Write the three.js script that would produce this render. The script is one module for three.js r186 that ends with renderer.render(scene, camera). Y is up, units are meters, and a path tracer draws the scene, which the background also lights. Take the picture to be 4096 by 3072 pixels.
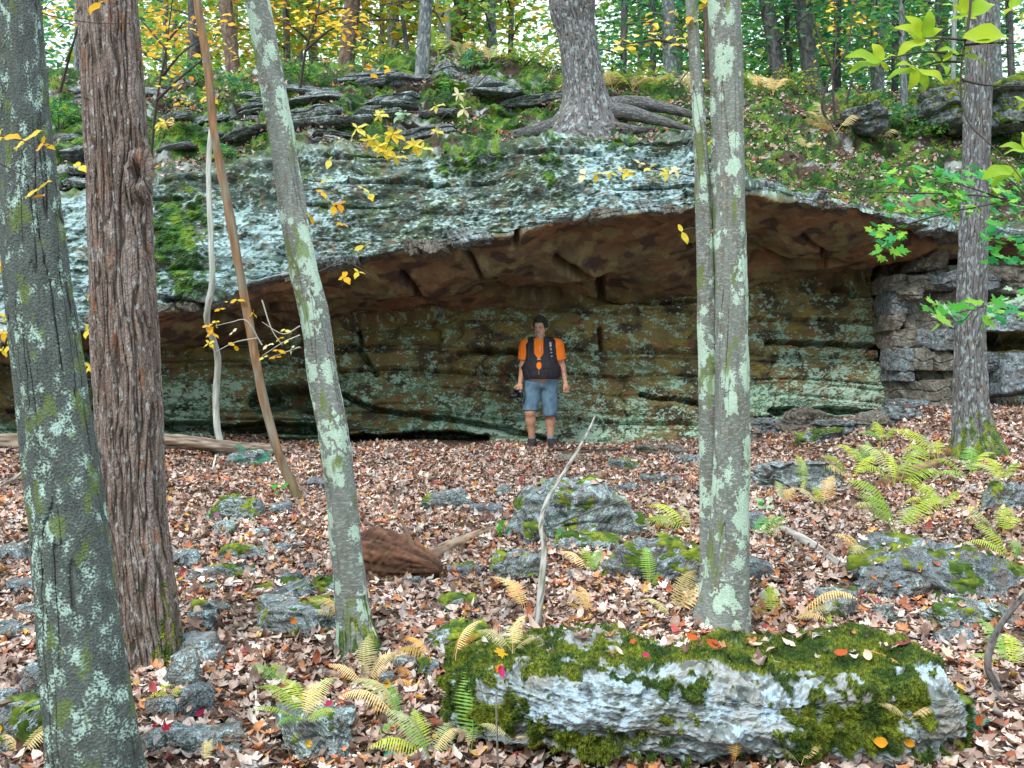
import * as THREE from 'three';
import { mergeGeometries, mergeVertices } from 'three/addons/utils/BufferGeometryUtils.js';
import { createNoise2D, createNoise3D } from 'simplex-noise';

// ---------------------------------------------------------------- camera, sky, sun, exposure
const scene = new THREE.Scene();
const FOCAL = 927, EYE = 1.5;                     // focal length in pixels of a 1024 x 768 picture, eye height
const camera = new THREE.PerspectiveCamera(2 * Math.atan(384 / FOCAL) * 180 / Math.PI, 4 / 3, 0.05, 400);
camera.position.set(0, EYE, 0);
camera.lookAt(0, EYE, -10);

const renderer = new THREE.WebGLRenderer({ antialias: true });
renderer.toneMapping = THREE.LinearToneMapping;
renderer.toneMappingExposure = 1.8;
renderer.shadowMap.enabled = true;

{ // bright, evenly overcast sky
  const W = 256, H = 128, data = new Float32Array(W * H * 4);
  for (let y = 0; y < H; y++) for (let x = 0; x < W; x++) {
    const el = ((y + 0.5) / H - 0.5) * Math.PI, up = Math.max(0, Math.sin(el)), i = (y * W + x) * 4;
    const k = 0.72 + 0.85 * up;
    data[i] = k * 0.9; data[i + 1] = k * 1.0; data[i + 2] = k * 1.08; data[i + 3] = 1;
  }
  const sky = new THREE.DataTexture(data, W, H, THREE.RGBAFormat, THREE.FloatType);
  sky.mapping = THREE.EquirectangularReflectionMapping; sky.magFilter = THREE.LinearFilter; sky.minFilter = THREE.LinearFilter; sky.needsUpdate = true;
  scene.background = sky; scene.environment = sky;
}
const sun = new THREE.DirectionalLight(new THREE.Color(1, 0.96, 0.9), 1.5);
sun.position.set(-14, 26, 15); sun.target.position.set(0, 1, -9);
sun.shadow.radius = 22; sun.castShadow = true; sun.shadow.mapSize.set(2048, 2048);
Object.assign(sun.shadow.camera, { left: -25, right: 25, top: 25, bottom: -25, near: 1, far: 90 });
scene.add(sun, sun.target);

// ---------------------------------------------------------------- helpers
const V = (x, y, z) => new THREE.Vector3(x, y, z);
const mulberry = (a) => () => { a = (a + 0x6d2b79f5) | 0; let t = Math.imul(a ^ (a >>> 15), 1 | a); t = (t + Math.imul(t ^ (t >>> 7), 61 | t)) ^ t; return ((t ^ (t >>> 14)) >>> 0) / 4294967296; };
const n3 = createNoise3D(mulberry(11)), n2 = createNoise2D(mulberry(23));
const fbm = (x, y, z, o = 4) => { let s = 0, a = 0.5; for (let i = 0; i < o; i++) { s += a * n3(x, y, z); x = x * 2.03 + 5.1; y = y * 2.03 - 3.7; z = z * 2.03 + 1.3; a *= 0.5; } return s; };
const clamp = (x, a = 0, b = 1) => (x < a ? a : x > b ? b : x);
const ss = (a, b, x) => { const t = clamp((x - a) / (b - a)); return t * t * (3 - 2 * t); };
const lerp = (a, b, t) => a + (b - a) * t;
const hash = (i, j = 0, k = 0) => { let h = Math.imul(i | 0, 374761393) + Math.imul(j | 0, 668265263) + Math.imul(k | 0, 2147483647 ^ 1274126177) | 0; h = Math.imul(h ^ (h >>> 13), 1274126177); h ^= h >>> 16; return (h >>> 0) / 4294967296; };
const P = (px, py, d) => V((px - 512) / FOCAL * d, EYE + (384 - py) / FOCAL * d, -d);
// discs of uneven size scattered over a plane: > 0 inside one, its value tells discs apart
const spot = [0, 0];
function discs(u, v, cell, seed, fill) {
  const iu = Math.floor(u / cell), iv = Math.floor(v / cell); let best = -9, id = 0;
  for (let a = -1; a < 2; a++) for (let b = -1; b < 2; b++) {
    const h = hash(iu + a, iv + b, seed); if (h > fill) continue;
    const cx = (iu + a + hash(iu + a, iv + b, seed + 1)) * cell, cy = (iv + b + hash(iu + a, iv + b, seed + 2)) * cell, r = cell * (0.12 + 0.42 * hash(iu + a, iv + b, seed + 3) ** 2);
    const e = 1 - Math.hypot(u - cx, v - cy) / r; if (e > best) { best = e; id = h; }
  }
  spot[0] = best; spot[1] = id; return best;
}
// plane facets with sharp creases between random heights on a triangle lattice
function facet(x, y, seed) { const s = (x + y) * 0.366, a = x + s, b = y + s, i = Math.floor(a), j = Math.floor(b), u = a - i, v = b - j, h0 = hash(i, j, seed), h3 = hash(i + 1, j + 1, seed); return (u > v ? h0 * (1 - u) + hash(i + 1, j, seed) * (u - v) + h3 * v : h0 * (1 - v) + hash(i, j + 1, seed) * (v - u) + h3 * u) - 0.5; }
const names = new Map();
const numbered = (n) => { const k = names.get(n) ?? 0; names.set(n, k + 1); return k ? n + '_' + String(k).padStart(3, '0') : n; };
const shade = (o) => { o.castShadow = o.receiveShadow = true; return o; };
function tag(o, label, category, group) { o.userData.label = label; o.userData.category = category; if (group) o.userData.group = group; return o; }
function thing(name, label, category, at = V(0, 0, 0), group) { const o = new THREE.Group(); o.name = numbered(name); o.position.copy(at); scene.add(o); return tag(o, label, category, group); }
function part(name, geo, mat, parent, kind) { const m = shade(new THREE.Mesh(geo, mat)); m.name = name; if (kind) m.userData.kind = kind; parent.add(m); return m; }
function solo(name, geo, mat, label, category, at, group) { const m = shade(new THREE.Mesh(geo, mat)); m.name = numbered(name); if (at) m.position.copy(at); scene.add(m); return tag(m, label, category, group); }
function struct(name, geo, mat) { const m = shade(new THREE.Mesh(geo, mat)); m.name = name; m.userData.kind = 'structure'; scene.add(m); return m; }
const SRGB = new Uint8Array(4097); for (let i = 0; i < 4097; i++) { const c = i / 4096; SRGB[i] = Math.round(255 * (c <= 0.0031308 ? c * 12.92 : 1.055 * c ** (1 / 2.4) - 0.055)); }
const enc = (c) => SRGB[(clamp(c) * 4096) | 0];
// colour map and bump map from one function f(u, v, out): out = [r, g, b, height], linear colours, height 0..1
function textures(W, H, f, wrap = THREE.RepeatWrapping) {
  const c = new Uint8Array(W * H * 4), b = new Uint8Array(W * H), o = [0, 0, 0, 0];
  for (let y = 0; y < H; y++) for (let x = 0; x < W; x++) { f((x + 0.5) / W, (y + 0.5) / H, o, x, y); const i = y * W + x; c[i * 4] = enc(o[0]); c[i * 4 + 1] = enc(o[1]); c[i * 4 + 2] = enc(o[2]); c[i * 4 + 3] = 255; b[i] = clamp(o[3]) * 255; }
  const map = new THREE.DataTexture(c, W, H, THREE.RGBAFormat), bump = new THREE.DataTexture(b, W, H, THREE.RedFormat);
  map.colorSpace = THREE.SRGBColorSpace;
  for (const t of [map, bump]) { t.wrapS = t.wrapT = wrap; t.magFilter = THREE.LinearFilter; t.minFilter = THREE.LinearMipmapLinearFilter; t.generateMipmaps = true; t.needsUpdate = true; }
  return { map, bump };
}
const mix = (o, r, g, b, t) => { o[0] += (r - o[0]) * t; o[1] += (g - o[1]) * t; o[2] += (b - o[2]) * t; };
const std = (r, g, b, x = {}) => new THREE.MeshStandardMaterial({ color: new THREE.Color().setRGB(r, g, b), roughness: 0.9, side: THREE.DoubleSide, ...x });
const leafy = (r, g, b, x = {}) => new THREE.MeshPhysicalMaterial({ color: new THREE.Color().setRGB(r, g, b), roughness: 0.85, transmission: 0.4, thickness: 0, side: THREE.DoubleSide, specularIntensity: 0.3, ...x });
// raw geometry collector with optional colours
class Geo {
  constructor() { this.p = []; this.i = []; this.c = []; this.uv = []; }
  v(x, y, z, c, u) { this.p.push(x, y, z); if (c) this.c.push(c[0], c[1], c[2]); if (u) this.uv.push(u[0], u[1]); return this.p.length / 3 - 1; }
  t(a, b, c) { this.i.push(a, b, c); }
  q(a, b, c, d) { this.i.push(a, b, c, a, c, d); }
  done() { const g = new THREE.BufferGeometry(); g.setAttribute('position', new THREE.Float32BufferAttribute(this.p, 3)); if (this.c.length) g.setAttribute('color', new THREE.Float32BufferAttribute(this.c, 3)); if (this.uv.length) g.setAttribute('uv', new THREE.Float32BufferAttribute(this.uv, 2)); g.setIndex(this.i); g.computeVertexNormals(); return g; }
}
// a bent, tapered round bar through points with radii
function bar(g, pts, radii, seg = 7, wobble = 0, seed = 0) {
  const n = pts.length, up = V(0.13, 0.2, 1).normalize(), T = V(), A = V(), B = V(); let last = -1;
  for (let k = 0; k < n; k++) {
    T.copy(pts[Math.min(n - 1, k + 1)]).sub(pts[Math.max(0, k - 1)]).normalize(); A.crossVectors(T, up); if (A.lengthSq() < 1e-4) A.crossVectors(T, V(1, 0, 0)); A.normalize(); B.crossVectors(T, A);
    const start = g.p.length / 3;
    for (let s = 0; s < seg; s++) { const a = s / seg * Math.PI * 2, r = radii[k] * (1 + wobble * n3(Math.cos(a) * 1.5 + seed, Math.sin(a) * 1.5, k * 0.7)), c = Math.cos(a) * r, d = Math.sin(a) * r, q = pts[k]; g.v(q.x + A.x * c + B.x * d, q.y + A.y * c + B.y * d, q.z + A.z * c + B.z * d); }
    if (last >= 0) for (let s = 0; s < seg; s++) { const s2 = (s + 1) % seg; g.q(last + s, last + s2, start + s2, start + s); }
    last = start;
  }
  for (const [base, q] of [[g.p.length / 3 - seg, pts[n - 1]], [last - (n - 1) * seg, pts[0]]]) { const c = g.v(q.x, q.y, q.z); for (let s = 0; s < seg; s++) g.t(base + s, base + (s + 1) % seg, c); }
  return g;
}
const smoothPts = (pts, n) => { const c = new THREE.CatmullRomCurve3(pts, false, 'centripetal'); return c.getPoints(n); };
// ---------------------------------------------------------------- ground
function ground(X, D, fine = true) {
  let y = D < 12.4 ? 0.07 * (D - 3.6) : 0.616 + 0.02 * (1 - Math.exp(-(D - 12.4)));
  y += 0.55 * ss(2.2, 6.5, X) * ss(4, 11, D) + 0.16 * ss(-2, -6.5, X) * ss(5, 11, D);
  if (fine) y += 0.05 * n2(X * 0.55 + 3, D * 0.55) + 0.022 * n2(X * 1.9, D * 1.9 + 7) * ss(14, 9, D);
  return y;
}
// where the sight line through a picture point meets the ground
function onGround(px, py) { let d = 1.5; const s = (384 - py) / FOCAL; for (; d < 14; d += 0.02) if (EYE + s * d <= ground((px - 512) / FOCAL * d, d)) break; return d; }
const groundAt = (px, py) => { const d = onGround(px, py), x = (px - 512) / FOCAL * d; return V(x, ground(x, d), -d); };
{
  const t = textures(1024, 1024, (u, v, o) => {
    const x = Math.cos(u * 6.2832) * 1.1, y = Math.sin(u * 6.2832) * 1.1, a = v * 6.2832, z = Math.cos(a) * 1.1, w = Math.sin(a) * 1.1;
    const n = fbm(x * 3 + z * 2.7, y * 3 + w * 2.7, z - w + x, 5), m = fbm(x * 11 + z * 9, y * 11 - w * 9, z * 8 + 4, 3);
    o[0] = 0.12 + 0.09 * n; o[1] = 0.075 + 0.06 * n; o[2] = 0.05 + 0.04 * n;
    mix(o, 0.3, 0.2, 0.14, ss(0.1, 0.3, m)); mix(o, 0.045, 0.025, 0.018, ss(0.05, 0.35, -m));
    o[3] = 0.5 + 0.5 * n + 0.3 * m;
  });
  for (const m of [t.map, t.bump]) m.repeat.set(1, 1);
  const N = 340, g = new Geo(), warp = (s, near, far) => s * near + Math.sign(s) * Math.pow(Math.abs(s), 5) * (far - near);
  for (let j = 0; j <= N; j++) for (let i = 0; i <= N; i++) {
    const X = warp(i / N * 2 - 1, 12, 120), D = 6.5 + warp(j / N * 2 - 1, 8.5, 120);
    g.v(X, ground(X, D) + 0.012 * n2(X * 6, D * 6), -D, null, [X * 0.7, D * 0.7]);
  }
  for (let j = 0; j < N; j++) for (let i = 0; i < N; i++) { const a = j * (N + 1) + i; g.q(a, a + 1, a + N + 2, a + N + 1); }
  struct('ground', g.done(), new THREE.MeshStandardMaterial({ map: t.map, bumpMap: t.bump, bumpScale: 0.02, roughness: 1, side: THREE.DoubleSide }));
}
// ---------------------------------------------------------------- the overhanging rock ledge
const ST = [-160, 0, 80, 165, 215, 270, 340, 430, 500, 560, 620, 690, 750, 816, 860, 905, 960, 1024, 1200];
const wallD = [12.0, 12.2, 12.5, 12.9, 13.2, 13.45, 13.6, 13.7, 13.7, 13.6, 13.6, 13.6, 13.6, 13.6, 13.5, 13.5, 13.2, 12.9, 12.6];
const wallTop = [365, 362, 352, 345, 342, 338, 322, 312, 308, 305, 300, 292, 285, 280, 278, 275, 272, 275, 280];
const lipY = [355, 345, 332, 309, 302, 281, 262, 250, 238, 224, 213, 208, 190, 203, 211, 225, 234, 238, 250];
const lipD = [10.6, 10.8, 11, 11.2, 11.3, 11.35, 11.4, 11.45, 11.5, 11.5, 11.5, 11.5, 11.5, 11.6, 11.7, 11.9, 12.2, 12.2, 12.2];
const faceTop = [215, 205, 194, 170, 168, 154, 146, 154, 150, 136, 131, 134, 180, 193, 201, 215, 220, 222, 235];
const edgeY = [92, 88, 83, 77, 76, 74, 68, 56, 62, 74, 90, 95, 90, 98, 99, 98, 96, 89, 85];
const edgeD = [14.2, 14.3, 14.3, 14.3, 14.3, 14.3, 14.2, 14, 14, 14, 14.3, 14.8, 15.2, 15.4, 15.4, 15.4, 15.2, 15, 15];
const ROWS = [], ROWV = [0, 0.02, 0.12, 0.24, 0.32, 0.41, 0.425, 0.52, 0.64, 0.67, 0.76, 0.86, 0.94, 1];
{
  const add = (f) => ROWS.push(ST.map((px, k) => { const [y, d, isY] = f(k); const X = (px - 512) / FOCAL * d; return [X, isY ? y : EYE + (384 - y) / FOCAL * d, d]; }));
  const gy = (k) => ground((ST[k] - 512) / FOCAL * wallD[k], wallD[k], false);
  add((k) => [gy(k) - 0.5, wallD[k] - 0.05, true]);
  add((k) => [gy(k) - 0.05, wallD[k] - 0.08, true]);
  add((k) => [lerp(446, wallTop[k], 0.5), wallD[k] - 0.02]);
  add((k) => [wallTop[k], wallD[k] + 0.12]);
  add((k) => [lerp(wallTop[k], lipY[k], 0.45) + 4, lerp(wallD[k], lipD[k], 0.48)]);
  add((k) => [lipY[k] + 1.5, lipD[k] + 0.06]);
  add((k) => [lipY[k] - 4, lipD[k]]);
  add((k) => [lerp(lipY[k], faceTop[k], 0.5), lipD[k] + 0.03]);
  add((k) => [faceTop[k] + 3, lipD[k] + 0.2]);
  add((k) => [faceTop[k] - 3, lipD[k] + 0.55]);
  add((k) => [lerp(faceTop[k], edgeY[k], 0.38), lerp(lipD[k] + 0.5, edgeD[k], 0.36)]);
  add((k) => [lerp(faceTop[k], edgeY[k], 0.72), lerp(lipD[k] + 0.5, edgeD[k], 0.66)]);
  add((k) => [edgeY[k], edgeD[k]]);
  add((k) => [edgeY[k] + 10, edgeD[k] + 2.5]);
}
function rowAt(r, X, out) {
  const R = ROWS[r]; let k = 0; while (k < R.length - 2 && R[k + 1][0] < X) k++;
  const a = R[k], b = R[k + 1], t = clamp((X - a[0]) / (b[0] - a[0])), s = t * t * (3 - 2 * t) * 0.5 + t * 0.5;
  out[0] = lerp(a[1], b[1], s); out[1] = lerp(a[2], b[2], s);
}
const CX0 = -8.4, CX1 = 9.2;
// column of base points: heights and depths of every row at X
function column(X) { const y = new Float32Array(ROWS.length), d = new Float32Array(ROWS.length), o = [0, 0]; for (let r = 0; r < ROWS.length; r++) { rowAt(r, X, o); y[r] = o[0]; d[r] = o[1]; } return { y, d }; }
function onColumn(c, v, out) { let r = 0; while (r < ROWS.length - 2 && ROWV[r + 1] < v) r++; const t = (v - ROWV[r]) / (ROWV[r + 1] - ROWV[r]); out[0] = lerp(c.y[r], c.y[r + 1], t); out[1] = lerp(c.d[r], c.d[r + 1], t); }
// slots, recesses and cracks: picture polyline, half width, depth in metres
const CUTS = [
  [[330, 441], [400, 440], [445, 437], [484, 441], 5.5, 0.75], [[262, 402], [290, 396], [316, 404], 11, 0.55], [[215, 430], [262, 428], [318, 430], 5, 0.6], [[166, 427], [214, 426], 5, 0.35],
  [[461, 355], [490, 352], [522, 354], 2.5, 0.2], [[768, 342], [830, 343], [880, 347], 2.5, 0.2], [[884, 268], [881, 300], [882, 337], [890, 380], [897, 412], 4.5, 0.9],
  [[837, 290], [856, 291], 4, 0.15], [[556, 256], [580, 268], [603, 282], [600, 300], 3, 0.2], [[464, 250], [480, 266], [498, 276], 2.2, 0.12], [[357, 330], [362, 352], [375, 374], 2, 0.14],
  [[335, 392], [372, 408], [420, 416], [480, 424], [548, 440], 2.5, 0.22], [[600, 330], [600, 350], 1.5, 0.12], [[640, 395], [700, 404], [745, 408], 2, 0.15], [[770, 412], [830, 410], [872, 414], 3, 0.25],
  [[432, 153], [493, 152], [540, 156], [600, 152], 1.8, 0.06], [[519, 228], [516, 242], 2.5, 0.25], [[165, 300], [230, 322], [300, 330], 2.5, 0.15], [[255, 318], [320, 300], [372, 296], 2, 0.12], [[740, 330], [746, 300], 1.6, 0.12],
  [[590, 300], [640, 306], [700, 300], 2, 0.12], [[690, 250], [720, 240], [790, 262], [850, 258], 2.2, 0.14], [[500, 286], [530, 300], [560, 300], 2.5, 0.14], [[400, 270], [430, 292], [445, 302], 2.4, 0.14], [[63, 190], [100, 186], 3, 0.4], [[63, 176], [100, 172], 3, 0.35],
  [[0, 352], [40, 350], 3, 0.2], [[980, 340], [1024, 338], [1060, 340], 9, 0.6], [[905, 238], [955, 240], 5, 0.3], [[915, 266], [955, 268], 5, 0.4],
  [[800, 230], [822, 246], [826, 262], 2, 0.1], [[222, 128], [272, 118], [335, 104], 2.2, 0.3], [[240, 146], [335, 128], 2, 0.25], [[270, 100], [340, 84], 2, 0.2], [[350, 118], [420, 102], 2, 0.2], [[380, 92], [470, 100], 2, 0.15],
];
for (const c of CUTS) { c.depth = c.pop() * 1.5; c.w = c.pop(); c.box = [Math.min(...c.map((p) => p[0])) - c.w * 2, Math.max(...c.map((p) => p[0])) + c.w * 2, Math.min(...c.map((p) => p[1])) - c.w * 2, Math.max(...c.map((p) => p[1])) + c.w * 2]; }
function cuts(X, Y, D) {
  const px = 512 + X / D * FOCAL + 2.2 * n3(X * 3, Y * 3, 9), py = 384 - (Y - EYE) / D * FOCAL + 1.6 * n3(X * 3, Y * 3, 19); let s = 0;
  for (const c of CUTS) {
    if (px < c.box[0] || px > c.box[1] || py < c.box[2] || py > c.box[3]) continue;
    let m = 99; for (let k = 0; k + 1 < c.length; k++) { const [ax, ay] = c[k], bx = c[k + 1][0] - ax, by = c[k + 1][1] - ay, t = clamp(((px - ax) * bx + (py - ay) * by) / (bx * bx + by * by)); m = Math.min(m, Math.hypot(px - ax - bx * t, py - ay - by * t)); }
    s = Math.max(s, c.depth * ss(1.25, 0.7, m / c.w));
  }
  return s;
}
// how much of wall, ceiling, face and top there is at v
const zone = (v) => [1 - ss(0.22, 0.27, v), ss(0.22, 0.27, v) * (1 - ss(0.417, 0.423, v)), ss(0.417, 0.423, v) * (1 - ss(0.62, 0.68, v)), ss(0.62, 0.68, v)];
const bed = (X, Y, D) => Y + 0.03 * X + 0.06 * n3(X * 0.5, Y * 0.7, D * 0.5);
function blocks(X, b, thick, len, seed) {
  const bb = b + 0.12 * n2(b * 2.1, seed), i = Math.floor(bb / thick), fi = bb / thick - i, xx = X + hash(i, seed) * len * 3 + 0.08 * n2(b * 4, X), j = Math.floor(xx / len), fj = xx / len - j;
  const e = Math.min(fi, 1 - fi) * thick, f = Math.min(fj, 1 - fj) * len;
  return (hash(i, j, seed) - 0.5) - 0.45 * ss(0.035, 0.0, e) - 0.25 * ss(0.02, 0.0, f) * (hash(j, i, seed + 5) > 0.4 ? 1 : 0);
}
const mossy = (X, Y, D, v) => { // moss cover on the top and in streaks
  const px = 512 + X / D * FOCAL, py = 384 - (Y - EYE) / D * FOCAL, n = fbm(X * 1.1, Y * 1.1, D * 1.1, 4), f = fbm(X * 5, Y * 5, D * 5, 3);
  let m = ss(-0.08, 0.15, n + 0.5 * f + 0.2) * ss(0.63, 0.68, v);
  if (px > 700) m = Math.max(m * 0.9, ss(-0.15, 0.08, n + 0.5 * f + 0.2) * ss(0.56, 0.62, v));
  const streak = Math.max(ss(58, 0, Math.abs(px - 178 - 0.08 * (py - 240))) * ss(150, 215, py) * ss(350, 265, py) * 0.75, ss(60, 15, Math.abs(px - 470)) * ss(205, 160, py) * 0.5, ss(16, 5, Math.abs(px - 552)) * ss(215, 175, py) * 0.6, ss(40, 12, Math.abs(px - 620)) * ss(158, 140, py) * 0.4);
  m = Math.max(m, ss(0.34, 0.6, streak + 0.7 * f + 0.3 * n) * ss(0.41, 0.44, v));
  return m;
};
function relief(X, Y, D, v) {
  const [w, c, f, t] = zone(v), b = bed(X, Y, D); let h = 0;
  if (w > 0) h += w * (0.1 * n3(X * 0.6, Y * 0.9, 3) + 0.2 * blocks(X, b, 0.52, 2.1, 7) + 0.07 * blocks(X + 3, b, 0.23, 1.1, 31) + 0.22 * facet(X * 0.8, Y * 1.5, 3) + 0.09 * facet(X * 2.4, Y * 3.6, 5) + 0.04 * fbm(X * 3, Y * 4.5, D * 3, 5));
  if (c > 0) { const r = n3(X * 0.7 + 4, D * 0.9, Y * 0.5), q = n3(X * 1.9 + D * 1.2, D * 1.7, Y + 8); h += c * (0.1 * r + 0.03 * q + 0.3 * facet(X * 0.5 + D * 0.35, D * 0.9 - X * 0.2, 13) + 0.13 * facet(X * 1.2 - D * 0.5, D * 1.7 + X * 0.5, 17) + 0.035 * facet(X * 4, D * 4, 19) + 0.03 * fbm(X * 4, D * 4, Y * 4, 4)); }
  if (f > 0) {
    const L = b * 15 + 1.4 * n2(X * 0.8, b * 2), a = 0.5 + 0.5 * n3(X * 0.9, Y * 1.4, 30);
    h += f * (0.13 * n3(X * 0.45, Y * 0.7, 12) + 0.05 * n3(X * 1.4, Y * 2.4, 2) + 0.16 * facet(X * 0.55, Y * 1.1, 23) + 0.05 * facet(X * 1.9, Y * 4, 29) + 0.02 * a * n2(L * 0.55, X * 0.5) + 0.007 * n2(L * 1.7, X * 1.6 + 9) + 0.1 * blocks(X, b, 0.4, 2.2, 17) * ss(-0.4, 0.3, n3(X * 0.5, Y * 0.6, 50)) + 0.014 * blocks(X + 2, b - 0.05 * X, 0.09, 0.8, 57) + 0.06 * fbm(X * 4, Y * 5.5, D * 4, 5));
  }
  if (t > 0) h += t * (0.14 * n3(X * 0.6, Y * 0.6, D * 0.6) + 0.09 * n3(X * 1.7, Y * 1.7, D * 1.7) + 0.1 * fbm(X * 3.5, Y * 5, D * 3.5, 5));
  const m = mossy(X, Y, D, v); if (m > 0) h += m * (0.025 + 0.035 * Math.abs(n3(X * 5.5, Y * 5.5, D * 5.5)) + 0.014 * n3(X * 17, Y * 17, D * 17));
  return h - cuts(X, Y, D);
}
const cliffTop = [];   // points of the top surface on which leaves and ferns lie
const rockLedge = thing('rock_ledge', 'broad grey sandstone ledge with brown overhang, moss and pale lichen behind the hiker', 'rock ledge');
let cliffMat, plainRock;
{
  const NX = 980, NV = 560, g = new THREE.BufferGeometry(), pos = new Float32Array((NX + 1) * (NV + 1) * 3), uv = new Float32Array((NX + 1) * (NV + 1) * 2), o = [0, 0];
  const base = new Float32Array(pos.length);
  for (let i = 0; i <= NX; i++) { const X = lerp(CX0, CX1, i / NX), c = column(X); for (let j = 0; j <= NV; j++) { onColumn(c, j / NV, o); const k = (j * (NX + 1) + i) * 3; base[k] = X; base[k + 1] = o[0]; base[k + 2] = o[1]; } }
  const row3 = (NX + 1) * 3;
  for (let j = 0; j <= NV; j++) for (let i = 0; i <= NX; i++) {
    const k = j * row3 + i * 3, l = i ? k - 3 : k, r = i < NX ? k + 3 : k, q = 5, dn = Math.max(0, j - q) * row3 + i * 3, u = Math.min(NV, j + q) * row3 + i * 3, v = j / NV;
    const ax = base[r] - base[l], ay = base[r + 1] - base[l + 1], az = -(base[r + 2] - base[l + 2]), bx = base[u] - base[dn], by = base[u + 1] - base[dn + 1], bz = -(base[u + 2] - base[dn + 2]);
    let nx = ay * bz - az * by, ny = az * bx - ax * bz, nz = ax * by - ay * bx; const len = Math.hypot(nx, ny, nz) || 1; nx /= len; ny /= len; nz /= len;
    const X = base[k], Y = base[k + 1], D = base[k + 2]; let h = relief(X, Y, D, v), out = 0;
    const t = ss(0.66, 0.71, v) * (1 - ss(0.9, 0.94, v)) * ss(3.2, 1.8, X);   // stepped beds on the top
    if (t > 0) { const b = bed(X, Y, D) + 0.1 * n2(X * 0.5, 4) + 0.02 * n2(X * 2.2, D * 2), s = b / 0.3, fr = s - Math.floor(s), step = ss(0, 0.16, fr) - fr; out = t * 0.12 * step * (0.6 + 0.6 * n2(X * 0.6, Math.floor(s) * 3.7)); }
    pos[k] = X + nx * h; pos[k + 1] = Y + ny * h + out * 0.25; pos[k + 2] = -D + nz * h + out;
    uv[(j * (NX + 1) + i) * 2] = (X - CX0) / (CX1 - CX0); uv[(j * (NX + 1) + i) * 2 + 1] = v;
  }
  const idx = new Uint32Array(NX * NV * 6); let q = 0;
  for (let j = 0; j < NV; j++) for (let i = 0; i < NX; i++) { const a = j * (NX + 1) + i, b = a + 1, c = a + NX + 2, d = a + NX + 1; idx[q++] = a; idx[q++] = b; idx[q++] = c; idx[q++] = a; idx[q++] = c; idx[q++] = d; }
  g.setAttribute('position', new THREE.BufferAttribute(pos, 3)); g.setAttribute('uv', new THREE.BufferAttribute(uv, 2)); g.setIndex(new THREE.BufferAttribute(idx, 1)); g.computeVertexNormals();
  const nr = g.attributes.normal.array;
  for (let j = Math.floor(NV * 0.6); j <= NV; j++) for (let i = 0; i <= NX; i++) { const k = (j * (NX + 1) + i) * 3; if (nr[k + 1] > 0.35 && j / NV < 0.96) cliffTop.push([pos[k], pos[k + 1], pos[k + 2], nr[k], nr[k + 1], nr[k + 2], j / NV]); }

  const TW = 2048, TH = 2048, cols = Array.from({ length: TW }, (_, x) => column(lerp(CX0, CX1, (x + 0.5) / TW))), e = [0, 0];
  const tx = textures(TW, TH, (u, v, o, ix) => {
    const X = lerp(CX0, CX1, u); onColumn(cols[ix], v, e); const Y = e[0], D = e[1], px = 512 + X / D * FOCAL, py = 384 - (Y - EYE) / D * FOCAL;
    const w = zone(v), b = bed(X, Y, D), lo = fbm(X * 0.7, Y * 0.7, D * 0.7, 3), mid = fbm(X * 2.6, Y * 2.6, D * 2.6, 3), fine = fbm(X * 13, Y * 17, D * 13, 3), S = (v - 0.4) * 9.5;
    let hgt = 0.5 + 0.4 * fine;
    // bare stone of each zone
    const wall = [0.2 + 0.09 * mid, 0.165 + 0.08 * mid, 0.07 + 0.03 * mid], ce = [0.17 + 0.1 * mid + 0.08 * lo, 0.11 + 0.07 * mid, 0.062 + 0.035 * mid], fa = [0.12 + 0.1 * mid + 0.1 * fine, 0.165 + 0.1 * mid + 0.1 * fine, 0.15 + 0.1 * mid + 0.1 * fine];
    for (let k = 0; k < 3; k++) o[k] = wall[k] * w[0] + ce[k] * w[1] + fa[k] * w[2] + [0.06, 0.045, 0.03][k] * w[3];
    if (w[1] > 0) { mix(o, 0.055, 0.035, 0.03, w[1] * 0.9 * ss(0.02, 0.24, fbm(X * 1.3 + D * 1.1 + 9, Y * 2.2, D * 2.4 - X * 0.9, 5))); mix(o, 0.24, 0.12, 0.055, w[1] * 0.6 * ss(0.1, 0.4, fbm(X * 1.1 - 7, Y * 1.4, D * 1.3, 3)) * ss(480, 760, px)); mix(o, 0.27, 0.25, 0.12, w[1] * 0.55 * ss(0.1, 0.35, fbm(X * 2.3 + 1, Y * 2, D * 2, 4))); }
    if (w[0] > 0) {
      const low = ss(330, 420, py + 40 * lo);
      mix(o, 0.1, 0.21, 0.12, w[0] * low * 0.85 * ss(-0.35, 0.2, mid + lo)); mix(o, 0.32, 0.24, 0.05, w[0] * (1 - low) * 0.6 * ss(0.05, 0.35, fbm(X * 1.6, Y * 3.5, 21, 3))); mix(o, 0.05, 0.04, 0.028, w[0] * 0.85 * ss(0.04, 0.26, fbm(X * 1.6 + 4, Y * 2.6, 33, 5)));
      mix(o, 0.26, 0.12, 0.06, w[0] * 0.5 * ss(0.18, 0.4, fbm(X * 2.4, Y * 3, 71, 3)));
      let dens = ss(355, 425, py) * ss(330, 520, px) * 0.6 + ss(60, 20, Math.abs(px - 560)) * ss(340, 380, py) * 0.5 + ss(70, 25, Math.abs(px - 835)) * ss(318, 345, py) * ss(410, 395, py) * 0.7 + ss(60, 20, Math.abs(px - 205)) * ss(375, 395, py) * 0.6 + 0.12 + 0.7 * lo + 0.35 * mid;
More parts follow.
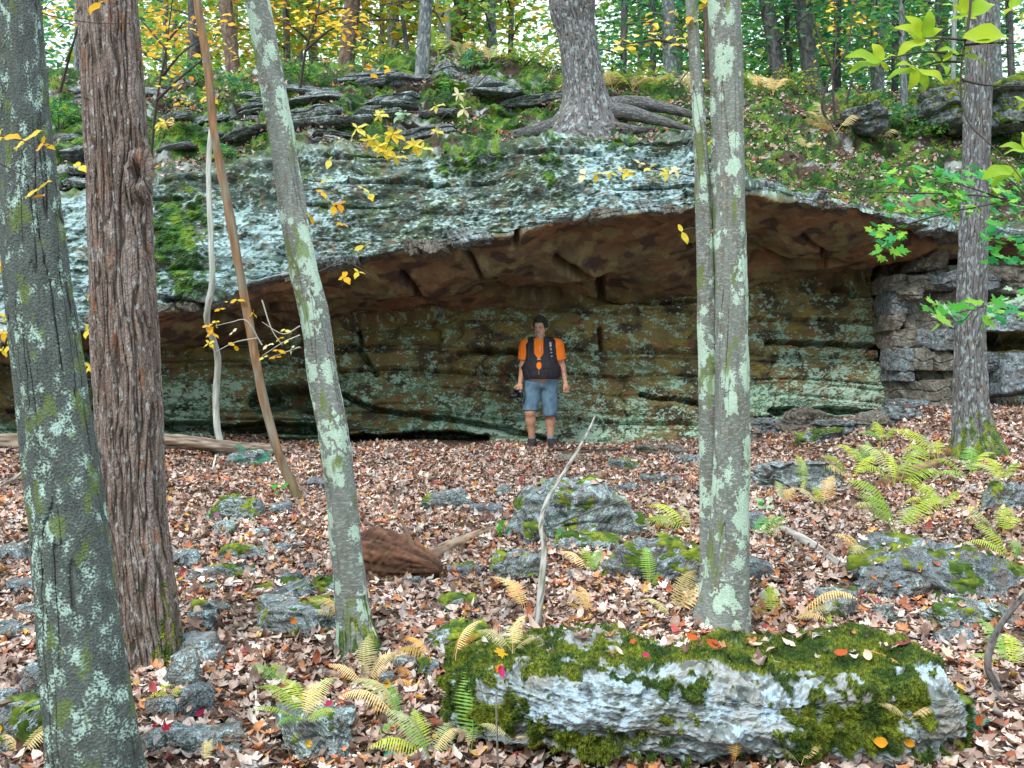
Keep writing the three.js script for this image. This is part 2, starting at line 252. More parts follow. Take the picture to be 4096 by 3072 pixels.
      const tiny = fbm(X * 24, Y * 30, D * 24, 2), a = Math.max(discs(X, Y * 1.5, 0.075, 3, clamp(dens)), discs(X + 5, Y * 1.5, 0.035, 8, clamp(dens * 0.8)), 1.2 * (fbm(X * 5 + 3, Y * 7, D * 5, 4) + 0.45 * dens - 0.36)) + 0.9 * tiny + 0.5 * fine + 0.5 * mid;
      const k = ss(0.02, 0.22, a) * w[0]; mix(o, 0.36 + 0.12 * spot[1], 0.58, 0.47, k * 0.85); hgt += 0.25 * k;
    }
    if (w[2] > 0) {
      const pale = -0.1 + ss(390, 300, px) * 0.62 * ss(160, 205, py + 30 * lo) + ss(560, 615, px) * 0.75 * ss(700, 690, px) * ss(140, 150, py) + ss(-30, 0, py - 225 - (px < 520 ? (520 - px) * 0.08 : 0)) * 0.25 - ss(40, 10, Math.abs(px - 180)) * 0.5;
      const lam = n2(b * 9 + X * 0.1, X * 0.35), k1 = ss(0.0, 0.5, pale + 0.8 * lo + 0.9 * mid + 1.1 * fine + 0.05 * lam - 0.1);
      mix(o, 0.055, 0.075, 0.055, w[2] * 0.75 * ss(-0.05, 0.3, fbm(X * 1.8 + 2, Y * 5, 41, 4) + 0.15 * lam)); mix(o, 0.09, 0.13, 0.04, w[2] * 0.7 * ss(0.1, 0.35, fbm(X * 2.2, Y * 2.2, 61, 3)));
      mix(o, 0.37, 0.55, 0.6, w[2] * k1 * 0.88);
      const a = Math.max(discs(X, S, 0.11, 14, 0.55 + lo), discs(X + 3, S, 0.05, 19, 0.5 + mid), discs(X, S, 0.22, 25, 0.3 + lo)) + 0.7 * fine + 0.2 * mid;
      const k2 = ss(0.05, 0.3, a) * w[2]; mix(o, 0.42, 0.6, 0.54, k2 * 0.75); mix(o, 0.035, 0.055, 0.035, w[2] * 0.75 * ss(0.2, 0.42, fbm(X * 8, Y * 13, D * 8, 4) + 0.08)); mix(o, 0.16, 0.11, 0.06, w[2] * 0.5 * ss(0.2, 0.4, fbm(X * 3.7, Y * 3.7, 83, 3))); hgt += 0.2 * k1 + 0.2 * k2;
    }
    if (w[3] > 0) { mix(o, 0.4, 0.46, 0.45, w[3] * 0.75 * ss(0.05, 0.3, fbm(X * 1.6, Y * 4, D * 1.6, 4) + 0.2 * ss(480, 300, px) - 0.1)); mix(o, 0.05, 0.035, 0.025, w[3] * 0.7 * ss(0.1, 0.3, fbm(X * 4, Y * 4, D * 4 + 8, 3))); }
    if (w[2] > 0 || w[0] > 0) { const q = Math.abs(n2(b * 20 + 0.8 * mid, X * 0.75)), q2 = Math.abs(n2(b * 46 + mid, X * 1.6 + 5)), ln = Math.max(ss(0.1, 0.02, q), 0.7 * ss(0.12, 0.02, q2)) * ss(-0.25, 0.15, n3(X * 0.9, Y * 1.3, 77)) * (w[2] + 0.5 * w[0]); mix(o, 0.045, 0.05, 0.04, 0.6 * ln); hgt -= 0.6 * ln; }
    const m = mossy(X, Y, D, v);
    if (m > 0) { const y = ss(-0.2, 0.35, fbm(X * 3.3, Y * 3.3, D * 3.3, 3)); mix(o, 0.018 + 0.1 * y * y, 0.06 + 0.15 * y, 0.007 + 0.008 * y, m * 0.95); hgt = lerp(hgt, 0.5 + 0.5 * n3(X * 40, Y * 40, D * 40), m); }
    o[3] = hgt;
  }, THREE.ClampToEdgeWrapping);
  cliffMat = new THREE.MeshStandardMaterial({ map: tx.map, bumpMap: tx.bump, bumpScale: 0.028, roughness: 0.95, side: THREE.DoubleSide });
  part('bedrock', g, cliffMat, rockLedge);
}
const cliffEdge = (X) => { const o = [0, 0]; rowAt(12, X, o); return o; };
const plateau = (X, D) => { const [y, d] = cliffEdge(clamp(X, CX0, CX1)); return lerp(y, 6.5, ss(d, d + 12, D)) + 0.12 * n2(X * 0.4, D * 0.4) - 0.05; };
{ // the upper forest floor behind the ledge
  const g = new Geo(), NX = 160, ND = 80;
  for (let j = 0; j <= ND; j++) for (let i = 0; i <= NX; i++) { const X = lerp(-1, 1, i / NX), x = X * 12 + X ** 5 * 120, e = cliffEdge(clamp(x, CX0, CX1)), D = e[1] + 0.25 + (j / ND) ** 2.2 * 130; g.v(x, plateau(x, D) + (j ? 0 : -0.25), -D, null, [x * 0.7, D * 0.7]); }
  for (let j = 0; j < ND; j++) for (let i = 0; i < NX; i++) { const a = j * (NX + 1) + i; g.q(a, a + 1, a + NX + 2, a + NX + 1); }
  struct('forest_floor', g.done(), scene.getObjectByName('ground').material);
}
// ---------------------------------------------------------------- stone, moss and bark materials
const around = (u, v, s, f) => { const a = u * 6.2832, b = v * 6.2832; return f(Math.cos(a) * s, Math.sin(a) * s + Math.cos(b) * s * 0.77, Math.sin(b) * s + 0.31 * Math.cos(a + b)); };
function stoneTexture(seed, lichen, base) {
  return textures(1024, 1024, (u, v, o) => {
    const a = around(u, v, 0.5, (x, y, z) => fbm(x * 2 + seed, y * 2, z * 2, 4)), m = around(u, v, 1.6, (x, y, z) => fbm(x * 2 + seed, y * 2, z * 2 + 5, 4)), f = around(u, v, 6, (x, y, z) => fbm(x * 2, y * 2 + seed, z * 2, 3)), l = n2(v * 34 + a * 6 + m * 3, seed + Math.cos(u * 6.283) * 0.7);
    for (let k = 0; k < 3; k++) o[k] = base[k] * (1 + 0.5 * a + 0.5 * m + 0.5 * f + 0.16 * l);
    mix(o, 0.15, 0.1, 0.06, 0.55 * ss(0.12, 0.35, around(u, v, 1.1, (x, y, z) => fbm(x + seed + 9, y, z, 3))));
    const k = ss(0.02, 0.25, lichen + 0.9 * a + 0.8 * m + 0.8 * f - 0.2); mix(o, 0.42, 0.57, 0.6, 0.85 * k);
    mix(o, 0.05, 0.06, 0.05, 0.7 * ss(0.15, 0.4, around(u, v, 2.6, (x, y, z) => fbm(x + 3, y + seed, z, 3)) + 0.1 * l));
    o[3] = 0.5 + 0.35 * f + 0.3 * m + 0.12 * l + 0.1 * k;
  });
}
const stoneMats = [[1, 0.14, [0.24, 0.275, 0.28]], [7, -0.12, [0.2, 0.235, 0.26]], [13, -0.4, [0.21, 0.2, 0.17]]].map(([s, l, b]) => { const t = stoneTexture(s, l, b); return new THREE.MeshStandardMaterial({ map: t.map, bumpMap: t.bump, bumpScale: 0.03, roughness: 0.92, side: THREE.DoubleSide }); });
const [lichenStone, blueStone, brownStone] = stoneMats;
const mossMat = new THREE.MeshStandardMaterial({ vertexColors: true, roughness: 1, side: THREE.DoubleSide });
const mossColour = (x, y, z) => { const k = ss(-0.25, 0.35, fbm(x * 5, y * 5, z * 5, 3)), d = 0.75 + 0.5 * n3(x * 45, y * 45, z * 45); return [(0.05 + 0.17 * k) * d, (0.11 + 0.165 * k) * d, (0.01 + 0.008 * k) * d]; };

const icoBase = mergeVertices(new THREE.IcosahedronGeometry(1, 25).deleteAttribute('normal').deleteAttribute('uv'), 1e-5), icoSmall = mergeVertices(new THREE.IcosahedronGeometry(1, 9).deleteAttribute('normal').deleteAttribute('uv'), 1e-5);
// a broken block: planes cut it, beds step its sides, noise roughens it. w, h, d are full sizes
function rockShape(seed, w, h, d, opt = {}) {
  const R = mulberry(seed * 977 + 5), planes = [], g = (Math.max(w, d) > 0.35 ? icoBase : icoSmall).clone(), p = g.attributes.position, box = opt.box ?? 0.75;
  for (const a of [V(1, 0, 0), V(-1, 0, 0), V(0, 1, 0), V(0, -1, 0), V(0, 0, 1), V(0, 0, -1)]) planes.push([a.add(V(R() - 0.5, R() - 0.5, R() - 0.5).multiplyScalar(box > 0.9 ? 0.1 : 0.35)).normalize(), box + (1 - box) * R()]);
  for (let k = 0; k < 9; k++) planes.push([V(R() * 2 - 1, R() * 1.4 - 0.5, R() * 2 - 1).normalize(), (box > 0.9 ? 1.05 : 0.78) + 0.3 * R()]);
  const sharp = opt.sharp ?? 20, q = V(), big = Math.max(w, d), fr = 1 / Math.max(0.12, big);
  for (let i = 0; i < p.count; i++) {
    q.fromBufferAttribute(p, i).normalize(); let s = 0; for (const [n, e] of planes) { const c = q.dot(n); if (c > 0.05) s += Math.pow(c / e, sharp); }
    const r = Math.pow(s, -1 / sharp); let x = q.x * r * w / 2, y = q.y * r * h / 2, z = q.z * r * d / 2;
    const layers = opt.beds ?? 3, bb = (y / h + 0.5) * layers + 0.35 * n3(x * fr * 2, seed, z * fr * 2), li = Math.floor(bb), e = bb - li, step = 1 + (opt.step ?? 0.1) * (hash(li, seed) - 0.5) * 2 - 0.05 * ss(0.12, 0, Math.min(e, 1 - e));
    x *= step; z *= step;
    const a = 0.055 * big * (opt.rough ?? 1), nn = 1.2 * facet(x * fr * 2.2 + y * fr * 1.7 + seed, z * fr * 2.2 - y * fr * 1.9, seed) +  n3(x * fr * 3 + seed, y * fr * 3, z * fr * 3) + 0.5 * n3(x * fr * 8, y * fr * 10 + seed, z * fr * 8) + 0.25 * n3(x * fr * 20, y * fr * 30, z * fr * 20 + seed);
    p.setXYZ(i, x + q.x * a * nn, y + q.y * a * 0.6 * nn, z + q.z * a * nn);
  }
  g.computeVertexNormals();
  return g;
}
// uv in metres on the axis each face looks along
function boxUV(src, scale = 0.8, ox = 0) {
  const g = src.toNonIndexed(), p = g.attributes.position, n = g.attributes.normal, uv = new Float32Array(p.count * 2), s = V(), t = V();
  for (let i = 0; i < p.count; i += 3) {
    s.set(0, 0, 0); for (let k = 0; k < 3; k++) s.add(t.fromBufferAttribute(n, i + k)); const ax = Math.abs(s.x), ay = Math.abs(s.y) * 0.9, az = Math.abs(s.z);
    for (let k = 0; k < 3; k++) { const x = p.getX(i + k), y = p.getY(i + k), z = p.getZ(i + k); uv[(i + k) * 2] = (ax > ay && ax > az ? z : x) * scale + ox; uv[(i + k) * 2 + 1] = (ay >= ax && ay >= az ? z : y) * scale + ox * 0.7; }
  }
  g.setAttribute('uv', new THREE.BufferAttribute(uv, 2)); return g;
}
// a cushion of moss grown over the part of a stone where the mask is above 0
function mossOn(src, mask, thick, parent, wx, wz) {
  const p = src.attributes.position, n = src.attributes.normal, ix = src.index.array, map = new Map(), g = new Geo(), m = new Float32Array(p.count);
  for (let i = 0; i < p.count; i++) m[i] = mask(p.getX(i), p.getY(i), p.getZ(i), n.getY(i));
  const take = (i) => { if (!map.has(i)) { const x = p.getX(i), y = p.getY(i), z = p.getZ(i), h = thick * clamp(m[i] * 3, -0.6, 1) * (1 + 0.5 * n3((x + wx) * 22, y * 22, (z + wz) * 22) + 0.3 * n3((x + wx) * 60, y * 60, (z + wz) * 60)); map.set(i, g.v(x + n.getX(i) * h, y + n.getY(i) * h + Math.max(0, h) * 0.3, z + n.getZ(i) * h, mossColour(x + wx, y, z + wz))); } return map.get(i); };
  for (let i = 0; i < ix.length; i += 3) if (m[ix[i]] > 0 || m[ix[i + 1]] > 0 || m[ix[i + 2]] > 0) g.t(take(ix[i]), take(ix[i + 1]), take(ix[i + 2]));
  if (g.i.length) part('moss', g.done(), mossMat, parent, 'stuff');
}
const footprints = [], rockMeshes = [];
let rockSeed = 1;
// a stone lying on the ground: the picture box it fills
function rock(name, label, [x0, x1, y0, y1], o = {}) {
  const px = (x0 + x1) / 2, at = groundAt(px, Math.min(y1, 764)), d = -at.z, mPer = d / FOCAL, w = (x1 - x0) * mPer, app = (y1 - y0) * mPer, sink = (EYE - at.y) / d, deep = w * (o.deep ?? 0.7), seed = o.seed ?? rockSeed++;
  const h = Math.max(app - deep * sink * 0.75, app * 0.45, 0.035) * (o.tall ?? 1) + 0.03, bury = h * 0.3 + 0.02;
  const shape = rockShape(seed, w * 1.14, h + bury, deep * 1.1, o), t = thing(name, label, 'rock', V(at.x, at.y, at.z - deep * 0.42), o.group);
  shape.translate(0, h / 2 - bury / 2, 0); t.rotation.y = o.turn ?? (hash(seed, 3) - 0.5) * 0.5; t.rotation.z = o.tilt ?? (hash(seed, 4) - 0.5) * 0.12; t.rotation.x = o.pitch ?? 0.06;
  const m = part('stone', boxUV(shape, 0.8, hash(seed) * 3), o.mat ?? lichenStone, t);
  if (o.moss) mossOn(shape, (x, y, z, ny) => fbm((x + at.x) * 3.2, y * 3.2, (z + at.z) * 3.2 + seed, 3) + 0.5 * fbm((x + at.x) * 13, y * 13, (z + at.z) * 13, 3) + o.moss - 0.44 + 0.3 * ny, 0.013, t, at.x, at.z);
  t.updateMatrixWorld(true); footprints.push([at.x, at.z - deep * 0.42, w / 2, deep / 2]); rockMeshes.push(m);
  return t;
}
// ---------------------------------------------------------------- stones lying about
const blue = { mat: blueStone }, brown = { mat: brownStone };
rock('boulder', 'big lichen-covered boulder with pale leaning stick against it, in front of the hiker', [512, 632, 485, 541], { deep: 0.75, beds: 4, step: 0.07, moss: 0.06, seed: 42, turn: 0.12, tilt: -0.06, tall: 1.25 });
rock('rock', 'low mossy stone tucked under the front of the big lichened boulder', [555, 615, 536, 553], { moss: 0.2 });
rock('rock', 'pale flat slab at the far side of the leaf clearing, below two fern clumps', [761, 848, 463, 490], { beds: 3, step: 0.12, seed: 61, deep: 0.55, tall: 1.1 });
rock('rock', 'dark bedded slab lying behind the twin-stemmed tree, left part in view', [627, 762, 546, 592], { beds: 3, step: 0.16, deep: 0.35, moss: 0.08, mat: blueStone, tall: 1.2, turn: 0.05 });
rock('rock', 'thick slab with moss on top, overhanging smaller stones beside the long branch', [868, 1030, 556, 598], { beds: 2, step: 0.16, deep: 0.5, moss: 0.12, mat: blueStone, tall: 1.3, turn: -0.15, tilt: -0.06 });
rock('rock', 'grey stone wedged under the mossy thick slab beside the long branch', [858, 930, 566, 600], { mat: blueStone, deep: 0.5 });
rock('rock', 'flat pale stone below the mossy thick slab, crossed by the long branch', [930, 1026, 596, 632], { moss: 0.04, deep: 0.6, tall: 0.8 });
rock('rock', 'pitted mossy rock beside the pale leaning stick, in front of the big boulder', [490, 541, 551, 584], { moss: 0.18, deep: 0.7 });
rock('rock', 'wide lichened rock with moss at its foot, left of the leaning lichened tree', [250, 344, 596, 640], { moss: 0.1, beds: 4, deep: 0.7, tall: 1.05 });
rock('rock', 'thin layered ledge stone just behind the wide lichened rock', [255, 345, 583, 600], { moss: 0.12, deep: 0.4 });
rock('rock', 'broad low boulder with dark shadowed edge below the brown sapling', [208, 258, 497, 524], { deep: 0.75, moss: 0.02 });
rock('rock', 'small mossy stone in front of the broad low boulder below the sapling', [210, 236, 522, 537], { moss: 0.2 });
rock('rock', 'long narrow flat slab in the clearing left of the big boulder', [420, 471, 492, 511], { deep: 0.4, turn: 0.5, moss: 0.04 });
rock('rock', 'small blue triangular stone amid leaves right of the leaning lichened tree', [402, 420, 577, 590], blue);
rock('rock', 'blue-grey flat stone amid leaves between shaggy tree and leaning lichened tree', [279, 303, 573, 587], blue);
rock('rock', 'thin dark slate edge standing out of the leaves below the brown sapling', [274, 297, 545, 554], { ...blue, deep: 0.4 });
rock('rock', 'squared dark stone touching the right side of the shaggy brown trunk', [170, 199, 552, 569], { ...blue, moss: 0.08 });
rock('rock', 'pale round-topped stone in the leaves under the small mossy stone', [251, 268, 530, 541], {});
rock('rock', 'long low mossy stone row between the shaggy trunk and the blue flat stone', [212, 262, 551, 563], { moss: 0.15, deep: 0.45 });
rock('rock', 'dark curved stone half buried in leaves beside the shaggy trunk', [215, 252, 569, 580], { ...blue, moss: 0.06, deep: 0.45 });
rock('rock', 'low dark stone sunk in leaves just beside the shaggy trunk', [184, 214, 574, 584], { ...blue, deep: 0.4 });
rock('rock', 'flat slate in the clearing between the brown sapling and leaning tree', [268, 290, 505, 517], blue);
rock('rock', 'tiny blue flat stone near the leaning lichened tree trunk', [302, 318, 567, 574], blue);
rock('rock', 'rough lichened stone right of the mossy foot of the shaggy tree', [187, 221, 602, 618], { moss: 0.06 });
rock('rock', 'bright pale broken stone below the rough lichened stone', [189, 215, 615, 632], { tall: 1.2 });
rock('rock', 'dark leaning slab at the foot of the mossy shaggy tree', [168, 216, 643, 666], { ...blue, deep: 0.5, tall: 1.2 });
rock('rock', 'pale pointed stone with a mossy side below the dark leaning slab', [164, 197, 660, 694], { tall: 1.4, moss: 0.05 });
rock('rock', 'smooth round-topped blue stone near the dark foreground trunk', [172, 213, 696, 724], { ...blue, tall: 1.5, box: 0.6, step: 0.03 });
rock('rock', 'small dark stone under crossing twigs next to the round-topped blue stone', [146, 176, 702, 725], blue);
rock('rock', 'long flat pale slab with a crimson leaf on it, beside the dark trunk', [134, 232, 726, 756], { deep: 0.5, beds: 2 });
rock('boulder', 'rounded speckled boulder cut by the bottom edge, below the yellow-green fern', [274, 352, 738, 790], { deep: 0.8, tall: 1.2, moss: 0.03 });
rock('rock', 'small dark grey stone just above the rounded speckled boulder', [284, 306, 710, 725], blue);
rock('rock', 'flat pale stone at the edge of the picture beyond the dark trunk', [-6, 25, 546, 563], { deep: 0.7 });
rock('rock', 'blue-grey stone with an orange leaf, beyond the dark trunk', [5, 40, 579, 595], blue);
rock('rock', 'white lichened slab beyond the dark trunk, halfway down', [12, 42, 606, 622], {});
rock('rock', 'group-topping pale slab at the picture edge below the white slab', [-8, 32, 625, 640], {});
rock('rock', 'dark sloping stone touching the dark trunk, above the mossy corner rock', [16, 54, 671, 704], { ...blue, tall: 1.3 });
rock('rock', 'blue-grey blocky stone at the picture edge above the mossy corner rock', [-8, 18, 694, 712], blue);
rock('rock', 'mossy corner rock with ferns at the foot of the dark trunk', [-14, 44, 708, 752], { moss: 0.14, tall: 1.2 });
rock('rock', 'low stone with a thick moss cap, between leaning tree and front boulder', [423, 487, 630, 652], { moss: 0.34, deep: 0.5 });
rock('rock', 'small stone with moss on both ends, above the moss-capped low stone', [440, 474, 598, 612], { moss: 0.2 });
rock('rock', 'grey angular stone at the mossy foot of the leaning lichened tree', [392, 418, 660, 676], blue);
rock('rock', 'dark small stone beside the grey angular stone near the leaning tree', [418, 440, 664, 680], { ...blue, moss: 0.05 });
rock('rock', 'small blue stone among pale fern tips below the leaning tree', [378, 398, 676, 692], blue);
rock('rock', 'mossy dark rock at the picture edge, below the right-hand mossy-footed tree', [990, 1034, 482, 512], { moss: 0.16, ...blue });
rock('rock', 'pale blue stone right beside the twin-stemmed trunk', [743, 770, 513, 534], blue);
rock('rock', 'mossy stone under the curved branch, right of the twin-stemmed tree', [822, 860, 588, 622], { moss: 0.22 });
rock('rock', 'small grey stone with moss, next to the mossy stone under the branch', [879, 898, 607, 625], { moss: 0.08 });
rock('rock', 'round blue-grey stone below the long branch, near the picture edge', [942, 962, 608, 628], blue);
rock('rock', 'dark flat stone in leaves below the round blue-grey stone', [944, 976, 630, 646], blue);
rock('rock', 'wide thin white slab lying left of the twin-stemmed tree, below the hiker', [674, 712, 456, 466], { deep: 0.6, step: 0.03 });
rock('rock', 'small lichened stone between the white slab and the hiker', [610, 640, 460, 472], { moss: 0.05 });
rock('rock', 'dark angular slate in the clearing above the twin-stemmed tree roots', [642, 672, 476, 487], blue);
rock('rock', 'thin slate lying flat next to the dark angular slate', [616, 646, 486, 493], { ...blue, deep: 0.5 });
rock('rock', 'flat stone at the foot of the wall near the hiker boots', [640, 690, 446, 455], { ...brown, deep: 0.5 });
rock('rock', 'small pale stone standing by the big boulder, at its shaded end', [498, 512, 487, 498], {});
rock('rock', 'low stone under the teal fern beside the fallen log', [228, 262, 450, 466], {});
rock('rock', 'slab leaning at the foot of the wall, behind the right-hand tree', [984, 1012, 396, 408], { ...brown, deep: 0.5 });
rock('rock', 'thin grey slate near the sapling foot, right of the broad low boulder', [303, 330, 480, 490], blue);
rock('rock', 'flat stone below the hiker, half under leaves in the clearing', [560, 582, 457, 464], { ...brown, deep: 0.5 });
for (const [k, b, l] of [[0, [746, 790, 418, 436], 'first'], [1, [780, 832, 410, 432], 'tallest layered'], [2, [818, 862, 420, 436], 'low flat'], [3, [858, 890, 414, 430], 'last small'], [4, [880, 920, 408, 424], 'pale slanted'], [5, [730, 765, 430, 444], 'thin dark'], [6, [800, 850, 430, 444], 'half-buried'], [7, [868, 884, 426, 438], 'rounded mossy']])
  rock('rock', l + ' stone in the rubble at the wall foot, right of the twin-stemmed tree', b, { ...(k % 2 ? brown : blue), deep: 0.5, moss: k > 5 ? 0.1 : 0, beds: 4, step: 0.14, group: 'rubble at the wall foot' });

// stones that make up the cracked stack beside the dark vertical crack, each a piece of the ledge
{
  const R = mulberry(77), mats = [brownStone, brownStone, blueStone, brownStone]; let py = 416;
  const tops = (px) => (px < 912 ? 280 : 268);
  while (py > 262) {
    const hpx = 8 + R() * R() * 30; let px = 887 + ss(330, 412, py) * 11 + R() * 3;
    while (px < 972) { const wpx = 14 + R() * R() * 44; if (py - hpx / 2 > tops(px)) {
      const d = 12.75 + R() * 0.22 - (px - 887) * 0.002, c = P(px + wpx / 2, py - hpx / 2, d), w = wpx / FOCAL * d, h = hpx / FOCAL * d;
      const g = rockShape(Math.floor(R() * 900), w * 1.08, h * 1.12, 0.55 + R() * 0.25, { beds: Math.max(1, Math.round(h / 0.12)), step: 0.035, box: 0.96, rough: 0.35, sharp: 36 });
      const m = part('stone', boxUV(g, 0.8, R() * 3), mats[Math.floor(R() * 4)], rockLedge); m.position.copy(c).add(V(0, 0, -0.25)); m.rotation.z = (R() - 0.5) * 0.08;
    } px += wpx + 0.6; }
    py -= hpx;
  }
  // larger blocks above the stack and beyond the right-hand tree
  for (const [x0, x1, y0, y1, d, mat] of [[916, 952, 246, 272, 12.75, brownStone], [928, 962, 272, 290, 12.6, blueStone], [900, 925, 286, 300, 12.6, brownStone], [985, 1045, 300, 330, 12.2, lichenStone], [978, 1000, 352, 372, 12.3, blueStone], [995, 1050, 352, 396, 12.2, blueStone], [975, 1060, 250, 296, 12.6, brownStone]]) {
    const c = P((x0 + x1) / 2, (y0 + y1) / 2, d), w = (x1 - x0) / FOCAL * d, h = (y1 - y0) / FOCAL * d, m = part('block', boxUV(rockShape(x0, w, h, 0.7, { beds: 3, step: 0.06, box: 0.85 }), 0.8, x0), mat, rockLedge); m.position.copy(c).add(V(0, 0, -0.2));
  }
  // thin beds that stick out on the upper left of the ledge
  for (const [x0, x1, y0, y1, d, tilt] of [[222, 300, 126, 136, 12.3, 0.2], [262, 345, 108, 119, 12.5, 0.17], [280, 348, 92, 100, 12.9, 0.12], [230, 280, 110, 117, 12.7, 0.2], [296, 372, 122, 131, 12.2, 0.14], [338, 400, 112, 120, 12.4, 0.1], [352, 430, 94, 103, 12.8, 0.12], [62, 96, 168, 175, 11.8, 0.05], [58, 98, 180, 188, 11.6, 0.04], [310, 350, 137, 144, 11.9, 0.05], [384, 425, 76, 86, 13.2, 0.05], [440, 490, 82, 92, 13.1, -0.05], [430, 460, 64, 80, 13.4, 0.1], [470, 530, 88, 97, 13, -0.1], [240, 262, 92, 100, 13.2, 0.1], [60, 98, 150, 158, 12.1, 0.03], [380, 420, 100, 108, 12.6, 0]]) {
    const c = P((x0 + x1) / 2, (y0 + y1) / 2, d), w = (x1 - x0) / FOCAL * d, h = (y1 - y0) / FOCAL * d, m = part('slab', boxUV(rockShape(x0 * 3 + y0, w, h * 1.3, 1.1, { beds: 2, step: 0.1, box: 0.85, rough: 0.7 }), 0.8, x0), x0 % 3 ? lichenStone : blueStone, rockLedge); m.position.copy(c).add(V(0, 0, -0.35)); m.rotation.z = tilt;
  }
  // dark undercut boulders on the upper slope at the right
  for (const [x0, x1, y0, y1, d, l] of [[842, 884, 104, 130, 14, 'dark mossy boulder above the overhang, beside bare shrub stems'], [920, 975, 92, 126, 14.2, 'dark square boulder on the upper slope, behind two thin saplings'], [985, 1040, 88, 124, 13.8, 'dark undercut boulder on the upper slope at the picture edge']]) {
    const c = P((x0 + x1) / 2, (y0 + y1) / 2 + 2, d), w = (x1 - x0) / FOCAL * d, h = (y1 - y0) / FOCAL * d * 1.35, t = thing('boulder', l, 'rock', c), g = rockShape(x0, w, h, 1.2, { beds: 3, step: 0.16, box: 0.85 }); part('stone', boxUV(g, 0.8, 1), blueStone, t); mossOn(g, (x, y, z, ny) => ny - 0.45 + 0.5 * fbm(x * 3, y * 3, z * 3, 2), 0.04, t, c.x, c.z);
  }
}

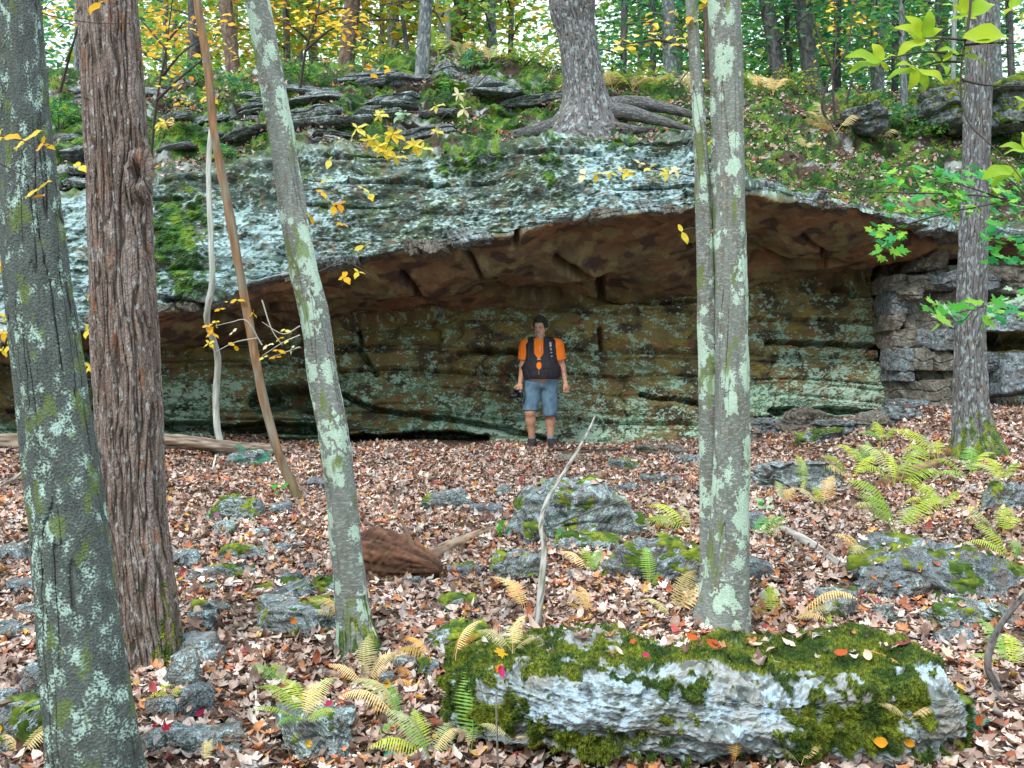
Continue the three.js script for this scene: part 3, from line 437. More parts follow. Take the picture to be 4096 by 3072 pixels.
// ---------------------------------------------------------------- the long mossy boulder in front
const frontMoss = [];
const frontBoulder = thing('boulder', 'long mossy boulder with white lichened face lying across the foreground', 'rock', V(0.8, 0, -4));
{
  const X0 = -0.3, X1 = 1.96, NX = 420, NV = 260;
  const prof = [[-0.15, 4.1], [0.03, 4.02], [0.04, 3.8], [0.055, 3.64], [0.22, 3.58], [0.35, 3.63], [0.405, 3.76], [0.4, 4.05], [0.36, 4.3], [0.27, 4.55], [0.05, 4.8], [-0.2, 4.9]], pv = [0, 0.08, 0.16, 0.2, 0.36, 0.5, 0.56, 0.68, 0.78, 0.88, 0.95, 1];
  const base = (X, v, o) => {
    let r = 0; while (r < pv.length - 2 && pv[r + 1] < v) r++; const t = (v - pv[r]) / (pv[r + 1] - pv[r]), u = (X - X0) / (X1 - X0);
    let y = lerp(prof[r][0], prof[r + 1][0], t), d = lerp(prof[r][1], prof[r + 1][1], t);
    const lf = ss(0, 0.32, u), rt = ss(1, 0.86, u), e = Math.sqrt(Math.min(lf, 1) * 0.75 + 0.25) * Math.sqrt(rt) ;
    y = y * lerp(0.25, 1, e) * (0.94 + 0.1 * Math.sin(u * 5 + 1)) - (1 - rt) * 0.1; d = 4.25 + (d - 4.25) * lerp(0.5, 1, Math.sqrt(Math.min(ss(0, 0.22, u), ss(1, 0.84, u)))) - 0.1 * Math.sin(u * 3.1 + 0.3) + 0.12 * (1 - lf);
    o[0] = y; o[1] = d;
  };
  const o = [0, 0], mossAt = (X, y, d, v) => { const n = fbm(X * 2.6, y * 3.5, d * 2.6, 4), f = fbm(X * 11, y * 11, d * 11, 3); return 0.75 * ss(0.53, 0.6, v) * (1 - 0.8 * ss(0.62, 0.7, v)) + 0.35 * ss(0.6, 0.7, v) + 0.85 * ss(0.12, -0.12, X) * ss(0.22, 0.34, v) + 0.55 * ss(0.95, 1.25, X) * ss(1.75, 1.55, X) * ss(0.16, 0.3, v) + 0.8 * ss(1.72, 1.8, X) - 0.45 * ss(1.55, 1.62, X) * ss(1.75, 1.66, X) * ss(0.6, 0.5, v) + 1.1 * n + 1.1 * f - 0.3; };
  const lam = (X, y, d) => n2((y + 0.05 * X + 0.03 * n2(X * 2, 3)) * 42, X * 0.7 + 3);
  const g = new THREE.BufferGeometry(), N = (NX + 1) * (NV + 1), pos = new Float32Array(N * 3), uv = new Float32Array(N * 2), b = new Float32Array(N * 3), R3 = (NX + 1) * 3;
  for (let j = 0; j <= NV; j++) for (let i = 0; i <= NX; i++) { const X = lerp(X0, X1, i / NX), k = j * R3 + i * 3; base(X, j / NV, o); b[k] = X; b[k + 1] = o[0]; b[k + 2] = -o[1]; }
  for (let j = 0; j <= NV; j++) for (let i = 0; i <= NX; i++) {
    const k = j * R3 + i * 3, l = Math.max(0, i - 4) * 3 + j * R3, r = Math.min(NX, i + 4) * 3 + j * R3, dn = Math.max(0, j - 6) * R3 + i * 3, up = Math.min(NV, j + 6) * R3 + i * 3, v = j / NV, X = b[k], y = b[k + 1], d = -b[k + 2];
    const nn = V(b[r] - b[l], b[r + 1] - b[l + 1], b[r + 2] - b[l + 2]).cross(V(b[up] - b[dn], b[up + 1] - b[dn + 1], b[up + 2] - b[dn + 2])).normalize(), m = ss(0, 0.2, mossAt(X, y, d, v));
    let h = 0.035 * n3(X * 1.7, y * 3, d * 1.7) + 0.06 * facet(X * 2.2, y * 5 + d * 3, 3) + 0.03 * facet(X * 6, y * 14 + d * 5, 9) + (1 - m) * (0.004 * lam(X, y, d) + 0.03 * fbm(X * 9, y * 16, d * 9, 5)) + m * (0.018 + 0.02 * n3(X * 9, y * 9, d * 9) + 0.012 * n3(X * 26, y * 26, d * 26) + 0.006 * n3(X * 70, y * 70, d * 70));
    h += 0.03 * (blocks(X, y + 0.04 * X, 0.13, 0.6, 91)) * (1 - m * 0.6);
    pos[k] = X + nn.x * h - 0.8; pos[k + 1] = y + nn.y * h; pos[k + 2] = -d + nn.z * h + 4; uv[k / 3 * 2] = i / NX; uv[k / 3 * 2 + 1] = v;
    if (m > 0.5 && v > 0.16) frontMoss.push([pos[k], pos[k + 1], pos[k + 2], nn.x, nn.y, nn.z]);
  }
  const ix = []; for (let j = 0; j < NV; j++) for (let i = 0; i < NX; i++) { const a = j * (NX + 1) + i; ix.push(a, a + 1, a + NX + 2, a, a + NX + 2, a + NX + 1); }
  g.setAttribute('position', new THREE.BufferAttribute(pos, 3)); g.setAttribute('uv', new THREE.BufferAttribute(uv, 2)); g.setIndex(ix); g.computeVertexNormals();
  const tx = textures(2048, 1024, (u, v, q) => {
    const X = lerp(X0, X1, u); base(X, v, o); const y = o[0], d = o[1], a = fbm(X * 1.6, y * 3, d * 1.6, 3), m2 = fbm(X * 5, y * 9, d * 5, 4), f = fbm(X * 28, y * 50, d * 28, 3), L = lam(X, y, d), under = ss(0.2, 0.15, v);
    q[0] = 0.25 + 0.12 * m2 + 0.1 * f + 0.05 * L; q[1] = 0.28 + 0.12 * m2 + 0.1 * f + 0.05 * L; q[2] = 0.28 + 0.12 * m2 + 0.1 * f + 0.05 * L;
    mix(q, 0.36, 0.48, 0.57, 0.9 * (1 - under) * ss(-0.05, 0.4, 0.1 + 0.9 * a + 0.9 * m2 + 1.2 * f)); mix(q, 0.3, 0.27, 0.22, 0.5 * ss(0.1, 0.3, fbm(X * 3 + 5, y * 4, d * 3, 3)));
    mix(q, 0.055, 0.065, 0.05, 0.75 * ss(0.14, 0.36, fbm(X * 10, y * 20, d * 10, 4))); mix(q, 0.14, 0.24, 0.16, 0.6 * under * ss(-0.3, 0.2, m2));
    const m = ss(-0.03, 0.12, mossAt(X, y, d, v)); if (m > 0) { const c = mossColour(X, y, -d), c2 = c; mix(q, c2[0], c2[1], c2[2], m); }
    q[3] = lerp(0.5 + 0.45 * f + 0.2 * m2 + 0.15 * L, 0.5 + 0.5 * n3(X * 120, y * 120, d * 120), m);
  }, THREE.ClampToEdgeWrapping);
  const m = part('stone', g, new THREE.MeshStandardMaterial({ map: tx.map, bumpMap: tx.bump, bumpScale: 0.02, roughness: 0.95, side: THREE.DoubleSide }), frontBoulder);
  frontBoulder.updateMatrixWorld(true); rockMeshes.push(m);
  footprints.push([0.78, -4.2, 1.1, 0.5]);
  // tufts of the moss itself
  const R = mulberry(5), tuft = new Geo(); for (let k = 0; k < 5; k++) { const a = k * 1.257, c = Math.cos(a), s = Math.sin(a); const i0 = tuft.v(c * 0.0015 - s * 0.0016, 0, s * 0.0015 + c * 0.0016), i1 = tuft.v(c * 0.0015 + s * 0.0016, 0, s * 0.0015 - c * 0.0016); tuft.t(i0, i1, tuft.v(c * 0.007, 0.011 + 0.004 * (k % 2), s * 0.007)); }
  const n = 26000, im = new THREE.InstancedMesh(tuft.done(), std(1, 1, 1, { roughness: 1 }), n), M = new THREE.Matrix4(), Q = new THREE.Quaternion(), up = V(0, 1, 0), C = new THREE.Color();
  for (let k = 0; k < n; k++) { const s = frontMoss[Math.floor(R() * frontMoss.length)], j = 0.004; Q.setFromUnitVectors(up, V(s[3] + (R() - 0.5) * 0.7, s[4] + (R() - 0.5) * 0.5 + 0.3, s[5] + (R() - 0.5) * 0.7).normalize()); const sc = 0.6 + R() * 0.8; M.compose(V(s[0] + (R() - 0.5) * j, s[1] - 0.002, s[2] + (R() - 0.5) * j), Q, V(sc, sc, sc)); im.setMatrixAt(k, M); const c = mossColour(s[0] + 0.8, s[1], s[2] - 4), b2 = 0.9 + R() * 0.5; im.setColorAt(k, C.setRGB(c[0] * b2, c[1] * b2, c[2] * b2)); }
  im.name = 'moss'; im.userData.kind = 'stuff'; shade(im); frontBoulder.add(im);
  // the broken block resting on it
  const t = thing('rock', 'grey broken block resting on top of the long mossy front boulder', 'rock', P(596, 645, 4.28)), bg = rockShape(205, 0.3, 0.1, 0.17, { beds: 2, step: 0.05, box: 0.8, rough: 0.6 }); part('stone', boxUV(bg, 1.2), blueStone, t); t.rotation.z = 0.1; t.rotation.y = 0.35; t.updateMatrixWorld(true);
}
// ---------------------------------------------------------------- leaves
// shapes lie in the xz plane, stalk at the origin, tip towards -z, length 1
function ovalLeaf(width, fold, curl, segs = 4, seed = 0) {
  const g = new Geo(), rows = [];
  for (let k = 0; k <= segs; k++) { const t = k / segs, w = width * Math.pow(Math.sin(Math.PI * Math.pow(t, 0.85)), 0.8) * 0.5 + (k === segs || !k ? 0.002 : 0), y = curl * (t - 0.45) ** 2 + 0.04 * Math.sin(t * 9 + seed), f = fold * w; rows.push([g.v(-w, y + f + 0.03 * Math.sin(t * 7 + seed * 2), -t), g.v(0, y, -t), g.v(w, y + f * (1 + 0.4 * Math.sin(seed)), -t)]); }
  for (let k = 0; k < segs; k++) for (let s = 0; s < 2; s++) g.q(rows[k][s], rows[k][s + 1], rows[k + 1][s + 1], rows[k + 1][s]);
  return g.done();
}
function outlineLeaf(pts, fold, curl, seed = 0) { // half outline [across, along], mirrored
  const g = new Geo(), bend = (x, z) => fold * Math.abs(x) + curl * (z - 0.5) ** 2 + 0.05 * n3(x * 3 + seed, z * 3, seed);
  for (const s of [-1, 1]) { const m = []; pts.forEach(([x, z]) => m.push(g.v(x * s, bend(x, z), -z))); const c = g.v(0, bend(0, 0.42), -0.42); for (let k = 0; k + 1 < m.length; k++) g.t(c, m[k], m[k + 1]); }
  return g.done();
}
const MAPLE = [[0, 0.02], [0.2, 0.0], [0.34, 0.1], [0.24, 0.22], [0.5, 0.36], [0.52, 0.52], [0.36, 0.52], [0.2, 0.5], [0.24, 0.74], [0.1, 0.72], [0, 1]];
const OAK = [[0, 0], [0.08, 0.12], [0.2, 0.16], [0.09, 0.28], [0.26, 0.38], [0.28, 0.45], [0.11, 0.5], [0.3, 0.64], [0.26, 0.74], [0.12, 0.74], [0.16, 0.9], [0, 1]];
// dense clouds of small leaves merged for one crown
function leafCloud(n, place, size, colours, R, flat = 0.5) {
  const g = new Geo(), q = new THREE.Quaternion(), e = new THREE.Euler(), v = V();
  for (let k = 0; k < n; k++) {
    const p = place(R, k); if (!p) continue; const s = size * (0.6 + 0.8 * R()), w = s * (0.42 + 0.2 * R()); e.set((R() - 0.5) * 3 * flat + 0.3, R() * 6.28, (R() - 0.5) * 2.4 * flat); q.setFromEuler(e);
    const cc = colours[Math.floor(R() * colours.length)], b = 0.75 + 0.5 * R(), c = [cc[0] * b, cc[1] * b, cc[2] * b], ids = [];
    for (const [x, y, z] of [[0, 0, 0], [-w / 2, s * 0.12, -s * 0.45], [0, 0, -s * 0.5], [w / 2, s * 0.12, -s * 0.45], [0, -s * 0.08, -s]]) { v.set(x, y, z).applyQuaternion(q); ids.push(g.v(p.x + v.x, p.y + v.y, p.z + v.z, c)); }
    g.t(ids[0], ids[1], ids[2]); g.t(ids[0], ids[2], ids[3]); g.t(ids[1], ids[4], ids[2]); g.t(ids[2], ids[4], ids[3]);
  }
  return g.done();
}
const leafMat = leafy(1, 1, 1, { vertexColors: true, transmission: 0.58 });
const GREENS = [[0.1, 0.34, 0.06], [0.14, 0.4, 0.06], [0.08, 0.3, 0.1], [0.28, 0.42, 0.05], [0.05, 0.24, 0.1]], TEALS = [[0.05, 0.26, 0.13], [0.07, 0.32, 0.12], [0.2, 0.46, 0.1], [0.05, 0.26, 0.13], [0.46, 0.46, 0.06], [0.14, 0.4, 0.13]], LIMES = [[0.32, 0.5, 0.06], [0.2, 0.45, 0.08], [0.5, 0.5, 0.06], [0.15, 0.4, 0.1], [0.6, 0.44, 0.05]], GOLDS = [[0.62, 0.42, 0.03], [0.7, 0.5, 0.04], [0.55, 0.32, 0.02], [0.6, 0.48, 0.06], [0.42, 0.2, 0.02]];

// ---------------------------------------------------------------- bark
const BARKS = {
  fissured: (a, s, R, o, seed, bz) => { // dark, flat, with long cracks and small lichens
    const x = Math.cos(a) * R, y = Math.sin(a) * R, wv = 0.02 * n3(x * 6, y * 6, s * 2 + seed), cr = n3(x * 17 + seed, y * 17, s * 1.5 + wv * 9), cr2 = n3(x * 34, y * 34 + seed, s * 3.5), f = fbm(x * 60, y * 60, s * 110, 3), m = fbm(x * 9, y * 9, s * 6 + seed, 3), fiss = ss(0.13, 0.02, Math.abs(cr)) * ss(-0.25, 0.25, n3(x * 4 + 5, y * 4, s * 1.1)), f2 = ss(0.14, 0, Math.abs(cr2)) * 0.5;
    const k = 1 + 0.35 * m + 0.6 * f; o[0] = 0.07 * k; o[1] = 0.088 * k; o[2] = 0.082 * k; mix(o, 0.03, 0.032, 0.028, 0.75 * Math.max(fiss, f2 * ss(0, 0.3, m)));
    const L = fbm(x * 11 + 3, y * 11, s * 8 + seed, 4) + 0.5 * f + 0.25 * fbm(x * 3, y * 3, s * 1.2 + seed, 2); mix(o, 0.42, 0.6, 0.54, 0.85 * ss(0.3, 0.46, L)); mix(o, 0.26, 0.38, 0.32, 0.6 * ss(0.15, 0.3, L) * ss(-0.1, 0.2, f)); mix(o, 0.1, 0.15, 0.03, 0.7 * ss(0.24, 0.42, fbm(x * 7 - 6, y * 7, s * 4, 4)));
    o[3] = 0.6 + 0.3 * f - 0.6 * fiss - 0.2 * f2 + 0.1 * m; return -0.011 * fiss - 0.004 * f2 + 0.006 * m;
  },
  shaggy: (a, s, R, o, seed) => { // narrow plates between long furrows
    const x = Math.cos(a) * R, y = Math.sin(a) * R, wx = 0.25 * n3(x * 8, y * 8, s * 3), r1 = n3(x * 26 + wx + seed, y * 26 + wx, s * 1.7), r2 = n3(x * 44 + seed, y * 44, s * 4.2 + 7), br = n3(x * 30, y * 30 + seed, s * 16), f = fbm(x * 90, y * 90, s * 60, 3), m = fbm(x * 5, y * 5, s * 1.5, 3);
    const fur = ss(0.3, 0.02, Math.abs(r1)), fu2 = ss(0.22, 0.02, Math.abs(r2)) * 0.6, cut = ss(0.16, 0.0, Math.abs(br)) * 0.35, d = Math.max(fur, fu2, cut), k = 1 + 0.4 * f + 0.35 * m + 0.25 * r2;
    o[0] = 0.2 * k; o[1] = 0.15 * k; o[2] = 0.125 * k; mix(o, 0.27, 0.26, 0.27, 0.5 * ss(0.0, 0.4, f + 0.5 * m)); mix(o, 0.045, 0.03, 0.024, 0.8 * d); mix(o, 0.22, 0.085, 0.035, 0.7 * ss(0.32, 0.5, fbm(x * 10, y * 10, s * 2.4 + 9, 3)) * (1 - fur)); mix(o, 0.42, 0.44, 0.44, 0.6 * ss(0.32, 0.45, fbm(x * 22, y * 22, s * 10, 3)));
    o[3] = 0.75 - 0.65 * d + 0.25 * f; return 0.008 - 0.017 * fur - 0.007 * fu2 - 0.004 * cut + 0.006 * m;
  },
  smooth: (a, s, R, o, seed) => { // pale, fine-flecked, with broad lichens
    const x = Math.cos(a) * R, y = Math.sin(a) * R, f = fbm(x * 50, y * 50, s * 150, 3), m = fbm(x * 8, y * 8, s * 3 + seed, 3), fl = n3(x * 26, y * 26, s * 120 + seed), k = 1 + 0.3 * m + 0.5 * f;
    o[0] = 0.165 * k; o[1] = 0.19 * k; o[2] = 0.175 * k; mix(o, 0.09, 0.075, 0.055, 0.55 * ss(0.42, 0.7, fl)); mix(o, 0.12, 0.1, 0.07, 0.6 * ss(0.15, 0.4, fbm(x * 12 + 4, y * 12, s * 4 + seed, 4))); mix(o, 0.46, 0.45, 0.42, 0.35 * ss(0.3, 0.6, n3(x * 18 + 9, y * 18, s * 70)));
    discs(a * R * 1.2 + seed, s, 0.3, 40 + seed, 0.75); const big = spot[0] + 1.1 * fbm(x * 16, y * 16, s * 16, 3) + 0.3 * f; discs(a * R * 1.2, s, 0.12, 50 + seed, 0.5); const sm = spot[0] + 0.8 * f, tiny = fbm(x * 34, y * 34, s * 30, 3), zone = 0.9 * fbm(x * 3 + seed, y * 3, s * 0.8, 2) + 0.12 + 0.5 * tiny;
    const L = Math.max(ss(0.05, 0.25, big + zone), ss(0.1, 0.3, sm + zone)); mix(o, 0.42 + 0.2 * f, 0.58 + 0.2 * f, 0.47 + 0.2 * f, 0.85 * L); mix(o, 0.12, 0.17, 0.03, 0.75 * ss(0.3, 0.45, fbm(x * 6 + 8, y * 6, s * 2 + seed, 4)));
    const crk = ss(0.05, 0.0, Math.abs(n3(x * 10 + 7, y * 10, s * 0.8 + seed))) * ss(0.1, 0.4, n3(x * 3, y * 3, s * 0.9 + seed + 4)); mix(o, 0.05, 0.03, 0.02, 0.8 * crk);
    o[3] = 0.5 + 0.35 * f + 0.15 * L - 0.4 * crk; return 0.006 * m + 0.002 * L - 0.008 * crk + 0.004 * n3(x * 14, y * 14, s * 3.5);
  },
  flaky: (a, s, R, o, seed) => { // grey rough scales
    const x = Math.cos(a) * R, y = Math.sin(a) * R, r = n3(x * 15 + seed, y * 15, s * 2.6), r2 = n3(x * 24, y * 24 + seed, s * 8), f = fbm(x * 40, y * 40, s * 40, 3), m = fbm(x * 5, y * 5, s * 2 + seed, 3), fur = ss(0.22, 0, Math.abs(r)), fu2 = ss(0.18, 0, Math.abs(r2)) * 0.6, k = 1 + 0.4 * f + 0.3 * m;
    o[0] = 0.135 * k; o[1] = 0.138 * k; o[2] = 0.14 * k; mix(o, 0.04, 0.034, 0.03, 0.8 * Math.max(fur, fu2)); mix(o, 0.2, 0.13, 0.09, 0.3 * ss(0.2, 0.4, fbm(x * 7, y * 7, s * 3 + 4, 3))); mix(o, 0.32, 0.39, 0.4, 0.7 * ss(0.14, 0.36, fbm(x * 13 + 5, y * 13, s * 9, 3)));
    o[3] = 0.7 - 0.6 * Math.max(fur, fu2) + 0.25 * f; return 0.004 - 0.014 * fur - 0.006 * fu2 + 0.008 * m;
  },
};
const barkCache = new Map();
function barkMaterial(kind, R, len, W, H, seed, over, key) {
  const id = key ?? Math.random(); if (barkCache.has(id)) return barkCache.get(id);
  const t = textures(W, H, (u, v, o) => { BARKS[kind](u * 6.2832, v * len, R, o, seed); if (over) over(u * 6.2832, v * len, o); });
  const m = new THREE.MeshStandardMaterial({ map: t.map, bumpMap: t.bump, bumpScale: kind === 'smooth' ? 0.006 : 0.014, roughness: 0.95, side: THREE.DoubleSide }); if (key) barkCache.set(key, m); return m;
}
// trunk through world points (bottom first) with radii; adds vertical extension; returns the points
function trunkGeo(pts, radii, kind, seed, nr, nl, R0, lobes = 0, vScale = 0) {
  const c = new THREE.CatmullRomCurve3(pts, false, 'centripetal'), cum = [0], g = new Geo(), o = [0, 0, 0, 0], T = V(), A = V(), B = V(), p = V(), n = pts.length - 1;
  { const ring = c.getPoints(nl); for (let j = 1; j <= nl; j++) cum.push(cum[j - 1] + ring[j].distanceTo(ring[j - 1])); }
  const len = cum[nl];
  for (let j = 0; j <= nl; j++) {
    const t = j / nl; c.getPoint(t, p); c.getTangent(t, T); A.crossVectors(T, V(0, 0, 1)).normalize(); B.crossVectors(T, A); const k = Math.min(n - 1, Math.floor(t * n)), r = lerp(radii[k], radii[k + 1], t * n - k), s = cum[j];
    for (let i = 0; i <= nr; i++) {
      const a = i / nr * Math.PI * 2, q = i === nr ? 0 : a, h = BARKS[kind](q, vScale ? s : s, R0, o, seed), e = Math.exp(-s * 3.2), rr = r * (1 + lobes * e * Math.sin(q * 3 + seed) + 0.5 * lobes * e * Math.sin(q * 5 + 2 * seed)) + h * Math.min(1, r / 0.1) + 0.05 * r * n3(Math.cos(q) * 1.3 + seed, Math.sin(q) * 1.3, s * 0.9);
      const x = Math.cos(a) * rr, y = Math.sin(a) * rr; g.v(p.x + A.x * x + B.x * y, p.y + A.y * x + B.y * y, p.z + A.z * x + B.z * y, null, [i / nr, s / (vScale || len)]);
    }
  }
  for (let j = 0; j < nl; j++) for (let i = 0; i < nr; i++) { const a = j * (nr + 1) + i; g.q(a, a + 1, a + nr + 2, a + nr + 1); }
  const cap = g.v(p.x, p.y, p.z, null, [0.5, 1]); for (let i = 0; i < nr; i++) g.t(nl * (nr + 1) + i, nl * (nr + 1) + i + 1, cap);
  const geo = g.done(); // close the seam in the normals
  const nn = geo.attributes.normal; for (let j = 0; j <= nl; j++) { const a = j * (nr + 1), b = a + nr; const m = V(nn.getX(a) + nn.getX(b), nn.getY(a) + nn.getY(b), nn.getZ(a) + nn.getZ(b)).normalize(); nn.setXYZ(a, m.x, m.y, m.z); nn.setXYZ(b, m.x, m.y, m.z); }
  return { geo, len };
}
const limbMat = std(0.13, 0.12, 0.1), twigMat = std(0.06, 0.05, 0.045), paleTwig = std(0.38, 0.37, 0.33);
// limbs and a thin crown above the picture
function crownAbove(t, top, R, colours, n, spread = 1.7) {
  const o = t.position, tips = [];
  for (let k = 0; k < 6; k++) { const a = k * 1.05 + R() * 0.6, l = spread * (0.6 + 0.6 * R()), s = top.clone().add(V(0, -0.3 - 0.35 * k, 0)), e = s.clone().add(V(Math.cos(a) * l, l * (0.5 + 0.5 * R()), Math.sin(a) * l)), m = s.clone().lerp(e, 0.5).add(V(0, 0.15, 0)), g = new Geo(); bar(g, smoothPts([s, m, e], 8).map((p) => p.sub(o)), Array.from({ length: 9 }, (_, i) => 0.035 * (1 - i / 10)), 6); part('limb', g.done(), limbMat, t); tips.push(e, m); }
  part('crown', leafCloud(n, (R) => { const c = tips[Math.floor(R() * tips.length)], r = spread * 0.55; const v = V(R() - 0.5, (R() - 0.5) * 0.8, R() - 0.5).multiplyScalar(2 * r); return v.length() > r ? null : v.add(c).sub(o); }, 0.09, colours, R), leafMat, t);
}
function nearTree(name, label, spec, kind, seed, o = {}) {
  const pts = spec.map(([px, py, w, d]) => P(px, py, d)), rad = spec.map(([, , w, d]) => w / 2 / FOCAL * d), top = pts[pts.length - 1], prev = pts[pts.length - 2], dir = top.clone().sub(prev).normalize();
  for (let k = 1; k <= 4; k++) { dir.lerp(V(0, 1, 0), 0.15).normalize(); pts.push(pts[pts.length - 1].clone().addScaledVector(dir, 0.8)); rad.push(rad[rad.length - 1] * 0.94); }
  const base = pts[0].clone(), t = thing(name, label, 'tree', base), R0 = rad[2];
  const { geo, len } = trunkGeo(pts.map((p) => p.clone().sub(base)), rad, kind, seed, o.nr ?? 96, o.nl ?? 420, R0, o.lobes ?? 0.06);
  const mat = barkMaterial(kind, R0, len, 768, 2048, seed, (a, s, c) => { if (o.moss) { const k = ss(0.05, 0.3, fbm(Math.cos(a) * 2.4, Math.sin(a) * 2.4, s * 5 + seed, 4) + o.moss - s * (o.fall ?? 2.2) + 0.25 * Math.cos(a - (o.side ?? 0))); if (k > 0) { const m = mossColour(Math.cos(a) * R0 * 2, Math.sin(a) * R0 * 2, s); mix(c, m[0], m[1], m[2], 0.95 * k); c[3] = lerp(c[3], 0.5 + 0.5 * n3(Math.cos(a) * 15, Math.sin(a) * 15, s * 90), k); } } });
  const tr = part('trunk', geo, mat, t); crownAbove(t, pts[pts.length - 1], mulberry(seed + 90), o.leaves ?? LIMES, o.count ?? 500); footprints.push([base.x, base.z, rad[1] * 1.1, rad[1] * 1.1]);
  return { t, pts, rad, base, R0, mat, len };
}
// ---------------------------------------------------------------- the near trees
nearTree('maple_tree', 'dark trunk with small teal lichens, nearest the camera at the picture edge', [[102, 812, 96, 3.4], [96, 768, 89, 3.4], [88, 700, 84, 3.42], [79, 625, 78, 3.45], [68, 512, 71, 3.5], [51, 384, 66, 3.55], [36, 262, 61, 3.6], [24, 110, 48, 3.65], [17, 0, 44, 3.7], [12, -90, 42, 3.75]], 'fissured', 3, { nr: 110, lobes: 0.03, leaves: GREENS });
{
  const T = nearTree('hickory_tree', 'brown trunk with long shaggy bark strips beside the dark nearest trunk', [[153, 694, 66, 4.7], [152, 672, 60, 4.7], [147, 630, 62, 4.72], [139, 560, 61, 4.75], [134, 512, 60, 4.78], [128, 384, 61, 4.82], [122, 262, 61, 4.86], [116, 130, 57, 4.9], [108, 0, 54, 4.95], [104, -80, 52, 5]], 'shaggy', 8, { nr: 130, nl: 560, moss: 0.34, fall: 1.1, side: 1.2, leaves: GOLDS });
  const g = new Geo(), c = P(137, 174, 4.66).sub(T.base); // old branch scar: a puckered ring round a hollow
  const N = 24; const ring = [[0, -0.03], [0.35, -0.02], [0.6, 0.012], [0.85, 0.03], [1.15, 0.012], [1.5, -0.03]]; ring.forEach(([r, z], j) => { for (let i = 0; i < N; i++) { const a = i / N * 6.2832, n = 1 + 0.25 * n3(Math.cos(a) * 2, Math.sin(a) * 2, j); g.v(c.x + Math.cos(a) * 0.048 * r * n, c.y + Math.sin(a) * 0.1 * r * n, c.z + z * n, null, [0.2 + 0.05 * Math.cos(a) * r, 0.7 + 0.02 * Math.sin(a) * r]); } }); for (let j = 0; j < 5; j++) for (let i = 0; i < N; i++) { const a = j * N + i, b = j * N + (i + 1) % N; g.q(a, b, b + N, a + N); }
  part('knot', g.done(), T.mat, T.t);
}
nearTree('maple_tree', 'leaning pale trunk with large lichens and mossy foot, left of the clearing', [[361, 672, 60, 4.85], [360, 650, 46, 4.85], [355, 620, 34, 4.87], [349, 565, 31, 4.9], [342, 500, 30, 4.93], [333, 430, 30, 4.96], [323, 380, 30, 5], [315, 320, 29, 5.02], [302, 262, 27, 5.05], [291, 200, 26, 5.1], [277, 110, 25, 5.15], [257, 0, 24, 5.2], [243, -80, 23, 5.25]], 'smooth', 5, { moss: 0.45, fall: 1.9, lobes: 0.12, leaves: LIMES });
{ // twin stems grown together at the foot
  const T = nearTree('maple_tree', 'straight twin-stemmed pale tree with round lichens, behind the long front boulder', [[724, 652, 70, 5.2], [723, 624, 57, 5.2], [726, 590, 46, 5.2], [729, 540, 40, 5.2], [731, 470, 36, 5.2], [732, 384, 33, 5.2], [731, 300, 32, 5.22], [729, 200, 32, 5.25], [727, 100, 32, 5.3], [724, 0, 32, 5.3], [722, -80, 31, 5.35]], 'smooth', 12, { moss: 0.1, fall: 2.5, lobes: 0.1, leaves: LIMES });
  const pts = [[712, 640, 26], [710, 612, 24], [711, 560, 22], [710, 500, 20], [709, 420, 20], [707, 330, 19], [705, 250, 17], [701, 150, 14], [696, 70, 12], [691, 0, 11], [686, -80, 10]], wp = pts.map(([x, y]) => P(x, y, 5.28).sub(T.base)), rd = pts.map((p) => p[2] / 2 / FOCAL * 5.28);
  const { geo, len } = trunkGeo(wp, rd, 'smooth', 15, 56, 320, 0.055, 0.05); part('stem', geo, barkMaterial('smooth', 0.055, len, 384, 1536, 21), T.t);
}
nearTree('oak_tree', 'grey flaky trunk with a broad mossy foot on the right-hand slope', [[978, 470, 72, 9.7], [977, 452, 56, 9.7], [974, 432, 40, 9.72], [971, 405, 33, 9.75], [970, 350, 29, 9.78], [972, 290, 27, 9.8], [975, 200, 26, 9.85], [978, 100, 25, 9.9], [981, 0, 24, 9.95], [983, -60, 23, 10]], 'flaky', 4, { moss: 0.75, fall: 1.4, lobes: 0.16, nr: 80, nl: 300, leaves: GREENS, count: 900 });
// saplings in the clearing
function sapling(name, label, spec, mat, o = {}) { const pts = smoothPts(spec.map(([px, py, w, d]) => P(px, py, d)), 46), t = thing(name, label, 'sapling', pts[0].clone()), g = new Geo(), n = spec.length - 1; bar(g, pts.map((p) => p.clone().sub(t.position)), pts.map((_, i) => { const k = Math.min(n - 1, Math.floor(i / 46 * n)), f = i / 46 * n - k; return lerp(spec[k][2], spec[k + 1][2], f) / 2 / FOCAL * lerp(spec[k][3], spec[k + 1][3], f); }), 12, 0.2, spec[0][0]); part('stem', g.done(), mat, t); return t; }
const barkTile = (c1, c2, lich) => { const t = textures(256, 1024, (u, v, o) => { const a = u * 6.2832, n = fbm(Math.cos(a) * 2, Math.sin(a) * 2, v * 30, 4), m = fbm(Math.cos(a) + 4, Math.sin(a), v * 6, 3); for (let k = 0; k < 3; k++) o[k] = lerp(c1[k], c2[k], ss(-0.3, 0.3, m)) * (1 + 0.6 * n); mix(o, 0.45, 0.55, 0.48, lich * ss(0.1, 0.3, fbm(Math.cos(a) * 1.5, Math.sin(a) * 1.5, v * 18 + 7, 3))); o[3] = 0.5 + 0.5 * n; }); return t; };
function withUV(mesh) { return mesh; }
const sapBrown = new THREE.MeshStandardMaterial({ vertexColors: true, roughness: 0.9, side: THREE.DoubleSide });
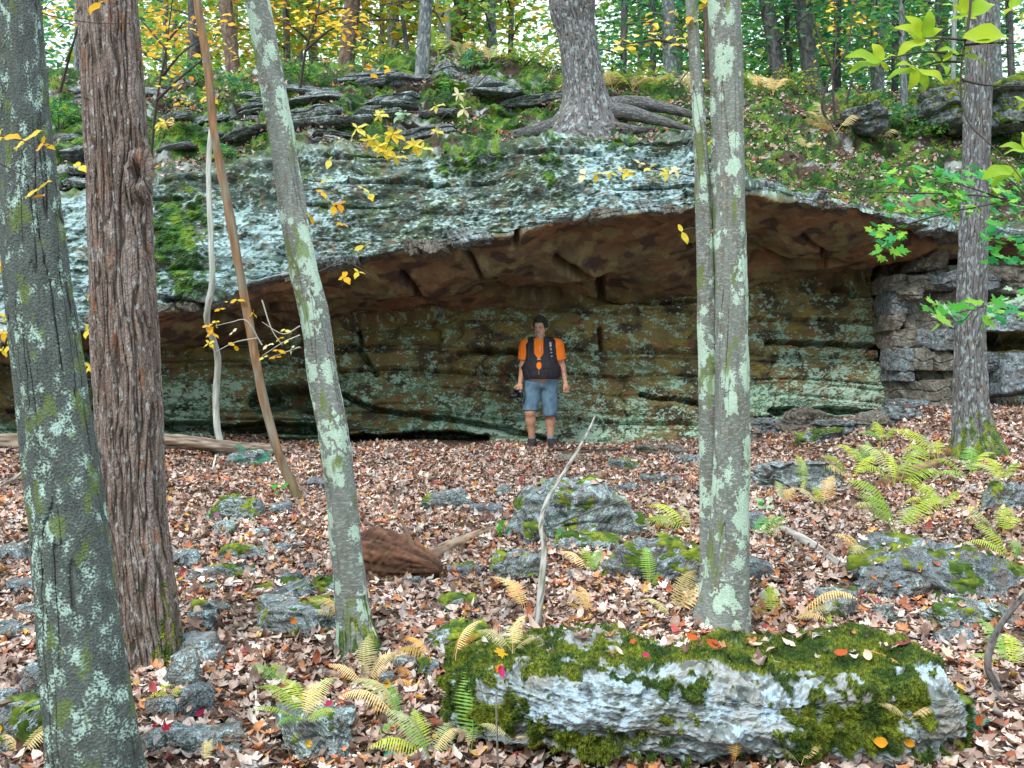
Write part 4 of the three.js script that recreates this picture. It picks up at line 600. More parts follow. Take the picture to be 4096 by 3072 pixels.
function tint(t, f) { t.traverse((m) => { if (m.isMesh && m.name === 'stem') { const p = m.geometry.attributes.position, c = new Float32Array(p.count * 3); for (let i = 0; i < p.count; i++) { const q = f(p.getX(i), p.getY(i), p.getZ(i)); c.set(q, i * 3); } m.geometry.setAttribute('color', new THREE.BufferAttribute(c, 3)); } }); return t; }
tint(sapling('sapling', 'slim orange-brown sapling leaning across the ledge, rooted in the clearing', [[304, 508, 16, 8.8], [299, 499, 10, 8.8], [288, 476, 9.5, 8.9], [277, 448, 9, 8.9], [262, 393, 9, 8.9], [254, 350, 8.8, 8.9], [245, 301, 8.6, 8.9], [231, 222, 8.4, 8.9], [221, 170, 8.2, 8.9], [214, 132, 8, 8.9], [208, 69, 8, 8.9], [201, 25, 7.6, 8.9], [193, -30, 7.4, 8.9]], sapBrown), (x, y, z) => { const n = fbm(x * 9, y * 9, z * 9, 3), f = fbm(x * 50, y * 40, z * 50, 2), k = 1 + 0.9 * f, o = [0.22 * k, 0.12 * k, 0.055 * k]; mix(o, 0.19 * k, 0.17 * k, 0.13 * k, ss(-0.1, 0.25, n)); mix(o, 0.1 * k, 0.075 * k, 0.035 * k, ss(0.6, 0.1, y)); return o; });
tint(sapling('sapling', 'thin pale crooked sapling beside the fallen log, left of the orange-brown one', [[226, 462, 10, 11.4], [222, 450, 7.5, 11.4], [217, 425, 6.5, 11.4], [216, 395, 6.5, 11.4], [218, 360, 6.2, 11.25], [214, 342, 6, 11.1], [207, 322, 6, 10.9], [208, 305, 6, 10.75], [212, 285, 5.8, 10.7], [211, 240, 5.6, 10.7], [209, 190, 5.2, 10.75], [209, 150, 4.8, 10.8], [211, 130, 4.4, 10.8]], sapBrown), (x, y, z) => { const k = 1 + 0.8 * fbm(x * 40, y * 30, z * 40, 3); return [0.4 * k, 0.43 * k, 0.39 * k]; });
tint(sapling('dead_stick', 'pale crooked dead stick rising past the big lichened boulder, below the hiker', [[536, 642, 7, 5.1], [537, 628, 8, 5.1], [541, 590, 7.4, 5.15], [544, 546, 6, 5.25], [541, 525, 5.4, 5.3], [546, 503, 4.8, 5.35], [560, 479, 4, 5.45], [575, 455, 3.4, 5.5], [583, 441, 2.8, 5.55], [590, 428, 2.6, 5.6], [595, 416, 1.6, 5.65]], sapBrown), (x, y, z) => { const n = fbm(x * 30, y * 60, z * 30, 3), o = [0.4, 0.4, 0.38]; mix(o, 0.12, 0.1, 0.08, ss(0.02, 0.2, n)); mix(o, 0.1, 0.14, 0.04, 0.6 * ss(0.1, 0.3, fbm(x * 12, y * 8, z * 12, 2))); return o; }).userData.category = 'stick';

// ---------------------------------------------------------------- the big tree on the lip of the ledge
{
  const spec = [[584, 165, 104, 12.3], [585, 132, 74, 12.3], [586, 112, 54, 12.3], [585, 98, 46, 12.3], [583, 80, 40, 12.3], [580, 55, 37, 12.3], [576, 30, 38, 12.3], [573, 14, 46, 12.3], [572, 0, 48, 12.3], [571, -30, 44, 12.3]];
  const T = nearTree('oak_tree', 'stout rough-barked tree with spreading roots on the lip of the ledge', spec, 'flaky', 9, { lobes: 0.1, nr: 110, nl: 380, leaves: LIMES, count: 900 });
  const roots = [[[600, 112, 12.25], [622, 112, 12.1], [648, 118, 12], [672, 124, 11.9], [694, 130, 11.8]], [[605, 108, 12.4], [630, 103, 12.4], [655, 106, 12.3], [690, 114, 12.2], [712, 118, 12.2]], [[570, 120, 12.2], [552, 126, 12.1], [530, 132, 12], [505, 138, 11.95], [488, 144, 11.95]], [[590, 124, 12.15], [612, 128, 11.95], [636, 130, 11.9], [652, 128, 11.9]], [[578, 124, 12.15], [562, 131, 11.95], [545, 137, 11.9]]];
  for (const r of roots) { const p = smoothPts(r.map((q) => P(...q).sub(T.base)), 14), g = trunkGeo(p, p.map((_, i) => 0.13 * (1 - i / 17)), 'flaky', r[0][0] % 17, 18, 60, 0.1, 0, 4); part('root', g.geo, T.mat, T.t); }
}
// ---------------------------------------------------------------- trees on the upper floor
// [px at the top of the picture, px and py at the foot, width in px, depth, bark, label, leaves, crown size, how many leaves]
const bgMats = { dark: null, grey: null, brown: null, pale: null };
for (const [k, a, b, l] of [['dark', [0.05, 0.053, 0.06], [0.085, 0.085, 0.085], 0.1], ['grey', [0.09, 0.11, 0.125], [0.14, 0.16, 0.17], 0.35], ['brown', [0.1, 0.065, 0.045], [0.15, 0.105, 0.08], 0.1], ['pale', [0.2, 0.23, 0.23], [0.28, 0.31, 0.31], 0.4]]) { const t = barkTile(a, b, l); bgMats[k] = new THREE.MeshStandardMaterial({ map: t.map, bumpMap: t.bump, bumpScale: 0.02, roughness: 0.95, side: THREE.DoubleSide }); }
function farTree(name, label, pt, pb, py, w, d, mat, leaves, spread, n, o = {}) {
  const foot = P(pb, py, d), top = P(pt, -10, d), X = foot.x; foot.y = Math.min(foot.y, o.free ? foot.y : plateau(X, d)) - 0.15; const r = w / 2 / FOCAL * d, dir = top.clone().sub(foot).normalize(), pts = [foot.clone(), foot.clone().lerp(top, 0.12), foot.clone().lerp(top, 0.4), foot.clone().lerp(top, 0.75), top.clone()], up = o.up ?? 4;
  for (let k = 1; k <= 3; k++) pts.push(top.clone().addScaledVector(dir, up * k / 3).add(V(0.1 * Math.sin(pb + k), 0, 0)));
  const t = thing(name, label, o.cat ?? 'tree', foot.clone(), o.group), rel = pts.map((p) => p.clone().sub(foot)), R = mulberry(Math.round(pb * 7 + d * 13));
  const { geo } = trunkGeo(rel, [r * (o.flare ?? 1.6), r * 1.12, r, r * 0.97, r * 0.93, r * 0.85, r * 0.7, r * 0.45], w > 9 ? 'flaky' : 'smooth', pb % 13, w > 9 ? 26 : 12, 60, 0.1, 0.06, 3); part('trunk', geo, bgMats[mat], t);
  const H = rel[rel.length - 1].y, limbs = new Geo(), tips = []; for (let k = 0; k < 9; k++) { const s = rel[0].clone().lerp(rel[rel.length - 1], 0.22 + 0.75 * k / 9), a = R() * 6.28, l = spread * (0.5 + 0.5 * R()), e = s.clone().add(V(Math.cos(a) * l, l * 0.35 * (R() - 0.2), Math.sin(a) * l)), m = s.clone().lerp(e, 0.5).add(V(0, 0.12, 0)); bar(limbs, smoothPts([s, m, e], 6), [6, 5, 4, 3.2, 2.6, 2, 1.2].map((q) => q * 0.0042), 5); tips.push(e, m, e.clone().lerp(m, 0.4)); }
  part('limb', limbs.done(), bgMats.dark, t);
  part('crown', leafCloud(Math.round(n * (leaves === TEALS ? 1.1 : 1.25)), (R) => { const c = tips[Math.floor(R() * tips.length)], v = V(R() - 0.5, (R() - 0.5) * 0.6, R() - 0.5).multiplyScalar(1.5 * spread * 0.7); v.z -= spread * 0.55; return v.add(c); }, o.leaf ?? 0.15, leaves, R), leafMat, t);
  return t;
}
const up = 'trees standing on the upper floor';
for (const a of [
  ['slender_tree', 'dark slender trunk on the upper floor, just right of the shaggy foreground tree', 195, 195, 64, 14, 16.2, 'dark', LIMES, 1.6, 1500],
  ['oak_tree', 'brown leaning trunk on the upper floor behind the orange-brown sapling', 224, 238, 76, 14, 15.2, 'brown', GOLDS, 1.4, 900],
  ['oak_tree', 'brown leaning trunk on the upper floor, just right of the leaning lichened tree', 354, 342, 68, 16, 15, 'brown', GOLDS, 1.6, 1100],
  ['slender_tree', 'very thin pale trunk next to the bluish trunk on the upper floor', 382, 382, 56, 5, 17, 'grey', LIMES, 1.4, 700],
  ['slender_tree', 'bluish straight trunk on the upper floor, left of the thin dark leaning stem', 393, 394, 55, 12, 16.4, 'grey', LIMES, 1.8, 1500],
  ['slender_tree', 'thin dark leaning stem left of the grey tree on the mossy crest', 399, 412, 56, 4.5, 15, 'dark', LIMES, 1, 400],
  ['maple_tree', 'grey tree with widened foot standing on the mossy crest of the ledge', 427, 421, 82, 13, 13.4, 'grey', LIMES, 1.6, 600, { flare: 2, free: 1 }],
  ['oak_tree', 'thick brown slanting trunk right of the grey tree on the crest', 463, 443, 52, 15, 16.2, 'brown', LIMES, 1.6, 1300],
  ['slender_tree', 'pale thin stem in front of the thick brown slanting trunk', 447, 449, 54, 6, 15, 'pale', LIMES, 1.1, 400],
  ['slender_tree', 'second pale thin stem, left of the thick brown slanting trunk', 438, 446, 53, 5, 15.4, 'pale', LIMES, 1.1, 400],
  ['slender_tree', 'bluish trunk standing alone against the white sky gap', 490, 494, 62, 10, 16, 'grey', LIMES, 1.2, 500],
  ['slender_tree', 'thinner bluish trunk in the white sky gap, left of the stout rooted tree', 512, 509, 66, 5.5, 16.5, 'grey', LIMES, 1, 250],
  ['slender_tree', 'wispy stem between slanting brown trunk and the sky-gap trunk', 472, 474, 58, 3.5, 16, 'grey', LIMES, 1, 350],
  ['slender_tree', 'dark thin trunk right of the stout rooted tree, against bright sky', 625, 622, 86, 7, 16.4, 'dark', GREENS, 1.3, 800],
  ['slender_tree', 'shorter-looking grey trunk between stout rooted tree and twin-stemmed tree', 652, 655, 92, 6.5, 17.5, 'grey', GREENS, 1.4, 1000],
  ['oak_tree', 'thick grey trunk just left of the twin-stemmed tree, on the upper floor', 668, 672, 92, 14, 16.2, 'grey', TEALS, 1.7, 1400],
  ['slender_tree', 'thin brown trunk seen between the two stems of the twin-stemmed tree', 705, 709, 92, 6, 16.6, 'brown', GREENS, 1.4, 700],
  ['oak_tree', 'thick dark leaning trunk, first right of the twin-stemmed tree', 765, 786, 92, 14, 16.4, 'dark', TEALS, 1.8, 1600],
  ['slender_tree', 'thin dark leaning stem between the two thick leaning trunks', 784, 795, 92, 5, 17, 'dark', GREENS, 1.3, 700],
  ['oak_tree', 'thick dark leaning trunk, second right of the twin-stemmed tree', 800, 817, 95, 16, 16.2, 'dark', TEALS, 1.8, 1600],
  ['slender_tree', 'straight dark trunk behind the bare shrub stems', 838, 836, 100, 8, 17.5, 'dark', TEALS, 1.6, 1400],
  ['slender_tree', 'straight bluish trunk behind the big drooping hickory leaves', 876, 879, 100, 12, 17, 'grey', TEALS, 1.8, 1600],
  ['slender_tree', 'dark narrow trunk right of the straight bluish one', 896, 894, 100, 7, 18, 'dark', TEALS, 1.6, 1300],
  ['slender_tree', 'thin sapling trunk on the upper slope between two dark boulders', 901, 905, 112, 6, 14.6, 'grey', GREENS, 1.2, 500],
  ['slender_tree', 'dark narrow trunk beside the right-hand grey flaky tree', 938, 940, 102, 6.5, 17.5, 'dark', TEALS, 1.5, 1200],
  ['slender_tree', 'spindly pale sapling before the dark square boulder on the slope', 955, 952, 124, 4.5, 14, 'pale', GREENS, 1, 300],
  ['slender_tree', 'blue-grey trunk just right of the grey flaky tree on the upper floor', 994, 998, 96, 10, 16.5, 'grey', TEALS, 1.6, 1300],
  ['slender_tree', 'narrow leaning trunk nearest the upper corner of the picture', 1008, 1014, 96, 7, 17, 'dark', TEALS, 1.5, 1200],
  ['slender_tree', 'thin trunk in the bright gap between the dark nearest trunk and shaggy trunk', 78, 76, 90, 6, 16.5, 'grey', TEALS, 1.3, 500],
  ['slender_tree', 'slim grey trunk on the upper floor, between shaggy tree and dark slender trunk', 166, 163, 80, 5, 17.5, 'grey', LIMES, 1.5, 1000],
  ['slender_tree', 'slim trunk hidden among yellow leaves, left of the leaning lichened tree top', 286, 288, 74, 7, 17, 'grey', LIMES, 1.6, 1300],
  ['slender_tree', 'faint grey trunk among yellow leaves, right of the leaning lichened tree top', 312, 315, 72, 9, 18.5, 'grey', LIMES, 1.7, 1500],
]) { const [n, l, pt, pb, py, w, d, m, lv, sp, c, o] = a; farTree(n, l, pt, pb, py, w, d, m, lv, sp, c, { group: up, ...(o ?? {}) }); }
// woods farther back: their crowns fill the gaps between the trunks
{
  const R = mulberry(31); let k = 0;
  const spots = ['behind the dark nearest trunk', 'behind the shaggy trunk', 'behind the orange-brown sapling', 'behind the leaning lichened tree top', 'behind the brown leaning trunk', 'behind the bluish straight trunk', 'behind the crest tree', 'behind the stout rooted tree', 'left of the twin stems', 'behind the twin-stemmed tree', 'behind the first thick leaning trunk', 'behind the second thick leaning trunk', 'behind the bare shrub stems', 'behind the hickory leaves', 'left of the grey flaky tree', 'behind the grey flaky tree', 'in the upper corner'];
  for (const [px, pal] of [[40, TEALS], [110, TEALS], [175, GREENS], [235, LIMES], [300, LIMES], [365, GREENS], [420, LIMES], [640, GREENS], [680, TEALS], [735, GREENS], [790, TEALS], [825, TEALS], [860, GREENS], [905, TEALS], [945, TEALS], [985, GREENS], [1030, TEALS]]) {
    const d = 25 + R() * 8; farTree('broadleaf_tree', ['green', 'bushy green', 'bright green'][k % 3] + ' leafy tree far back in the woods, ' + spots[k], px, px, 130, 6, d, 'dark', pal, 3.2, 2300, { leaf: 0.27, up: 5, group: 'leafy trees far back in the woods' }); k++;
  }
}
// ---------------------------------------------------------------- fallen leaves
const LITTER = [[[0.5, 0.36, 0.3], 26], [[0.62, 0.5, 0.45], 22], [[0.33, 0.22, 0.18], 20], [[0.16, 0.09, 0.065], 14], [[0.55, 0.24, 0.1], 7], [[0.4, 0.13, 0.06], 5], [[0.66, 0.4, 0.1], 2], [[0.3, 0.06, 0.06], 2], [[0.7, 0.62, 0.56], 9], [[0.4, 0.38, 0.38], 5]];
const litterBag = LITTER.flatMap(([c, n]) => Array(n).fill(c));
const litterShapes = [ovalLeaf(0.55, 0.45, 1.1, 4, 1), ovalLeaf(0.6, -0.8, 0.8, 4, 2), outlineLeaf(OAK, 0.5, 1.1, 3), outlineLeaf(MAPLE, 0.5, 0.9, 4), ovalLeaf(0.5, 1.3, 1.5, 4, 5), ovalLeaf(0.7, 0.4, -0.9, 4, 6)];
const litterMat = std(1, 1, 1, { roughness: 0.8, vertexColors: true });
litterShapes.forEach((g, s) => { const p = g.attributes.position, c = new Float32Array(p.count * 3); for (let i = 0; i < p.count; i++) { const k = 0.62 + 0.6 * hash(i, s); c.set([k, k * (0.9 + 0.15 * hash(i, s, 2)), k * 0.95], i * 3); } g.setAttribute('color', new THREE.BufferAttribute(c, 3)); });
const down = new THREE.Raycaster(), DOWN = V(0, -1, 0);
function scatter(name, spots, R, lift) {
  const lists = litterShapes.map(() => []), pick = [0, 0, 1, 1, 4, 4, 5, 5, 2, 3]; spots.forEach((s) => lists[pick[Math.floor(R() * pick.length)]].push(s));
  const M = new THREE.Matrix4(), Q = new THREE.Quaternion(), Q2 = new THREE.Quaternion(), C = new THREE.Color(), E = new THREE.Euler(), UP = V(0, 1, 0);
  lists.forEach((l, i) => {
    const im = new THREE.InstancedMesh(litterShapes[i], litterMat, l.length);
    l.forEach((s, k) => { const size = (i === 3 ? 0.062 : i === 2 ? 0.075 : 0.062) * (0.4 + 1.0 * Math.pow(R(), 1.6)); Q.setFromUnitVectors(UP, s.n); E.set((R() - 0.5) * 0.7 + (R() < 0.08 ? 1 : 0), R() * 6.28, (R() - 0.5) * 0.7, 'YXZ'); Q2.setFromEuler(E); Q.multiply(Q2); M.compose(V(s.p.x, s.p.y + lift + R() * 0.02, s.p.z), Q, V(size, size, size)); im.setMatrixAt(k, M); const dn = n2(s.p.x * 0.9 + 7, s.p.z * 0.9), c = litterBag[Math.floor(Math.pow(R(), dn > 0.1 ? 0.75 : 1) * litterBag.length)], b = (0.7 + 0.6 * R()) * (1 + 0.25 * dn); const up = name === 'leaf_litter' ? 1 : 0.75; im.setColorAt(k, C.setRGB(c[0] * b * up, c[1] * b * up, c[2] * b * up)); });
    im.name = numbered(name); im.userData.kind = 'stuff'; tag(im, name === 'leaf_litter' ? 'brown and orange fallen leaves covering the clearing' : 'fallen leaves lying on the mossy top of the ledge', 'fallen leaves', name === 'leaf_litter' ? 'leaf litter of the clearing' : 'leaf litter on the ledge'); shade(im); scene.add(im);
  });
}
{
  const R = mulberry(404), spots = [], eps = 0.03;
  for (let k = 0; k < 165000; k++) {
    const D = 2.3 + 11.2 * Math.pow(R(), 0.72), half = D * 0.57 + 0.9, X = (R() * 2 - 1) * half; if (D > 13.2 + 0.2 * n2(X, 3)) continue;
    let inside = null; for (const f of footprints) { const e = ((X - f[0]) / f[2]) ** 2 + ((-D - f[1]) / f[3]) ** 2; if (e < 0.95) { inside = f; break; } }
    if (inside) { if (R() > 0.07) continue; down.set(V(X, 3, -D), DOWN); const h = down.intersectObjects(rockMeshes, false)[0]; if (!h || h.face.normal.y < 0.55 || h.point.y < ground(X, D)) continue; spots.push({ p: h.point, n: V(h.face.normal.x * 0.5, 1, h.face.normal.z * 0.5).normalize() }); continue; }
    if (fbm(X * 1.7, D * 1.7, 5, 3) > 0.27 && R() < 0.75) continue; const y = ground(X, D); spots.push({ p: V(X, y + 0.012, -D), n: V(ground(X - eps, D) - ground(X + eps, D), 2 * eps, ground(X, D + eps) - ground(X, D - eps)).normalize() });
  }
  scatter('leaf_litter', spots, R, 0.004);
  const top = []; for (let k = 0; k < 20000; k++) { const s = cliffTop[Math.floor(R() * cliffTop.length)]; const n = n3(s[0] * 1.2, s[1] * 1.2, s[2] * 1.2 + 40); if (s[6] < 0.64 || n < (s[0] > 2.4 ? -0.6 : 0.02) * (R() + 0.5)) continue; top.push({ p: V(s[0], s[1] + 0.015, s[2]), n: V(s[3], s[4], s[5]) }); }
  scatter('ledge_litter', top, R, 0.005);
  // small twigs strewn among the leaves
  const tw = new Geo(); bar(tw, [V(-0.5, 0, 0), V(-0.15, 0.02, 0.03), V(0.2, 0.0, -0.03), V(0.5, 0.03, 0.02)], [0.011, 0.013, 0.011, 0.006], 5); const n = 900, im = new THREE.InstancedMesh(tw.done(), std(1, 1, 1), n), M = new THREE.Matrix4(), Q = new THREE.Quaternion(), C = new THREE.Color();
  for (let k = 0; k < n; k++) { const s = spots[Math.floor(R() * spots.length)], l = 0.1 + 0.4 * R() * R(); Q.setFromEuler(new THREE.Euler((R() - 0.5) * 0.2, R() * 6.28, (R() - 0.5) * 0.25)); M.compose(V(s.p.x, s.p.y + 0.025, s.p.z), Q, V(l, l * 1.2, l)); im.setMatrixAt(k, M); const b = 0.05 + 0.25 * R() * R(); im.setColorAt(k, C.setRGB(b, b * 0.85, b * 0.7)); }
  im.name = 'twig_litter'; im.userData.kind = 'stuff'; tag(im, 'thin dead twigs strewn among the fallen leaves', 'twigs'); shade(im); scene.add(im);
}
// single leaves that stand out by colour: [px, py, colour name, shape, size, label]
{
  const R = mulberry(9), cols = { crimson: [0.42, 0.015, 0.03], magenta: [0.5, 0.03, 0.12], orange: [0.66, 0.19, 0.02], yellow: [0.75, 0.47, 0.03], amber: [0.68, 0.32, 0.02], purple: [0.26, 0.12, 0.2], green: [0.08, 0.34, 0.1], pale: [0.72, 0.55, 0.42], teal: [0.1, 0.5, 0.45], rust: [0.5, 0.11, 0.03] };
  const mats = Object.fromEntries(Object.entries(cols).map(([k, c]) => [k, leafy(...c, { transmission: 0.25 })])), shapes = { maple: outlineLeaf(MAPLE, 0.18, 0.35, 2), oval: ovalLeaf(0.55, 0.7, 1.2, 6, 3), round: ovalLeaf(0.75, 0.6, 0.9, 6, 1) };
  for (const [px, py, c, s, z, l] of [
    [166, 735, 'crimson', 'maple', 0.085, 'crimson maple leaf on the long flat pale slab beside the dark trunk'], [153, 732, 'crimson', 'oval', 0.05, 'red leaf on the slab edge beside the crimson maple leaf'], [195, 718, 'magenta', 'oval', 0.08, 'pink leaf in front of the round-topped blue stone'],
    [289, 618, 'orange', 'round', 0.08, 'round orange leaf in front of the wide lichened rock'], [220, 656, 'rust', 'oval', 0.07, 'rust leaf beside the dark leaning slab'], [252, 575, 'orange', 'maple', 0.07, 'orange leaf on the litter behind the wide lichened rock'],
    [245, 603, 'yellow', 'maple', 0.08, 'yellow leaf on the layered ledge stone'], [176, 586, 'amber', 'round', 0.09, 'amber leaf beside the shaggy trunk'], [337, 563, 'yellow', 'maple', 0.08, 'yellow leaf touching the leaning lichened trunk'], [263, 669, 'magenta', 'maple', 0.07, 'magenta leaf above the yellow-green fern'],
    [330, 712, 'magenta', 'maple', 0.07, 'magenta leaf right of the yellow-green fern'], [445, 623, 'yellow', 'maple', 0.09, 'yellow leaf in the litter above the moss-capped low stone'], [392, 613, 'amber', 'oval', 0.1, 'amber leaf right of the leaning tree'], [497, 668, 'magenta', 'oval', 0.1, 'pink oval leaf on the mossy end of the front boulder'],
    [503, 674, 'orange', 'maple', 0.07, 'orange leaf beside the pink leaf on the mossy boulder end'], [497, 655, 'yellow', 'maple', 0.12, 'large yellow leaf between curled ferns and the front boulder'], [610, 653, 'pale', 'oval', 0.1, 'pale leaf lying against the broken block on the boulder'], [634, 645, 'rust', 'maple', 0.06, 'rust leaf at the end of the broken block'],
    [645, 660, 'magenta', 'oval', 0.07, 'dark pink leaf in the moss above the boulder face'], [558, 585, 'orange', 'maple', 0.06, 'bright orange leaf among brown leaves below the leaning stick'], [660, 583, 'crimson', 'maple', 0.09, 'red leaves at the foot of the upright green fern'], [646, 572, 'orange', 'oval', 0.08, 'orange leaf beside the upright green fern'],
    [640, 620, 'amber', 'round', 0.1, 'amber leaf in the litter behind the front boulder'], [428, 543, 'orange', 'round', 0.1, 'orange leaf stuck to the hollow stump'], [722, 655, 'rust', 'oval', 0.12, 'curled rust leaf on the moss at the twin-stemmed foot'], [746, 652, 'pale', 'oval', 0.12, 'curled tan leaf on the moss of the front boulder'], [752, 664, 'pale', 'oval', 0.1, 'tan leaf lying lower on the boulder moss'], [700, 650, 'rust', 'oval', 0.12, 'brown curled leaf on the boulder moss left of the tan ones'],
    [846, 660, 'rust', 'oval', 0.14, 'large rust leaf on the boulder top beside the pale fern'], [868, 656, 'pale', 'oval', 0.12, 'pale leaf on the boulder top in the moss gap'], [958, 668, 'orange', 'oval', 0.1, 'orange leaf right of the boulder end'], [940, 660, 'pale', 'maple', 0.12, 'large tan leaf on the pale rock end of the front boulder'],
    [870, 581, 'orange', 'oval', 0.08, 'orange leaf at the start of the long branch bend'], [899, 587, 'rust', 'oval', 0.07, 'rust leaf by the stone wedged under the thick slab'], [923, 574, 'amber', 'round', 0.06, 'amber leaf in the shade under the thick slab'], [1016, 629, 'yellow', 'round', 0.06, 'yellow leaf at the picture edge by the branch end'],
    [888, 746, 'amber', 'round', 0.1, 'round amber leaf at the foot of the mossy boulder end'], [915, 744, 'amber', 'round', 0.08, 'second amber leaf at the foot of the mossy boulder end'], [970, 720, 'rust', 'maple', 0.09, 'rust leaf beside the teal fern'], [18, 740, 'pale', 'round', 0.08, 'pale round leaf on the mossy corner rock'], [6, 722, 'amber', 'round', 0.1, 'amber leaf at the edge above the mossy corner rock'],
    [390, 690, 'yellow', 'round', 0.09, 'yellow round leaf among the pale fern fronds'], [423, 705, 'amber', 'round', 0.08, 'amber leaf right of the pale fern fronds'], [391, 762, 'teal', 'maple', 0.09, 'teal leaf at the bottom edge by the green ferns'], [218, 514, 'purple', 'maple', 0.13, 'purple-grey leaf standing on the broad low boulder'], [468, 555, 'rust', 'oval', 0.12, 'rust leaf right of the dead log'], [455, 586, 'purple', 'maple', 0.12, 'dusky purple leaf in the litter right of the dead log'],
    [300, 740, 'yellow', 'round', 0.07, 'yellow leaf on the rounded speckled boulder'], [190, 705, 'pale', 'oval', 0.06, 'tan leaf above the round-topped blue stone'], [60, 620, 'yellow', 'round', 0.06, 'yellow leaf behind the dark trunk'], [540, 462, 'orange', 'oval', 0.1, 'orange leaf on the crest below the hiker'], [470, 470, 'amber', 'oval', 0.1, 'amber leaf in the far litter left of the hiker'], [700, 480, 'orange', 'maple', 0.1, 'orange leaf left of the twin-stemmed tree'], [800, 520, 'rust', 'oval', 0.1, 'rust leaf on the slope under the ferns'], [660, 500, 'magenta', 'oval', 0.09, 'pink leaf in the clearing right of the big boulder'],
  ]) {
    let at = groundAt(px, Math.min(py, 764)), n = V(0, 1, 0); down.set(camera.position, P(px, py, 5).sub(camera.position).normalize()); const hit = down.intersectObjects(rockMeshes, false)[0]; if (hit && hit.distance < at.distanceTo(camera.position) + 0.15) { at = hit.point; n = hit.face.normal.clone().transformDirection(hit.object.matrixWorld).lerp(V(0, 1, 0), 0.3).normalize(); }
    const m = solo('fallen_leaf', shapes[s], mats[c], l, 'leaf', at.addScaledVector(n, 0.03), 'single bright leaves'); m.scale.setScalar(z * 0.55); m.quaternion.setFromUnitVectors(V(0, 1, 0), n.lerp(V(0, 0.3, 1), 0.08).normalize()).multiply(new THREE.Quaternion().setFromEuler(new THREE.Euler((R() - 0.5) * 0.5, R() * 6.28, (R() - 0.5) * 0.4)));
  }
}
// ---------------------------------------------------------------- ferns
// one frond: an arching midrib with paired toothed leaflets. Grows from the origin along +x, rising
function frond(len, rise, droop, pairs, width, seed, curl = 0) {
  const g = new Geo(), R = mulberry(seed), at = (t) => { const x = len * (t - 0.12 * t * t), y = rise * Math.sin(Math.min(1, t * 1.05) * 1.9) - droop * t * t; return V(x * (1 - curl * t * 0.3), y, 0.05 * len * Math.sin(t * 2 + seed)); };
  const rib = Array.from({ length: 15 }, (_, i) => at(i / 14)); bar(g, rib, rib.map((_, i) => len * 0.006 * (1.1 - i / 15)), 4);
  const nn = g.p.length / 3;
  for (let k = 0; k < pairs; k++) {
    const t = 0.2 + 0.79 * k / (pairs - 1), p = at(t), p2 = at(Math.min(1, t + 0.02)), T = p2.sub(p).normalize(), env = Math.sin(Math.PI * Math.pow((t - 0.12) / 0.9, 0.62)), L = width * Math.max(0.06, env) * (0.9 + 0.2 * R()), wd = Math.min(len * 0.62 / pairs, L * 0.4);
    for (const s of [-1, 1]) {
      const dir = V(0, 0, s).addScaledVector(T, 0.28).add(V(0, -0.22 - 0.3 * R() - curl * 0.5, 0)).normalize(), nrm = T.clone().multiplyScalar(1), S = 6, a = [], b = [];
      for (let i = 0; i <= S; i++) { const u = i / S, w = wd * (1 - Math.pow(u, 1.7)) * (i % 2 ? 0.62 : 1) * 0.5 + 0.0004, q = p.clone().addScaledVector(dir, L * u).add(V(0, -0.16 * L * u * u * (1 + curl * 2), 0)); a.push(g.v(q.x + nrm.x * w, q.y + nrm.y * w, q.z + nrm.z * w)); b.push(g.v(q.x - nrm.x * w, q.y - nrm.y * w, q.z - nrm.z * w)); }
      for (let i = 0; i < S; i++) g.q(a[i], b[i], b[i + 1], a[i + 1]);
    }
  }
  return g.done();
}
const FROND = [0, 1, 2, 3].map((k) => frond(1, 0.3 + 0.06 * k, 0.22 + 0.08 * (k % 3), 19 + k, 0.2 + 0.025 * k, 50 + k)), SHRUNK = [frond(1, 0.25, 0.35, 17, 0.1, 80, 1), frond(1, 0.3, 0.55, 16, 0.12, 81, 1.2)];
const FERNC = { lime: [0.42, 0.62, 0.08], green: [0.26, 0.55, 0.12], leaf: [0.1, 0.4, 0.1], cream: [0.78, 0.72, 0.36], pale: [0.55, 0.66, 0.3], gold: [0.68, 0.46, 0.12], rust: [0.45, 0.24, 0.07], teal: [0.06, 0.36, 0.26], straw: [0.72, 0.6, 0.26] };
const fernMats = Object.fromEntries(Object.entries(FERNC).map(([k, c]) => [k, [0.75, 0.92, 1.08].map((b, i) => leafy(c[0] * b * (1 + 0.12 * i), c[1] * b, c[2] * b, { transmission: 0.35 }))]));
let fernSeed = 1;
// fronds: [turn in degrees (0 = to the right, 90 = away), length in px, lift, colour]
function fern(label, px, py, fronds, o = {}) {
  let at; if (o.d) at = P(px, py, o.d); else { at = groundAt(px, Math.min(py, 766)); down.set(camera.position, P(px, py, 5).sub(camera.position).normalize()); const hit = down.intersectObjects(rockMeshes, false)[0]; if (hit && hit.distance < at.distanceTo(camera.position) + 0.1) at = hit.point; }
  const t = thing('fern', label, 'fern', at.add(V(0, 0.01, 0)), o.group), k = -at.z / FOCAL;
  fronds.forEach(([turn, len, lift, c, shrunk]) => { const s = fernSeed++, m = part('frond', shrunk ? SHRUNK[s % 2] : FROND[s % 4], fernMats[c][s % 3], t); m.scale.setScalar(len * k * (o.d ? 1.05 : 1.25)); m.rotation.order = 'YZX'; m.rotation.y = turn * Math.PI / 180; m.rotation.z = lift * Math.PI / 180; m.rotation.x = (hash(s) - 0.5) * 0.9 + (o.roll ?? 0); });
  return t;
}
fern('tall light green fern frond standing upright before the front boulder', 468, 757, [[100, 76, 66, 'green'], [75, 40, 30, 'pale']], { roll: 0 });
